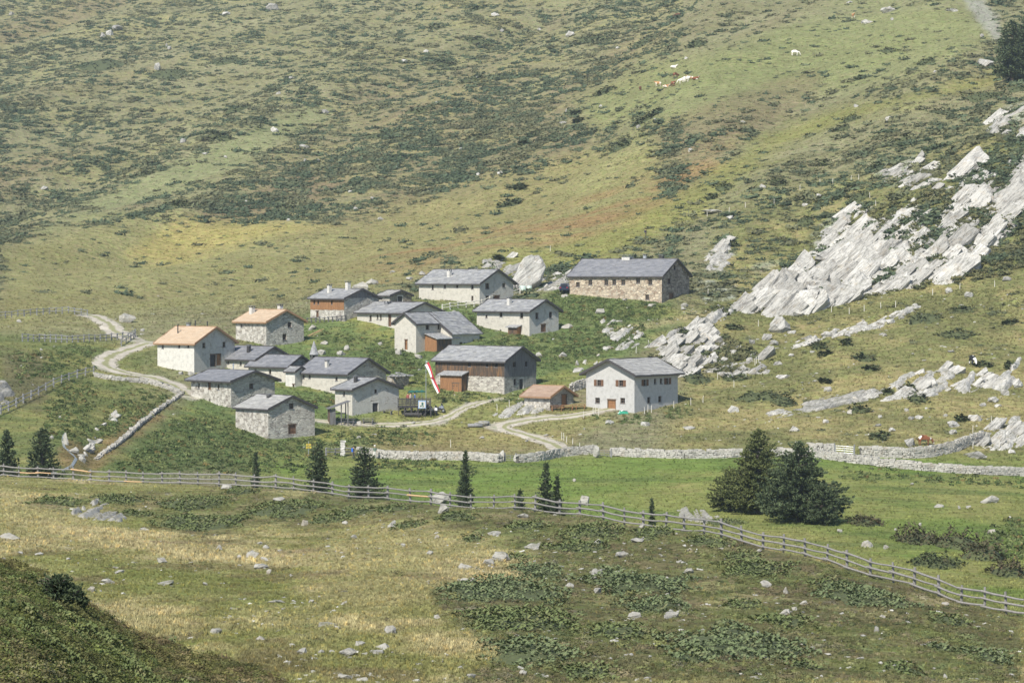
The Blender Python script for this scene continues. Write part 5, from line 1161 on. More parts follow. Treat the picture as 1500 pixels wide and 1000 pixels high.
def shelter():
    P = hit1(484, 622, 385); s = F / P.y
    root = thing('wayside_shelter', 'open wooden wayside shelter with a slanting board roof beside the lowest houses', 'shelter', P, R(12))
    w, dp = 26 / s, 2.2; zl, zr = 24 / s, 33 / s
    for x, y, h in ((0, 0, zl), (w * .62, 0, zl + .62 * (zr - zl)), (w, 0, zr), (0, dp, zl), (w, dp, zr)):
        MB().tube([(x, y, -.5), (x, y, h)], .09, 6).build('post', M['timber_grey'], root)
    for k in range(6): MB().box(.02 + k * .26, .26 + k * .26, -.04, .0, -.1, zl - .1 + k * .05).build('board', M['timber_grey'], root) if k < 3 else None
    for zz in (.7, 1.5): MB().box(.1, w, dp - .05, dp + .02, zz, zz + .16).build('rail', M['timber_grey'], root)
    MB().box(-.05, .05, .1, dp, .1, zl - .1).build('side_wall', M['timber_dark'], root)
    n = 7
    for k in range(n):
        a, b = -.35 + (w + .7) * k / n, -.35 + (w + .7) * (k + 1) / n - .02; f = lambda x: zl + (zr - zl) * x / w
        MB().quadbox([(a, -.45, f(a)), (b, -.45, f(b)), (b, dp + .4, f(b)), (a, dp + .4, f(a)), (a, -.45, f(a) + .07), (b, -.45, f(b) + .07), (b, dp + .4, f(b) + .07), (a, dp + .4, f(a) + .07)]).build('roof_board', M['timber_grey'], root)
shelter()
def table_set(x, y, label, w=2.0, rot=0, dm=385, mat='timber_grey', benches=True):
    P = hit1(x, y, dm); root = thing('picnic_table', label, 'table', P, rot)
    for k in range(4): MB().box(-w / 2, w / 2, -.36 + k * .18, -.2 + k * .18, .72, .77).build('plank', M[mat], root)
    for sx in (-1, 1):
        MB().quadbox([(sx * w * .36 - .05, -.55, -.2), (sx * w * .36 + .05, -.55, -.2), (sx * w * .36 + .05, -.42, -.2), (sx * w * .36 - .05, -.42, -.2), (sx * w * .36 - .05, -.2, .72), (sx * w * .36 + .05, -.2, .72), (sx * w * .36 + .05, -.08, .72), (sx * w * .36 - .05, -.08, .72)]).build('leg', M[mat], root)
        MB().quadbox([(sx * w * .36 - .05, .42, -.2), (sx * w * .36 + .05, .42, -.2), (sx * w * .36 + .05, .55, -.2), (sx * w * .36 - .05, .55, -.2), (sx * w * .36 - .05, .08, .72), (sx * w * .36 + .05, .08, .72), (sx * w * .36 + .05, .2, .72), (sx * w * .36 - .05, .2, .72)]).build('leg', M[mat], root)
    if benches:
        for sy in (-1, 1):
            MB().box(-w / 2, w / 2, sy * .75 - .14, sy * .75 + .14, .42, .47).build('seat', M[mat], root)
            for sx in (-1, 1): MB().box(sx * w * .34 - .04, sx * w * .34 + .04, sy * .75 - .1, sy * .75 + .1, -.2, .42).build('seat_leg', M[mat], root)
table_set(511, 621, 'dark wooden picnic table right beside the wayside shelter', 1.9)
table_set(539, 620, 'dark wooden picnic table on the track edge right of the white stone', 1.9)
table_set(815, 601, 'brown wooden table with benches before the small stone hut door', 2.0, .1, 395, 'timber_orange')
table_set(832, 600, 'brown wooden table with benches right of the small stone hut door', 2.0, -.1, 395, 'timber_orange')
table_set(850, 599, 'brown wooden table with benches between stone hut and grey house', 1.8, 0, 395, 'timber_orange')
P = hit1(568, 606, 390); root = thing('bench', 'plain dark bench along the front of the grey plastered stone house', 'bench', P, R(-35))
MB().box(-.9, .9, -.2, .2, .42, .48).build('seat', M['timber_grey'], root)
for sx in (-1, 1): MB().box(sx * .7 - .05, sx * .7 + .05, -.18, .18, -.3, .42).build('leg', M['timber_grey'], root)

def terrace():
    P = hit1(583, 609, 395); s = F / P.y; z = lambda y: (609 - y) / s; X = lambda x: (x - 583) / s
    root = thing('timber_terrace', 'raised dark timber terrace with board railing right of the grey plastered stone house', 'terrace', P)
    w, dp, zt = X(631), 4.2, z(596)
    for k in range(10): MB().box(0, w, .05 + k * dp / 10, .05 + (k + .94) * dp / 10, zt - .08, zt).build('deck_plank', M['timber_old'], root)
    for i in range(6):
        for y in (.1, dp - .1): MB().box(i * w / 5 - .09 * (i > 0), i * w / 5 + .09, y - .09, y + .09, -1, zt - .08).build('post', M['timber_old'], root)
    for k in range(5): MB().box(0, w, .0, .05, zt + .08 + k * .27, zt + .27 + k * .27).build('rail_board', M['timber_old'], root)
    for i in range(9): MB().box(i * w / 8 - .05, i * w / 8 + .05, -.06, -.003, zt - .2, zt + 1.42).build('rail_post', M['timber_old'], root)
    for k in range(3): MB().tube([(.3 + k * 1.7, .02, -.2), (1.6 + k * 1.7, .02, zt - .1)], .07, 5).build('brace', M['timber_old'], root)
    MB().tube([(1.0, -.35, .25), (3.6, -.35, .22)], .28, 9).build('log_store', M['timber_old'], root)
    for k, x in enumerate((X(603), X(610), X(617))):     # green parasols on the deck, each its own thing
        p = P + Vector((x, 2.0 + .4 * k, zt)); um = thing('parasol', ['dark green parasol on the terrace, leftmost of three', 'dark green parasol on the terrace, the middle of three', 'dark green parasol on the terrace, rightmost of three'][k], 'parasol', p, k)
        MB().tube([(0, 0, 0), (0, 0, 2.35)], .035, 6).build('pole', M['metal'], um)
        V = [(0, 0, 2.5)]; nn = 8
        for i in range(nn): a = 2 * math.pi * i / nn; V.append((.62 * math.cos(a), .62 * math.sin(a), 2.28))
        for i in range(nn): a = 2 * math.pi * i / nn; V.append((.62 * math.cos(a), .62 * math.sin(a), 2.12))
        mesh_obj('canopy', V, [(0, 1 + i, 1 + (i + 1) % nn) for i in range(nn)] + [(1 + i, 1 + nn + i, 1 + nn + (i + 1) % nn, 1 + (i + 1) % nn) for i in range(nn)], M['parasol'], um)
    sg = thing('notice_board', 'square notice board with blue border and a green picture, in front of the terrace', 'notice board', P + Vector((X(618.5), -.7, 0)), 0)
    for x in (-.5, .5): MB().box(x - .04, x + .04, .03, .1, -.3, z(585.5)).build('post', M['timber_old'], sg)
    zb, zt2, hw = z(597.5), z(586), 5.6 / s
    MB().box(-hw, hw, -.02, .03, zb, zt2).build('board', M['sign_blue'], sg)
    MB().box(-hw + .09, hw - .09, -.03, -.022, zb + .09, zt2 - .16).build('poster', M['lime'], sg)
    mm = MB().box(-.08, .22, -.037, -.031, zb + .45, zt2 - .3); mm.box(-.32, -.05, -.037, -.031, zb + .25, zb + .42); mm.box(.0, .3, -.038, -.031, zb + .22, zb + .36); mm.build('printed_picture', M['parasol'], sg)
M['parasol'] = mat_flat('dark_green_cloth', (.02, .10, .08), .8); M['sign_blue'] = mat_flat('blue_sign_paint', (.22, .34, .52), .5)
terrace()

def skin_body(name, verts, edges, radii, lvl=2):
    me = bpy.data.meshes.new(name); me.from_pydata(verts, edges, []); o = bpy.data.objects.new(name, me); COL.objects.link(o)
    sk = o.modifiers.new('skin', 'SKIN'); ss = o.modifiers.new('sub', 'SUBSURF'); ss.levels = lvl; ss.render_levels = lvl
    if not me.skin_vertices: me.attributes  # created together with the modifier
    for i, r in enumerate(radii):
        v = me.skin_vertices[0].data[i]; v.radius = (r, r) if not isinstance(r, tuple) else r; v.use_root = (i == 0)
    dg = bpy.context.evaluated_depsgraph_get(); dg.update(); ev = o.evaluated_get(dg); out = bpy.data.meshes.new_from_object(ev)
    bpy.data.objects.remove(o); bpy.data.meshes.remove(me); out.name = name
    out.polygons.foreach_set('use_smooth', [True] * len(out.polygons)); return out
def cow_mesh(pose):
    if pose == 'lie':
        v = [(-.2, 0, .45), (-.75, 0, .42), (.35, 0, .48), (.75, 0, .70), (1.0, 0, .98), (1.28, 0, .90), (.3, .35, .18), (.75, .4, .08), (-.75, .36, .2), (-.25, .48, .08), (.3, -.33, .16), (.7, -.4, .08), (-1.02, 0, .45), (-1.05, .15, .1)]
        e = [(0, 1), (0, 2), (2, 3), (3, 4), (4, 5), (2, 6), (6, 7), (1, 8), (8, 9), (2, 10), (10, 11), (1, 12), (12, 13)]
        r = [(.40, .38), (.36, .34), (.36, .36), .2, .15, .09, .12, .06, .16, .07, .12, .06, .05, .03]
        return skin_body('cow', v, e, r)
    hz = [(.85, 0, 1.28), (1.12, 0, 1.50), (1.42, 0, 1.36)] if pose == 'stand' else [(.92, 0, .98), (1.18, 0, .55), (1.32, 0, .22)]
    v = [(-.1, 0, 1.08), (-.70, 0, 1.16), (.5, 0, 1.12), *hz, (.48, .2, .78), (.50, .2, .42), (.52, .2, .03), (.48, -.2, .78), (.40, -.2, .42), (.38, -.2, .03),
         (-.72, .21, .82), (-.86, .21, .48), (-.76, .21, .03), (-.72, -.21, .82), (-.78, -.21, .48), (-.66, -.21, .03), (-.98, 0, 1.18), (-1.04, 0, .65)]
    e = [(0, 1), (0, 2), (2, 3), (3, 4), (4, 5), (2, 6), (6, 7), (7, 8), (2, 9), (9, 10), (10, 11), (1, 12), (12, 13), (13, 14), (1, 15), (15, 16), (16, 17), (1, 18), (18, 19)]
    r = [(.36, .38), (.30, .30), (.31, .36), .2, .14, .085, .13, .07, .055, .13, .07, .055, .16, .075, .055, .16, .075, .055, .05, .025]
    return skin_body('cow', v, e, r)
def mat_hide(name, a, b, th=.5, sc=1.1, off=0):
    m = NT(name, .8, .2); mp = m.n('ShaderNodeMapping'); mp.inputs['Location'].default_value = (off, off, off); m.l(m.obj, mp.inputs['Vector'])
    f = m.ramp(m.noise(mp.outputs[0], sc, 1, .4), [(th - .015, 0), (th + .015, 1)]); m.color(m.mix(f, a, b)); return m.mat
HIDE = {'red': mat_hide('red_and_white_hide', (.20, .075, .035), (.70, .67, .62), .60), 'white': mat_hide('cream_white_hide', (.72, .67, .58), (.78, .74, .66)), 'black': mat_hide('black_and_white_hide', (.02, .02, .022), (.75, .73, .70), .56, off=2), 'brown': mat_hide('dark_brown_hide', (.12, .05, .03), (.20, .08, .045)), 'fawn': mat_hide('fawn_and_white_hide', (.42, .22, .10), (.74, .68, .58), .5, off=5)}
CMESH = {}
def cow(x, y, pose, hide, rot, label, sc=1.0, dm=390):
    if pose not in CMESH: CMESH[pose] = cow_mesh(pose)
    me = CMESH[pose].copy(); me.materials.clear(); me.materials.append(HIDE[hide])
    P = hit1(x, y, dm); o = bpy.data.objects.new('cow', me); COL.objects.link(o); o.location = P; o.rotation_euler = (0, 0, rot); o.scale = (sc,) * 3; tag(o, label, 'cow', 'cattle grazing on the slopes')
    hp = {'stand': (1.1, 1.6), 'graze': (1.12, .62), 'lie': (.98, 1.06)}[pose]
    for sy in (-1, 1):
        MB().tube([(hp[0], sy * .1, hp[1]), (hp[0] + .02, sy * .2, hp[1] + .06), (hp[0] + .04, sy * .24, hp[1] + .16)], [.03, .022, .008], 5).build('horn', M['lime'], o)
        MB().tube([(hp[0] - .04, sy * .12, hp[1] - .04), (hp[0] - .06, sy * .26, hp[1] - .08)], [.05, .03], 5).build('ear', HIDE[hide], o)
cow(1355, 652, 'graze', 'red', R(8), 'red and white cow grazing right behind the upper stone wall', 1.0)
cow(1425, 535, 'graze', 'black', R(-75), 'black and white cow seen end on, on the right pasture', 1.05)
for c in [(1165, 82, 'graze', 'white', R(5), 'lone white cow grazing on the upper right slope', 1.15), (999, 123, 'graze', 'white', R(175), 'white cow at the middle of the herd on the slope, left of a white pair', 1.1), (1005, 121, 'stand', 'white', R(20), 'white cow at the middle of the herd on the slope, right of a white pair', 1.1),
          (1019, 117, 'lie', 'red', R(10), 'red and white cow lying at the right end of the herd'), (1011, 116, 'lie', 'fawn', R(190), 'fawn cow lying close behind the white pair of the herd'), (990, 114, 'graze', 'brown', R(30), 'dark brown cow above the herd, left of the white pair'), (986, 127, 'stand', 'red', R(-60), 'red cow in the herd between the fawn ones and white pair'),
          (976, 128.5, 'lie', 'fawn', R(10), 'fawn cow lying at the left side of the herd'), (964, 127, 'stand', 'fawn', R(150), 'fawn and white cow second from the left in the herd'), (938, 133, 'stand', 'brown', R(-80), 'small brown cow farthest left below the herd', .8), (987, 100, 'lie', 'white', R(0), 'pale cow lying on the crest above the herd'),
          (1250, 27, 'stand', 'fawn', R(-80), 'pale fawn cow near the rocks at the upper right'), (992, 26, 'graze', 'brown', R(160), 'brown and white cow alone near the top edge of the slope')]:
    cow(*c, dm=540)

def person_mesh(arms='down', stride=.12):
    v = [(0, 0, .95), (0, 0, 1.18), (0, 0, 1.40), (0, 0, 1.52), (0, -.02, 1.64), (0, -.01, 1.74), (-.1, 0, .88), (-.11, -stride, .48), (-.11, -stride * .2, .07), (-.11, -stride * .2 - .16, .04), (.1, 0, .88), (.11, stride * .5, .48), (.11, stride * 1.4, .07), (.11, stride * 1.4 - .16, .04),
         (-.2, 0, 1.40), (-.26, .02, 1.12), (-.25, -.12, .90), (.2, 0, 1.40), (.26, .02, 1.12), (.25, -.12, .90)]
    e = [(0, 1), (1, 2), (2, 3), (3, 4), (4, 5), (0, 6), (6, 7), (7, 8), (8, 9), (0, 10), (10, 11), (11, 12), (12, 13), (2, 14), (14, 15), (15, 16), (2, 17), (17, 18), (18, 19)]
    r = [(.17, .13), (.155, .12), (.17, .12), .06, (.085, .10), (.07, .085), .095, .065, .045, .04, .095, .065, .045, .04, .065, .05, .035, .065, .05, .035]
    return skin_body('person', v, e, r)
PM = person_mesh()
SKIN = mat_flat('skin', (.50, .30, .20), .6)
def person(x, y, legs, top, rot, label, cap=None, pack=None, dm=385, lift=0):
    me = PM.copy(); me.materials.clear()
    for n_, c in (('trousers', legs), ('jacket', top)): me.materials.append(mat_flat(n_ + '_cloth', c, .85, .1))
    me.materials.append(SKIN)
    for p in me.polygons:
        z = p.center.z; p.material_index = 0 if z < .97 and abs(p.center.x) < .2 else 2 if z > 1.5 or (abs(p.center.x) > .2 and z < 1.0) else 1
    o = bpy.data.objects.new('person', me); COL.objects.link(o); o.location = hit1(x, y, dm) + Vector((0, 0, lift)); o.rotation_euler = (0, 0, rot); tag(o, label, 'person')
    MB().lathe([(.125, 1.70), (.13, 1.74), (.11, 1.82), (.05, 1.86)], 10, (0, -.005, 0)).build('cap' if cap else 'hair', mat_flat('cap_cloth', cap or (.05, .035, .025), .9), o)
    if pack: MB().box(-.16, .16, .1, .30, 1.0, 1.48).build('backpack', mat_flat('backpack_cloth', pack, .8), o)
    return o
person(549, 672, (.62, .60, .55), (.12, .16, .12), R(10), 'walker in pale trousers and cap standing just behind the meadow wall', (.75, .74, .7), None, 385, .1)
person(518, 672, (.05, .05, .06), (.06, .06, .08), R(90), 'walker with a blue backpack half hidden by the wall, beside the stone pillar', None, (.02, .14, .62))
person(946, 348, (.03, .03, .04), (.035, .035, .045), R(60), 'lone dark dressed walker on the slope above the big tan barn', None, (.05, .05, .07), 520)
person(627, 605, (.03, .03, .04), (.04, .04, .05), R(120), 'person in black with a white cap beside the motorcycles', (.8, .8, .8), None, 395)
for k, (x, y, c, l) in enumerate([(597, 600, (.28, .09, .08), 'red shirted guest at the left of the terrace'), (601, 600, (.55, .45, .35), 'guest in a tan top on the terrace, between red and blue tops'), (607, 600, (.07, .12, .30), 'guest in a blue top on the terrace under the parasols')]):
    person(x, y, (.05, .05, .07), c, k, l, None, None, 395, .75).location.y += 1.6

def motorbike(x, y, rot, fairing, label):
    root = thing('motorcycle', label, 'motorcycle', hit1(x, y, 395), rot, 'motorcycles parked before the terrace')
    for cx in (-.72, .72):
        pts = [(cx + .29 * math.cos(a), 0, .31 + .29 * math.sin(a)) for a in np.linspace(0, 2 * math.pi, 15)]
        w = MB().tube(pts, .06, 6, cap=False).build('wheel', M['rubber'], root)
        MB().tube([(cx, -.05, .31), (cx, .05, .31)], .17, 10).build('rim', M['metal'], w)
    MB().quadbox([(-.45, -.14, .35), (.4, -.14, .35), (.4, .14, .35), (-.45, .14, .35), (-.3, -.12, .68), (.3, -.12, .72), (.3, .12, .72), (-.3, .12, .68)]).build('engine', M['dark'], root)
    MB().quadbox([(-.05, -.14, .7), (.42, -.12, .74), (.42, .12, .74), (-.05, .14, .7), (-.02, -.10, .95), (.34, -.12, 1.0), (.34, .12, 1.0), (-.02, .10, .95)]).build('tank', fairing, root)
    MB().quadbox([(.36, -.2, .62), (.72, -.13, .66), (.72, .13, .66), (.36, .2, .62), (.40, -.19, 1.12), (.62, -.1, 1.05), (.62, .1, 1.05), (.40, .19, 1.12)]).build('fairing', fairing, root)
    MB().quadbox([(.42, -.15, 1.12), (.60, -.10, 1.07), (.60, .10, 1.07), (.42, .15, 1.12), (.30, -.13, 1.42), (.38, -.1, 1.42), (.38, .1, 1.42), (.30, .13, 1.42)]).build('windscreen', M['glass'], root)
    MB().box(-.7, -.05, -.12, .12, .74, .84).build('seat', M['dark'], root); MB().box(-.95, -.55, -.36, -.16, .5, .82).build('pannier', M['metal'], root); MB().box(-.95, -.55, .16, .36, .5, .82).build('pannier', M['metal'], root)
    MB().tube([(.72, .08, .31), (.42, .08, 1.0)], .035, 6).build('fork', M['metal'], root); MB().tube([(.36, -.38, 1.05), (.42, 0, 1.08), (.36, .38, 1.05)], .02, 6).build('handlebar', M['dark'], root)
WB = mat_flat('white_motorbike_paint', (.75, .75, .75), .3, .5, 0, .05); GB = mat_flat('grey_motorbike_paint', (.22, .24, .28), .3, .5, 0, .1)
motorbike(622, 606.5, R(-70), WB, 'white motorcycle parked leftmost in the row before the terrace'); motorbike(629.5, 607, R(-75), WB, 'white motorcycle in the middle of the parked row')
motorbike(637.5, 607, R(-72), WB, 'white motorcycle parked right of the middle one'); motorbike(644, 604, R(-35), GB, 'dark grey motorcycle at the right end of the parked row')

def suv(x, y, label):
    P = hit1(x, y, 440); root = thing('parked_car', label, 'car', P, R(75))
    prof = [(-2.1, .5), (-2.15, .95), (-1.9, 1.05), (-1.55, 1.62), (.3, 1.66), (.95, 1.12), (2.0, .98), (2.15, .55), (2.1, .35), (-2.05, .35)]
    N = len(prof); V = [(x_, -.88 + (.12 if z_ > 1.2 else 0), z_) for x_, z_ in prof] + [(x_, .88 - (.12 if z_ > 1.2 else 0), z_) for x_, z_ in prof]
    mesh_obj('body', V, [tuple(range(N)), tuple(range(N, 2 * N))[::-1]] + [(i, N + i, N + (i + 1) % N, (i + 1) % N) for i in range(N)], mat_flat('dark_blue_car_paint', (.02, .03, .055), .25, .6), root)
    for sy in (-1, 1):
        for a, b in ((-1.5, -.65), (-.58, .42)): MB().quadbox([(a, sy * .885, 1.08), (b + .2, sy * .885, 1.08), (b + .2, sy * .9, 1.08), (a, sy * .9, 1.08), (a + .2, sy * .79, 1.55), (b - .1, sy * .79, 1.55), (b - .1, sy * .81, 1.55), (a + .2, sy * .81, 1.55)]).build('side_window', M['glass'], root)
        for x_ in (-1.3, 1.35): w = MB().tube([(x_, sy * .70, .34), (x_, sy * .92, .34)], .34, 14).build('wheel', M['rubber'], root); MB().tube([(x_, sy * .915, .34), (x_, sy * .935, .34)], .2, 10).build('rim', M['metal'], w)
        MB().box(-2.19, -2.13, sy * .62 - .12, sy * .62 + .12, .8, .95).build('tail_light', mat_flat('tail_light_glass', (.4, .02, .02), .3), root)
        MB().box(2.05, 2.12, sy * .62 - .14, sy * .62 + .14, .72, .88).build('headlight', M['metal'], root)
    MB().quadbox([(-1.98, -.66, 1.1), (-1.98, .66, 1.1), (-1.93, .66, 1.1), (-1.93, -.66, 1.1), (-1.66, -.6, 1.55), (-1.66, .6, 1.55), (-1.6, .6, 1.55), (-1.6, -.6, 1.55)]).build('rear_window', M['glass'], root)
suv(830, 428, 'dark car parked at the left end of the big tan barn')
for x, y, r, l in [(765.5, 426, 5.2, 'pale green wrapped hay bale on the terrace edge, left of two'), (775.5, 426, 3.8, 'pale green wrapped hay bale on the terrace edge, right of two')]:
    P = hit1(x, y, 470); s = F / P.y; rr = r / s; m = MB().lathe([(rr * .9, -.3), (rr, 0), (rr, 6.6 / s), (rr * .92, 7.2 / s), (rr * .3, 7.4 / s)], 14); o = m.build('hay_bale', mat_flat('bale_wrap', (.50, .60, .53), .35, .4, 0, .08), None, True); o.location = P; tag(o, l, 'hay bale')
P = hit1(452, 668, 380); s = F / P.y; root = thing('trail_sign', 'yellow hiking trail signs on a grey post left of the small pine', 'trail sign', P)
MB().tube([(0, 0, -.4), (0, 0, 22 / s)], .045, 6).build('post', M['metal'], root); YEL = mat_flat('yellow_sign_paint', (.55, .42, .06), .5)
for z0, x0, x1 in ((17, -3.5, 2.5), (13, -3.5, 3.2)):
    a, b, zz, t = x0 / s, x1 / s, z0 / s, 1.55 / s
    b_ = MB(); V = [(a, -.08, zz - t), (b, -.08, zz - t), (b + .12, -.08, zz), (b, -.08, zz + t), (a, -.08, zz + t)]; V += [(p[0], -.05, p[2]) for p in V]
    so = mesh_obj('arrow_board', V, [(0, 1, 2, 3, 4), (9, 8, 7, 6, 5)] + [(i, 5 + i, 5 + (i + 1) % 5, (i + 1) % 5) for i in range(5)], YEL, root)
    for k in range(2): MB().box(a + .08, b - .1, -.085, -.0805, zz - .12 + k * .14, zz - .07 + k * .14).build('lettering_line', M['dark'], so)
P = hit1(104, 888, 45); root = thing('marker_stake', 'short orange brown marker board in front of the bush on the near mound', 'marker', hit1(90, 878, 42) + Vector((0, -1.5, -.05)))
MB().box(-.10, .10, -.03, .03, -.3, .42).build('board', M['fence_new'], root)
# gates
def bar_gate(x0, y0, x1, y1, h, label, mat, bars=4, dm=385):
    a, b = hit1(x0, y0, dm), hit1(x1, y1, dm); root = thing('field_gate', label, 'gate', a); d = b - a; up = Vector((0, 0, 1))
    for k in range(bars): z = h * (.25 + .75 * k / (bars - 1)); MB().tube([up * z, d + up * z], .035, 6).build('bar', M[mat], root)
    for t in (0, .5, 1): MB().tube([d * t + up * (h * .2), d * t + up * h], .035, 6).build('upright', M[mat], root)
    for p in (Vector((-.15, 0, 0)), d + Vector((.15, 0, 0))): MB().tube([p - up * .4, p + up * (h + .35)], .11, 7).build('gate_post', M['fence_far'], root)
bar_gate(1224, 665, 1250, 667, 1.2, 'grey metal field gate between the two upper stone walls', 'metal')
bar_gate(876, 668, 894, 670, .9, 'low wooden gate bars right of the tall standing stone', 'fence_far', 3)
bar_gate(741, 676, 754, 677, .9, 'grey wooden gate bars in the gap of the meadow wall', 'fence_far', 3)
# the brook
def brook():
    pts = [(95, 634), (92, 645), (94, 655), (104, 664), (112, 672), (106, 682), (92, 690)]
    h = hit([p[0] for p in pts], [p[1] for p in pts], 285); t = np.linspace(0, len(pts) - 1, 30)
    c = np.stack([np.interp(t, range(len(pts)), h[:, i]) for i in range(2)], 1); g = np.gradient(c, axis=0); g /= np.maximum(np.hypot(g[:, 0], g[:, 1])[:, None], 1e-6)
    V, Fc = [], []
    for i in range(30):
        for w in (-.17, -.06, .06, .17): x, y = c[i, 0] - g[i, 1] * w, c[i, 1] + g[i, 0] * w; V.append((x, y, float(zat(x, y)) + .04 + .04 * random.random()))
    for i in range(29):
        for k in range(3): a = i * 4 + k; Fc.append((a, a + 1, a + 5, a + 4))
    o = mesh_obj('brook_water', V, Fc, mat_flat('white_water', (.22, .24, .235), .5, .3, 0, .5, 4), None, True); o['kind'] = 'structure'
brook()
P = hit1(913, 606, 400); root = thing('wheelbarrow', 'upturned green tub lying at the foot of the grey house, right of its door', 'tub', P, R(20))
MB().quadbox([(-.8, -.35, 0), (.8, -.35, 0), (.8, .35, 0), (-.8, .35, 0), (-.55, -.2, .45), (.5, -.2, .5), (.5, .2, .5), (-.55, .2, .45)]).build('tub', mat_flat('green_plastic', (.05, .32, .20), .5), root)
MB().tube([(-.9, 0, .1), (-.2, -.3, .55), (.7, -.3, .4)], .035, 6).build('handle', M['metal'], root)
P = hit1(762, 612, 390)
for k, (x, y, w_) in enumerate([(696, 626, 2.2), (709, 622, 1.6)]):
    P = hit1(x, y, 385); m = MB().tube([(-w_ / 2, 0, .3), (0, 0, .32), (w_ / 2, .1, .3)], [.28, .3, .27], 9); o = m.build('log', M['fence_far'], None, True); o.location = P; tag(o, ['grey trunk lying beside the lower track, left of two', 'grey trunk lying beside the lower track, right of two'][k], 'log')
P = hit1(462, 492, 400); s = F / P.y
for k in range(7):
    m = MB().box(-1.4, 1.4, -.07, .07, 0, .05); o = m.build('plank', M['fence_new'], None); o.location = P + Vector((random.uniform(-.4, .6), random.uniform(-.5, .5), .12 + .09 * k)); o.rotation_euler = (0, R(-24) + random.uniform(-.08, .08), random.uniform(-.25, .25)); tag(o, 'fresh orange plank in the loose heap right of the orange roofed stone house', 'plank', 'loose fresh planks by the stone house')

# ------------------------------------------------------------------ vegetation
SRC = {}
def source_collection(name, meshes):
    c = bpy.data.collections.new(name)
    for k, me in enumerate(meshes):
        o = bpy.data.objects.new('%s_%02d' % (name, k), me); c.objects.link(o)
    return c
def scatter(name, P, rot, scl, tint, coll, nvar):
    """One mass of small plants: points with their own turn, size and colour, and a plant instanced on each."""
    me = bpy.data.meshes.new(name); me.vertices.add(len(P)); me.vertices.foreach_set('co', np.asarray(P, np.float32).ravel())
    for nm, dt, ar in (('rot', 'FLOAT_VECTOR', rot), ('scl', 'FLOAT_VECTOR', scl)):
        a = me.attributes.new(nm, dt, 'POINT'); a.data.foreach_set('vector', np.asarray(ar, np.float32).ravel())
    a = me.attributes.new('tint', 'FLOAT_COLOR', 'POINT'); a.data.foreach_set('color', np.concatenate([tint, np.ones((len(P), 1))], 1).astype(np.float32).ravel())
    a = me.attributes.new('pick', 'INT', 'POINT'); a.data.foreach_set('value', rng.integers(0, nvar, len(P)).astype(np.int32))
    o = bpy.data.objects.new(name, me); COL.objects.link(o); o['kind'] = 'stuff'
    g = bpy.data.node_groups.new(name, 'GeometryNodeTree')
    g.interface.new_socket('Geometry', in_out='INPUT', socket_type='NodeSocketGeometry'); g.interface.new_socket('Geometry', in_out='OUTPUT', socket_type='NodeSocketGeometry')
    N = g.nodes; gi, go = N.new('NodeGroupInput'), N.new('NodeGroupOutput'); iop = N.new('GeometryNodeInstanceOnPoints'); ci = N.new('GeometryNodeCollectionInfo')
    ci.inputs['Collection'].default_value = coll; ci.inputs['Separate Children'].default_value = True; ci.inputs['Reset Children'].default_value = True
    def at(nm, dt): n = N.new('GeometryNodeInputNamedAttribute'); n.data_type = dt; n.inputs['Name'].default_value = nm; return [s for s in n.outputs if s.enabled and s.name == 'Attribute'][0]
    e2r = N.new('FunctionNodeEulerToRotation'); L = g.links.new
    L(gi.outputs[0], iop.inputs['Points']); L(ci.outputs[0], iop.inputs['Instance']); iop.inputs['Pick Instance'].default_value = True
    L(at('pick', 'INT'), iop.inputs['Instance Index']); L(at('rot', 'FLOAT_VECTOR'), e2r.inputs[0]); L(e2r.outputs[0], iop.inputs['Rotation']); L(at('scl', 'FLOAT_VECTOR'), iop.inputs['Scale'])
    L(iop.outputs[0], go.inputs[0]); md = o.modifiers.new('scatter', 'NODES'); md.node_group = g
    return o
MT_GRASS = mat_tint('grass_blades', .85, amp=.5, spec=.08); MT_SHRUB = mat_tint('shrub_leaves', .8, amp=.45, spec=.12)
def tuft_mesh(seed, n=14, h=1.0, spread=.5, w=.05):
    r = random.Random(seed); V, Fc = [], []
    for k in range(n):
        a = r.uniform(0, 6.283); b = r.uniform(0, spread * .6); x, y = b * math.cos(a), b * math.sin(a); l = h * r.uniform(.55, 1.05); lean = r.uniform(.1, spread)
        d = r.uniform(0, 6.283); px_, py_ = math.cos(d) * w, math.sin(d) * w; i = len(V)
        V += [(x - px_, y - py_, -.06), (x + px_, y + py_, -.06), (x + px_ * .7 + lean * .4 * math.cos(a), y + py_ * .7 + lean * .4 * math.sin(a), l * .6), (x - px_ * .7 + lean * .4 * math.cos(a), y - py_ * .7 + lean * .4 * math.sin(a), l * .6), (x + lean * math.cos(a), y + lean * math.sin(a), l)]
        Fc += [(i, i + 1, i + 2, i + 3), (i + 3, i + 2, i + 4)]
    me = bpy.data.meshes.new('grass_tuft'); me.from_pydata(V, [], Fc); me.materials.append(MT_GRASS); return me
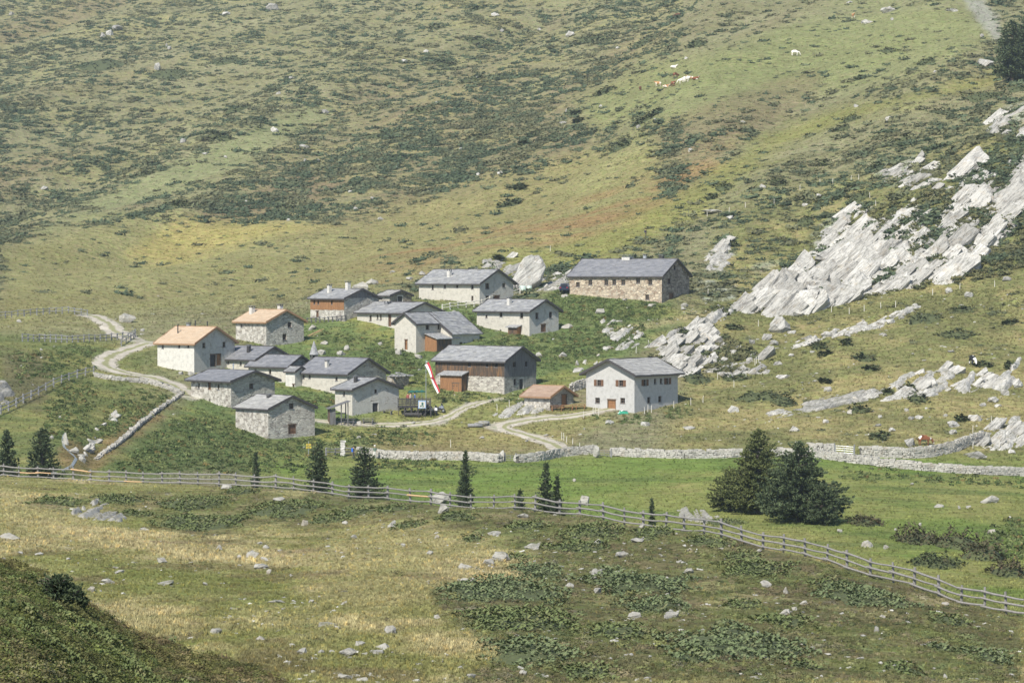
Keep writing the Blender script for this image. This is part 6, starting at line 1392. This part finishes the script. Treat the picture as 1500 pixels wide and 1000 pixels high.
def leafball_mesh(seed, n=40, leaf=.22, flat=.7, mat=None, jag=.25, core=True):
    """A low shrub: a dark inner core with many leaf-sized faces round it."""
    r = random.Random(seed); V, Fc = [], []
    if core:
        bm = bmesh.new(); bmesh.ops.create_icosphere(bm, subdivisions=1, radius=.72)
        for v in bm.verts: v.co *= 1 + .3 * mnoise.noise(v.co * 1.7 + Vector((seed, 0, 0))); v.co.z *= flat
        V = [tuple(v.co) for v in bm.verts]; Fc = [tuple(v.index for v in f.verts) for f in bm.faces]; bm.free()
    for k in range(n):
        z = r.uniform(-.25, 1); q = math.sqrt(max(0, 1 - z * z)); a = r.uniform(0, 6.283); nr = Vector((q * math.cos(a), q * math.sin(a), z)); s = 1 + r.uniform(-jag, jag * .6)
        c = Vector((nr.x, nr.y, nr.z * flat)) * s; t = nr.orthogonal().normalized(); t.rotate(Matrix.Rotation(r.uniform(0, 6.28), 3, nr)); b = nr.cross(t)
        up = (nr * r.uniform(.2, .9) + t * .8).normalized() * leaf * r.uniform(.7, 1.5); sd_ = b * leaf * r.uniform(.35, .6); i = len(V)
        V += [tuple(c - sd_ * .5 - up * .4), tuple(c + sd_ * .5 - up * .4), tuple(c + sd_ + up * .3), tuple(c + up), tuple(c - sd_ + up * .3)]; Fc.append((i, i + 1, i + 2, i + 3, i + 4))
    me = bpy.data.meshes.new('low_shrub'); me.from_pydata(V, [], Fc); me.materials.append(mat or MT_SHRUB); return me
SRC['tuft'] = source_collection('grass_tuft', [tuft_mesh(k) for k in range(5)])
SRC['shrub'] = source_collection('low_shrub', [leafball_mesh(k, 26, .34, .55) for k in range(5)])
SRC['heath'] = source_collection('heather', [leafball_mesh(20 + k, 84, .17, .6, jag=.4) for k in range(5)])
SRC['weed'] = source_collection('broad_leaved_weed', [leafball_mesh(40 + k, 22, .5, .75, jag=.35, core=False) for k in range(4)])
def rand_rot(n, tilt=.15): return np.stack([rng.uniform(-tilt, tilt, n), rng.uniform(-tilt, tilt, n), rng.uniform(0, 6.283, n)], 1)
def foot_clear(P, r=.6):                       # keep plants off the tracks and out of the houses
    ok = road_dist(P[:, 0], P[:, 1]) > .3 - 1.0 * rng.uniform(0, 1, len(P)) ** 2
    for h in HOUSE.values():
        t = h['th']; dx, dy = P[:, 0] - h['P'].x, P[:, 1] - h['P'].y
        lx = dx * math.sin(t) + dy * math.cos(t); ly = -dx * math.cos(t) + dy * math.sin(t)
        ok &= ~((lx > -.25) & (lx < h['Lr'] + .3) & (ly > -.25) & (ly < h['Ll'] + .3))
    return ok
def sample(n, x0, x1, y0, y1, dmin):
    px = rng.uniform(x0, x1, n); py = rng.uniform(y0, y1, n); return px, py, hit(px, py, dmin)
def grid_paint(px, py, P): return np.clip(paint(px, py, P[:, 0], P[:, 1]), .01, .8)
# 1. grass on the near slope
px, py, P = sample(114000, -230, 1730, 685, 1010, 42)
k = (P[:, 1] < fence_d(px) + 3) & (P[:, 1] > 88); px, py, P = px[k], py[k], P[k]
hz = np.maximum(region(px, py, HEATH[0], 15, wob=22, X=P[:, 0], Y=P[:, 1], sc=7), .75 * region(px, py, HEATH[1], 15, wob=25, X=P[:, 0], Y=P[:, 1], sc=6))
k = rng.uniform(0, 1, len(px)) > hz * .72; px, py, P, hz = px[k], py[k], P[k], hz[k]
c = grid_paint(px, py, P); dry = sstep(.12, .26, c[:, 0] - c[:, 2]); n = len(P)
hh = (.10 + .12 * dry + .05 * rng.uniform(0, 1, n)) * rng.uniform(.7, 1.35, n); ww = hh * rng.uniform(.7, 1.2, n) + .05
t = c * rng.uniform(.72, 1.30, n)[:, None] * np.where(rng.uniform(0, 1, n)[:, None] < .14, C(1.35, 1.2, 1.0), C(1, 1, 1))
scatter('grass', P, rand_rot(n), np.stack([ww, ww, hh], 1), t, SRC['tuft'], 5)
# 2. heather and bilberry among it, and on the near mound
a_, b_ = sample(40800, -230, 1730, 690, 1010, 42), sample(18000, -200, 380, 800, 1010, 42); k = b_[2][:, 1] < 88; px, py, P = (np.concatenate([u_, v_[k]]) for u_, v_ in zip(a_, b_)); k = (P[:, 1] < fence_d(px) + np.where(px > 980, 34, 6))
px, py, P = px[k], py[k], P[k]; near = P[:, 1] < 88
hz = np.maximum(region(px, py, HEATH[0], 15, wob=22, X=P[:, 0], Y=P[:, 1], sc=7), .7 * region(px, py, HEATH[1], 15, wob=25, X=P[:, 0], Y=P[:, 1], sc=6))
cl = fbm(P[:, 0] / 2.2, P[:, 1] / 3, 3, 301); k = near | (rng.uniform(0, 1, len(px)) < np.where(P[:, 1] > fence_d(px), .8, hz) * (.6 + .9 * cl)) | ((cl > .42) & (rng.uniform(0, 1, len(px)) < .25)); px, py, P, near = px[k], py[k], P[k], near[k]; n = len(P)
pal = np.array([G_HEATH, C(.105, .118, .042), C(.085, .108, .045), C(.145, .118, .07), C(.13, .138, .05), C(.17, .155, .11)]); pick = np.clip((fbm(P[:, 0] / 1.8, P[:, 1] / 2.2, 3, 302) * 4.2 + 2.5 + rng.normal(0, .7, n)).astype(int), 0, 5)
t = (pal[pick] * .7 + .3 * grid_paint(px, py, P)) * rng.uniform(.6, 1.4, n)[:, None]; t = np.where(near[:, None], t * C(1.0, 1.03, .9) * np.where(rng.uniform(0, 1, (n, 1)) < .25, 1.25, .95), t); t = np.where(near[:, None], t * .95, t); s_ = np.where(near, rng.uniform(.06, .15, n) * np.where(rng.uniform(0, 1, n) < .12, 1.9, 1), rng.uniform(.12, .26, n) * np.where(rng.uniform(0, 1, n) < .12, 1.7, 1))
scatter('heather', P, rand_rot(n, .2), np.stack([s_, s_, s_ * rng.uniform(.5, .95, n)], 1), t, SRC['heath'], 5)
# 3. meadow, village banks and right-hand pasture
px, py, P = sample(84000, -230, 1730, 425, 912, 158); k = (P[:, 1] > fence_d(px) + 3) & (P[:, 1] < 560) & foot_clear(P); px, py, P = px[k], py[k], P[k]
c = grid_paint(px, py, P); n = len(P); mead = P[:, 1] < 396
hh = np.where(mead, .19, .26) * rng.uniform(.6, 1.5, n); ww = hh * 1.5 * rng.uniform(.7, 1.3, n)
t = c * rng.uniform(.62, 1.35, n)[:, None]
scatter('pasture_grass', P, rand_rot(n), np.stack([ww, ww, hh], 1), t, SRC['tuft'], 5)
# 4. rank weeds (dock, nettle) on the village banks
WEEDS = [[(822,420),(900,432),(965,445),(985,466),(930,470),(830,470),(800,450)], [(560,505),(625,525),(625,562),(600,560),(540,540),(520,525)], [(705,500),(790,492),(860,475),(950,478),(930,500),(860,525),(800,540),(740,520)], [(465,480),(520,492),(578,492),(578,505),(520,505),(465,500)], [(640,470),(700,455),(705,490),(680,500),(660,490)],
         [(165,692),(240,625),(300,605),(345,625),(395,650),(470,640),(500,665),(440,690)], [(345,645),(455,640),(480,640),(460,665),(380,670)], [(500,630),(590,628),(640,640),(560,655),(490,650)], [(435,582),(485,580),(490,596),(440,598)], [(640,565),(660,578),(735,585),(780,575),(780,582),(700,592),(640,586)], [(150,600),(190,575),(250,580),(200,630),(140,640)], [(10,520),(140,505),(130,540),(30,560)], [(560,672),(700,680),(690,690),(560,686)], [(1240,690),(1500,705),(1500,712),(1240,698)], [(1440,780),(1500,760),(1500,840),(1450,815)], [(860,610),(960,608),(1010,595),(1000,610),(900,620)], [(80,555),(140,560),(130,650),(60,640)]]
px, py, P = sample(52000, 0, 1500, 415, 845, 268); w_ = np.zeros(len(px))
for pp in WEEDS: w_ = np.maximum(w_, region(px, py, pp, 7, wob=9, X=P[:, 0], Y=P[:, 1], sc=5))
k = (rng.uniform(0, 1, len(px)) < w_ * .85) & (P[:, 1] > fence_d(px) + 6) & foot_clear(P); px, py, P = px[k], py[k], P[k]; n = len(P)
t = mix(C(.055, .085, .028), C(.14, .155, .06), rng.uniform(0, 1, n) ** 1.5) * rng.uniform(.7, 1.3, n)[:, None]; t = np.where((rng.uniform(0, 1, n) < .05)[:, None], C(.15, .12, .045), t); s_ = rng.uniform(.18, .46, n)
scatter('weeds', P, rand_rot(n, .25), np.stack([s_, s_, s_ * rng.uniform(.7, 1.2, n)], 1), t, SRC['weed'], 4)
# 5. dwarf shrubs on the big slope
px, py, P = sample(228000, -230, 1730, -25, 440, 520); k = P[:, 1] < 1490; px, py, P = px[k], py[k], P[k]
S = shrub_density(px, py, P[:, 0], P[:, 1]); cn = fbm(P[:, 0] / 6, P[:, 1] / 6, 3, 311) + .4 * fbm(P[:, 0] / 34, P[:, 1] / 30, 2, 312) + .35 * fbm(P[:, 0] / 20, P[:, 1] / 4, 2, 313)
k = rng.uniform(0, 1, len(px)) < np.clip(S * (.45 + .75 * cn), 0, 1) * .72; px, py, P, S, cn = px[k], py[k], P[k], S[k], cn[k]; n = len(P)
t = mix(C(.060, .082, .046), C(.118, .118, .062), sstep(-.4, .6, fbm(P[:, 0] / 14, P[:, 1] / 11, 3, 314) + rng.normal(0, .3, n))) * rng.uniform(.8, 1.3, n)[:, None]
big = rng.uniform(0, 1, n) ** 4; s_ = .42 + 1.2 * big + .35 * rng.uniform(0, 1, n) * np.clip(cn + .2, 0, 1)
scatter('dwarf_shrubs', P, rand_rot(n, .1) * np.array([1, 1, .15]), np.stack([s_ * rng.uniform(.95, 1.6, n), s_, s_ * rng.uniform(.6, .95, n)], 1), t, SRC['shrub'], 5); print('SHRUBS', n)
# 5b. rough grass tussocks on the slope
px, py, P = sample(72000, -230, 1730, -25, 470, 470); c = grid_paint(px, py, P); n = len(P); hh = rng.uniform(.14, .34, n); k = foot_clear(P)
scatter('slope_grass', P[k], rand_rot(n)[k], np.stack([hh * 2.2, hh * 2.2, hh], 1)[k], (c * rng.uniform(.82, 1.18, n)[:, None])[k], SRC['tuft'], 5)
# 5c. small shrubs and tussocks on the right-hand bank
px, py, P = sample(9000, 985, 1560, 200, 660, 396); d_ = P[:, 1]; cn = fbm(P[:, 0] / 5, P[:, 1] / 5, 3, 331) + .4 * fbm(P[:, 0] / 20, P[:, 1] / 16, 2, 332)
k = (rng.uniform(0, 1, len(px)) < np.clip(.1 + 1.3 * cn, 0, .9) * np.where(py < 470, .8, .16)); px, py, P = px[k], py[k], P[k]; n = len(P); s_ = rng.uniform(.3, .75, n)
scatter('bank_shrubs', P, rand_rot(n, .2), np.stack([s_ * 1.4, s_, s_ * .6], 1), mix(C(.07, .085, .045), C(.13, .13, .065), rng.uniform(0, 1, n)), SRC['shrub'], 5)
# 5d. dark shrubs in the clefts of the cliff
for nm, pl, nn in (('cliff_shrubs', [(1100,450),(1180,385),(1250,330),(1330,280),(1500,225),(1500,400),(1300,430),(1150,462)], 3600), ('crag_shrubs', [(950,520),(1000,480),(1040,482),(1130,528),(1120,545),(970,552)], 700)):
    x0, y0 = np.min(pl, 0); x1, y1 = np.max(pl, 0); px, py, P = sample(nn, x0, x1, y0, y1, 410); k = (poly_sd(px, py, pl) > 0) & (fbm(P[:, 0] / 5, P[:, 1] / 5, 3, 361) > -.05); px, py, P = px[k], py[k], P[k]; n = len(P); s_ = rng.uniform(.35, .9, n)
    P[:, 2] += rng.uniform(0, .5, n); scatter(nm, P, rand_rot(n, .3), np.stack([s_ * 1.3, s_, s_ * .8], 1), mix(C(.06, .075, .035), C(.15, .14, .065), rng.uniform(0, 1, n)), SRC['shrub'], 5)
# 6. little stones strewn in the turf
px, py, P = sample(6240, -230, 1730, 300, 1005, 90); cn = fbm(P[:, 0] / 6, P[:, 1] / 7, 3, 341); k = (cn > .0) & ~((P[:, 1] > fence_d(px)) & (P[:, 1] < 400)) & foot_clear(P) & (py > 430 - .0 * px); k &= (px > 950) | (P[:, 1] < 265) | (rng.uniform(0, 1, len(px)) < .25); px, py, P = px[k], py[k], P[k]; n = len(P)
st = [hull_rock(900 + i, .5, .4, .3, 0, .05, 12) for i in range(4)]
MT_STONE = mat_tint('strewn_stone', .9, amp=.4)
for me in st: me.materials.append(MT_STONE)
s_ = np.where(P[:, 1] < 265, rng.uniform(.11, .46, n), rng.uniform(.2, .8, n))
scatter('strewn_stones', P, rand_rot(n, .3), np.stack([s_ * 1.3, s_, s_ * .8], 1), mix(C(.24, .23, .20), C(.42, .41, .37), rng.uniform(0, 1, n)), source_collection('strewn_stone', st), 4)

# ------------------------------------------------------------------ juniper mats and bushes, each a thing of its own
M['juniper'] = mat_leaf('juniper_sprays', (.075, .102, .038), (.160, .185, .072), 1.6, (.18, .15, .08))
M['juniper_blue'] = mat_leaf('blue_green_juniper', (.078, .108, .050), (.165, .195, .092), 1.6, (.16, .15, .075))
M['bush'] = mat_leaf('bush_leaves', (.040, .055, .024), (.085, .10, .042), 2.5, (.10, .065, .04))
M['bush_brown'] = mat_leaf('brown_green_bush_leaves', (.055, .05, .028), (.10, .095, .045), 2.5, (.13, .075, .05))
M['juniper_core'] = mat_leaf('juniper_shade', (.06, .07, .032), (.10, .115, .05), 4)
M['twig'] = mat_flat('dark_twigs', (.06, .05, .04), .9)
juniper_items = []
def mat_bush(x, y, w, h, dm=90, mat='juniper', label=None, height=None, base='low dark juniper mat', name='juniper_shrub', cat='shrub', spray=.16, dens=3.2, group='juniper mats and low bushes', up=1.0):
    P0 = hit1(x, y, dm); s = F / P0.y; a = w / 2 / s
    top, bot = hit1(x, y - h * .5, dm), hit1(x, y + h * .5, dm); b = max(.5, min(abs(top.y - bot.y) / 2, a * 1.9)); r = random.Random(int(x * 31 + y))
    hmax = height or min(.85, .30 + .12 * a); V, Fc = [], []; n = int(min(2800, max(90, math.pi * a * b * dens * 3.0 / (spray / .26) ** 2)))
    seed = int(x) % 97
    for i in range(n):
        for _ in range(20):
            u, v = r.uniform(-1.15, 1.15), r.uniform(-1.15, 1.15); e = math.hypot(u, v) + .42 * float(vnoise(np.array(u * 2.1 + seed), np.array(v * 2.1), 350)) + .22 * float(vnoise(np.array(u * 6.1 + seed), np.array(v * 6.1), 352))
            if e < 1: break
        gx, gy = P0.x + u * a, P0.y + v * b; hgt = hmax * (1 - max(0, e) ** 2.2) * (.75 + .35 * float(vnoise(np.array(gx * 1.3), np.array(gy * 1.3), 351)))
        c = Vector((gx - P0.x, gy - P0.y, float(zat(gx, gy)) - P0.z + max(.02, hgt * r.uniform(.55, 1.05))))
        az = r.uniform(0, 6.283); dr = Vector((math.cos(az), math.sin(az), r.uniform(.05, up))).normalized(); sd_ = dr.cross(Vector((0, 0, 1))).normalized(); L = spray * r.uniform(.7, 1.6); q = len(V)
        for k in (-1, 0, 1):
            d2 = (dr + sd_ * .55 * k).normalized() * L * (1 if k == 0 else .75); wv = Vector((-d2.y, d2.x, 0)).normalized() * L * .17 + Vector((0, 0, .03)); j = len(V)
            V += [tuple(c - d2 * .2), tuple(c + d2 * .45 + wv), tuple(c + d2), tuple(c + d2 * .45 - wv)]; Fc.append((j, j + 1, j + 2, j + 3))
    root = thing(name, label, cat, P0, 0, None if label else group)
    mesh_obj('foliage', V, Fc, M[mat], root)
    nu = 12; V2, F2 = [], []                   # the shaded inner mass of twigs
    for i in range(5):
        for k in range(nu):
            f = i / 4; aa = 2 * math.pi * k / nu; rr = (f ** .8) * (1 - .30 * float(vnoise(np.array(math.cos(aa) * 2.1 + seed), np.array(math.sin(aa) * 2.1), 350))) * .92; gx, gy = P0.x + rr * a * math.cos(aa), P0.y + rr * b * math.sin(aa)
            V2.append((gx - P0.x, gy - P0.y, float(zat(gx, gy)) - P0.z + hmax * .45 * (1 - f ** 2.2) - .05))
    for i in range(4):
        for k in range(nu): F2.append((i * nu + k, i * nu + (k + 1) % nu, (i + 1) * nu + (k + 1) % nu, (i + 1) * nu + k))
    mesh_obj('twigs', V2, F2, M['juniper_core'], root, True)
    if not label: juniper_items.append((root, x, ('broad ' if w > 85 else 'small ' if w < 48 else '') + base, place_phrase(x, y, P0.y)))
    return root
for x, y, w, h, m in [(88,737,80,14,0),(172,733,80,14,0),(202,754,52,13,0),(280,737,105,18,0),(292,766,135,28,0),(415,749,112,32,0),(480,762,62,40,0),(420,717,70,10,0),(352,720,52,10,0),(519,751,64,36,0),(576,746,60,14,0),(671,758,64,20,0),(773,772,66,20,0),(804,750,78,14,0),(872,778,104,20,0),(842,803,90,16,0),(762,818,48,22,0),(789,838,88,20,1),
                       (728,868,190,32,1),(766,910,200,56,0),(781,955,155,42,1),(937,855,170,42,1),(960,888,120,28,1),(910,925,100,28,0),(1107,835,125,24,0),(1090,815,56,12,0),(1040,795,66,16,0),(1267,878,150,42,1),(1217,856,66,14,0),(1083,945,215,80,1),(1150,912,95,30,0),(1447,963,84,40,1),(1393,910,70,24,0),(1377,950,46,18,1),(1087,886,66,18,0),(960,780,70,20,0),(690,790,40,10,0),(600,770,50,14,0),(1010,965,70,30,1),(860,985,90,22,0),(1330,985,70,24,0),(1180,975,60,20,0),(1060,765,60,12,0)]:
    mat_bush(x, y, w, h, 96, 'juniper_blue' if m else 'juniper')
for x, y, w, h in [(60,932,110,40),(150,945,130,44),(200,985,120,40),(35,900,60,24),(120,985,110,36)]:
    mat_bush(x, y, w, h, 42, 'juniper', spray=.065, height=.26, base='low blue green juniper')
for x, y, w, h in [(88,869,42,26),(108,872,26,24)]: pass
for x, y, w, h in [(245,945,34,12),(1020,955,30,10),(270,747,30,8)]: mat_bush(x, y, w, h, 92, 'juniper')
# bushes on the right-hand slopes and beside the village
for x, y, w, h, l in [(1019,555,44,24,'rounded dark green bush right beside the grey shuttered house'),(1146,590,38,16,'dark rounded juniper bush at the left end of the grey rock band'),(1257,602,32,16,'dark bush among stones right of the grey rock band'),(1345,585,30,14,'dark bush under the middle grey bedrock slabs'),(1332,573,22,12,'small dark bush in front of the middle grey bedrock slabs'),(1180,324,30,16,'round dark bush beside the mossy pale crag'),(1074,360,16,22,'upright dark bush right of the slanting rock face'),(1478,538,14,9,'small dark bush on the pale rock knob at the right edge')]:
    mat_bush(x, y, w, h, 400, 'bush', l, 12 / (F / 430), spray=.5, dens=3.2, up=.9)
for x, y, w, h in [(1114,580,86,15),(1075,555,42,12),(1265,526,38,10),(1276,541,26,7),(1355,468,52,16),(1400,490,52,9),(1410,455,32,8),(1478,473,20,6),(1200,508,28,11),(1240,502,18,8),(1288,641,28,10),(1060,455,40,11),(1075,480,26,9),(1000,487,18,10),(1110,442,30,10),(1220,430,40,12),(1300,410,40,14),(1275,385,30,12),(1180,405,34,12),(1410,350,60,20),(1470,340,50,18),(1450,300,40,16),(1335,405,30,10),(1120,430,24,8),(1208,559,16,5),(1209,519,20,5),(1300,575,16,6),(1440,535,30,6),(1408,615,18,5),(1060,275,26,10),(1042,291,18,6),(1140,270,30,9),(1205,292,22,9),(1260,288,40,14),(1205,240,26,10),(1230,190,30,8),(1320,205,50,8),(1380,165,40,8),(1245,175,30,8),(1300,75,30,8),(1358,90,30,10),(1440,140,60,14),(1490,130,40,12),(1280,245,26,9),(1375,215,30,9),(1455,230,40,12)]:
    mat_bush(x, y, w, h, 400, 'bush', None, .75, 'dark low bush', spray=.55, dens=2.6, up=.8)
for x, y, w, h in [(908,215,42,14),(940,180,30,14),(780,198,26,8),(765,212,14,10),(843,168,16,9),(846,178,14,8),(615,160,50,10),(690,116,40,14),(700,60,50,14),(868,60,60,12),(700,13,24,8),(874,14,22,8),(250,110,60,20),(150,95,80,18),(330,90,50,14),(350,160,40,12),(320,200,46,12),(210,255,30,9),(260,300,40,10),(420,305,40,10),(640,40,30,12),(560,200,60,12),(950,60,50,10),(700,200,40,10),(960,165,30,12),(885,135,30,9),(1020,65,30,10),(650,95,40,9),(730,380,12,9),(745,300,36,24),(760,275,20,12)]:
    mat_bush(x, y, w, h, 540, 'bush', None, .9, 'dark patch of dwarf shrubs', spray=.9, dens=1.2, up=.7)
for x, y, w, h, l in [(1268,768,52,18,'reddish brown bush on the meadow edge right of the dark pines'),(1345,792,66,24,'brown leaved bush beyond the fence, leftmost of the right hand group'),(1400,800,60,34,'tallest brown green bush beyond the fence near the right edge'),(1440,818,60,34,'dark brown green bush beyond the fence near the right edge'),(1480,843,60,26,'low brown bush beyond the fence at the right edge'),(1370,828,70,20,'green low bush beyond the fence under the tallest brown bush')]:
    mat_bush(x, y, w, h, 175, 'bush_brown' if 'green low' not in l else 'bush', l, h / (F / 205) * 1.35, spray=.30, dens=7, up=1.6)
label_all(juniper_items)
# ------------------------------------------------------------------ conifers
def needles(name, c1, c2): return mat_leaf(name, c1, c2, 2.6, spec=.2)
M['pine_dark'] = needles('dark_pine_needles', (.035, .058, .028), (.115, .145, .070)); M['pine_light'] = needles('yellowish_pine_needles', (.055, .075, .024), (.17, .185, .065)); M['pine_blue'] = needles('bluish_pine_needles', (.040, .062, .029), (.125, .155, .075))
def conifer(x, ybase, ytop, wpx, label, mat, dm, shape=1.0, blob=.34, dens=1.0, d=None, name='pine_tree', lobes=0, bare=.05, layered=.6):
    P = hit1(x, ybase, dm) if d is None else None
    if P is None:
        q, sl = ray(x, ybase); P = Vector((q * d, d, float(zat(q * d, d))))
    s = F / P.y; Ht = (float(proj(*P)[1]) - ytop) / s; Rm = wpx / 2 / s * 1.22; r = random.Random(int(x * 7 + ytop)); root = thing(name, label, 'pine tree', P)
    MB().tube([(0, 0, -.6), (.03, 0, Ht * .3), (.0, .03, Ht * .65), (.02, 0, Ht * .97)], [Ht * .028 + .03, Ht * .022, Ht * .012, .015], 8).build('trunk', M['bark'], root)
    V, Fc = [], []; lv = MB(); nl = int(Ht * 4.0 * dens) + 9
    prof = lambda f: (min(1, (f + .14) / .30) ** .6) * (1 - f) ** (.62 / shape) * 1.2    # radius by height
    def clump(c, sz, out):
        for k in range(7):
            d_ = (out * .7 + Vector((r.gauss(0, .6), r.gauss(0, .6), r.gauss(.35, .45)))).normalized(); w_ = d_.orthogonal().normalized(); w_.rotate(Matrix.Rotation(r.uniform(0, 6.28), 3, d_)); L = sz * r.uniform(.7, 1.3); j = len(V)
            V.extend([tuple(c - d_ * L * .35), tuple(c + d_ * L * .1 + w_ * L * .24), tuple(c + d_ * L * .75), tuple(c + d_ * L * .1 - w_ * L * .24)]); Fc.append((j, j + 1, j + 2, j + 3))
    for i in range(nl):
        f = bare + (1 - bare) * (i + r.uniform(-.3, .3)) / nl; f = min(max(f, bare), .985); z = f * Ht; rad = Rm * prof(f); nb = max(5, int((7 + 9 * (1 - f)) * dens))
        for k in range(nb):
            a = r.uniform(0, 6.283); L = rad * r.uniform(.70, 1.10) * (1 + .16 * math.sin(a * 3 + x + f * 5)); rise = L * r.uniform(.05, .45) * (.4 + f)
            p0 = Vector((0, 0, z)); p1 = Vector((math.cos(a) * L, math.sin(a) * L, z + rise))
            if k % 3 == 0 and L > .3: lv.tube([p0, p0.lerp(p1, .6), p1], [.025 + .012 * L, .018, .008], 4)
            m_ = max(2, int(L / (blob * .52)))
            for q in range(m_):
                t_ = (q + r.uniform(.3, 1)) / m_
                if t_ < .22 and L > 1: continue
                c = p0.lerp(p1, t_) + Vector((r.gauss(0, .10), r.gauss(0, .10), r.gauss(0, .10))) * blob * 2; clump(c, blob * r.uniform(.75, 1.25) * (.7 + .3 * (1 - f)), Vector((math.cos(a), math.sin(a), .25)))
    for k in range(4): clump(Vector((0, 0, Ht * (.93 + .025 * k))), blob * .6, Vector((0, 0, 1)))
    lv.build('limbs', M['bark'], root); mesh_obj('crown', V, Fc, M[mat], root)
conifer(1110, 752, 628, 78, 'tall yellowish green pine, the highest of the group behind the fence', 'pine_light', 190, .92, .40, .95)
conifer(1170, 764, 647, 106, 'broad dark blue green pine at the right of the group behind the fence', 'pine_blue', 190, .82, .40, 1.0)
conifer(1070, 748, 688, 50, 'small yellowish pine at the left foot of the tall pine', 'pine_light', 190, 1.3, .32)
conifer(1205, 768, 710, 44, 'low dark pine at the right foot of the broad dark pine', 'pine_blue', 190, 1.4, .32)
conifer(10, 705, 630, 34, 'dark pine at the left edge behind the fence', 'pine_dark', 270, 1.1, .34, d=292)
conifer(62, 705, 626, 46, 'dark pine behind the left part of the fence, before the stream', 'pine_dark', 270, 1.2, .34, d=292)
conifer(375, 712, 660, 17, 'slim little pine behind the fence below the lowest stone house', 'pine_dark', 262, 1.0, .26, d=285)
conifer(466, 718, 649, 36, 'dark pine behind the fence right of the yellow trail signs', 'pine_dark', 262, 1.15, .3, d=285)
conifer(534, 722, 655, 46, 'bushy dark pine behind the fence near the stone pillar', 'pine_dark', 258, 1.3, .3, d=282)
conifer(682, 742, 660, 25, 'slender dark pine behind the fence at centre, below the barn', 'pine_dark', 245, 1.0, .28, d=268)
conifer(799, 748, 676, 28, 'dark pine behind the fence, left of a smaller twin', 'pine_dark', 232, 1.0, .28, d=256)
conifer(816, 748, 695, 18, 'smaller slim pine leaning on the dark twin pine behind the fence', 'pine_dark', 232, 1.0, .26, d=257)
conifer(762, 745, 716, 20, 'stubby young pine behind the fence left of the twin pines', 'pine_dark', 232, 1.1, .24, d=250)
conifer(955, 757, 729, 12, 'tiny young pine behind the fence left of the dark pine group', 'pine_dark', 215, 1.0, .2, d=228)
conifer(1482, 118, 32, 44, 'big dark conifer at the upper right edge, in front', 'pine_blue', 560, 1.3, .8, .62)
conifer(1503, 112, 26, 52, 'big dark conifer cut by the upper right edge, behind', 'pine_dark', 560, 1.4, .8, .62)
conifer(84, 884, 843, 42, 'bushy young pine on the crest of the near mound', 'pine_dark', 42, 1.8, .10, 1.7, bare=0)
conifer(108, 889, 856, 30, 'lower bushy pine on the mound, right of the marker board', 'pine_dark', 42, 1.8, .10, 1.7, bare=0)

# ------------------------------------------------------------------ haze: one closed box of thin air round everything
hz = MB().box(float(XX.min()) - 8, float(XX.max()) + 8, -30, 1512, float(Zg.min()) - 3.5, float(Zg.max()) + 6).build('haze', None)
hm = bpy.data.materials.new('thin_haze'); hm.use_nodes = True; ht = hm.node_tree; ht.nodes.clear(); ho = ht.nodes.new('ShaderNodeOutputMaterial'); hv = ht.nodes.new('ShaderNodeVolumePrincipled')
hv.inputs['Color'].default_value = (.74, .87, 1, 1); hv.inputs['Density'].default_value = .00008; hv.inputs['Anisotropy'].default_value = .0
ht.links.new(hv.outputs[0], ho.inputs['Volume']); hz.data.materials.append(hm); hz['kind'] = 'stuff'
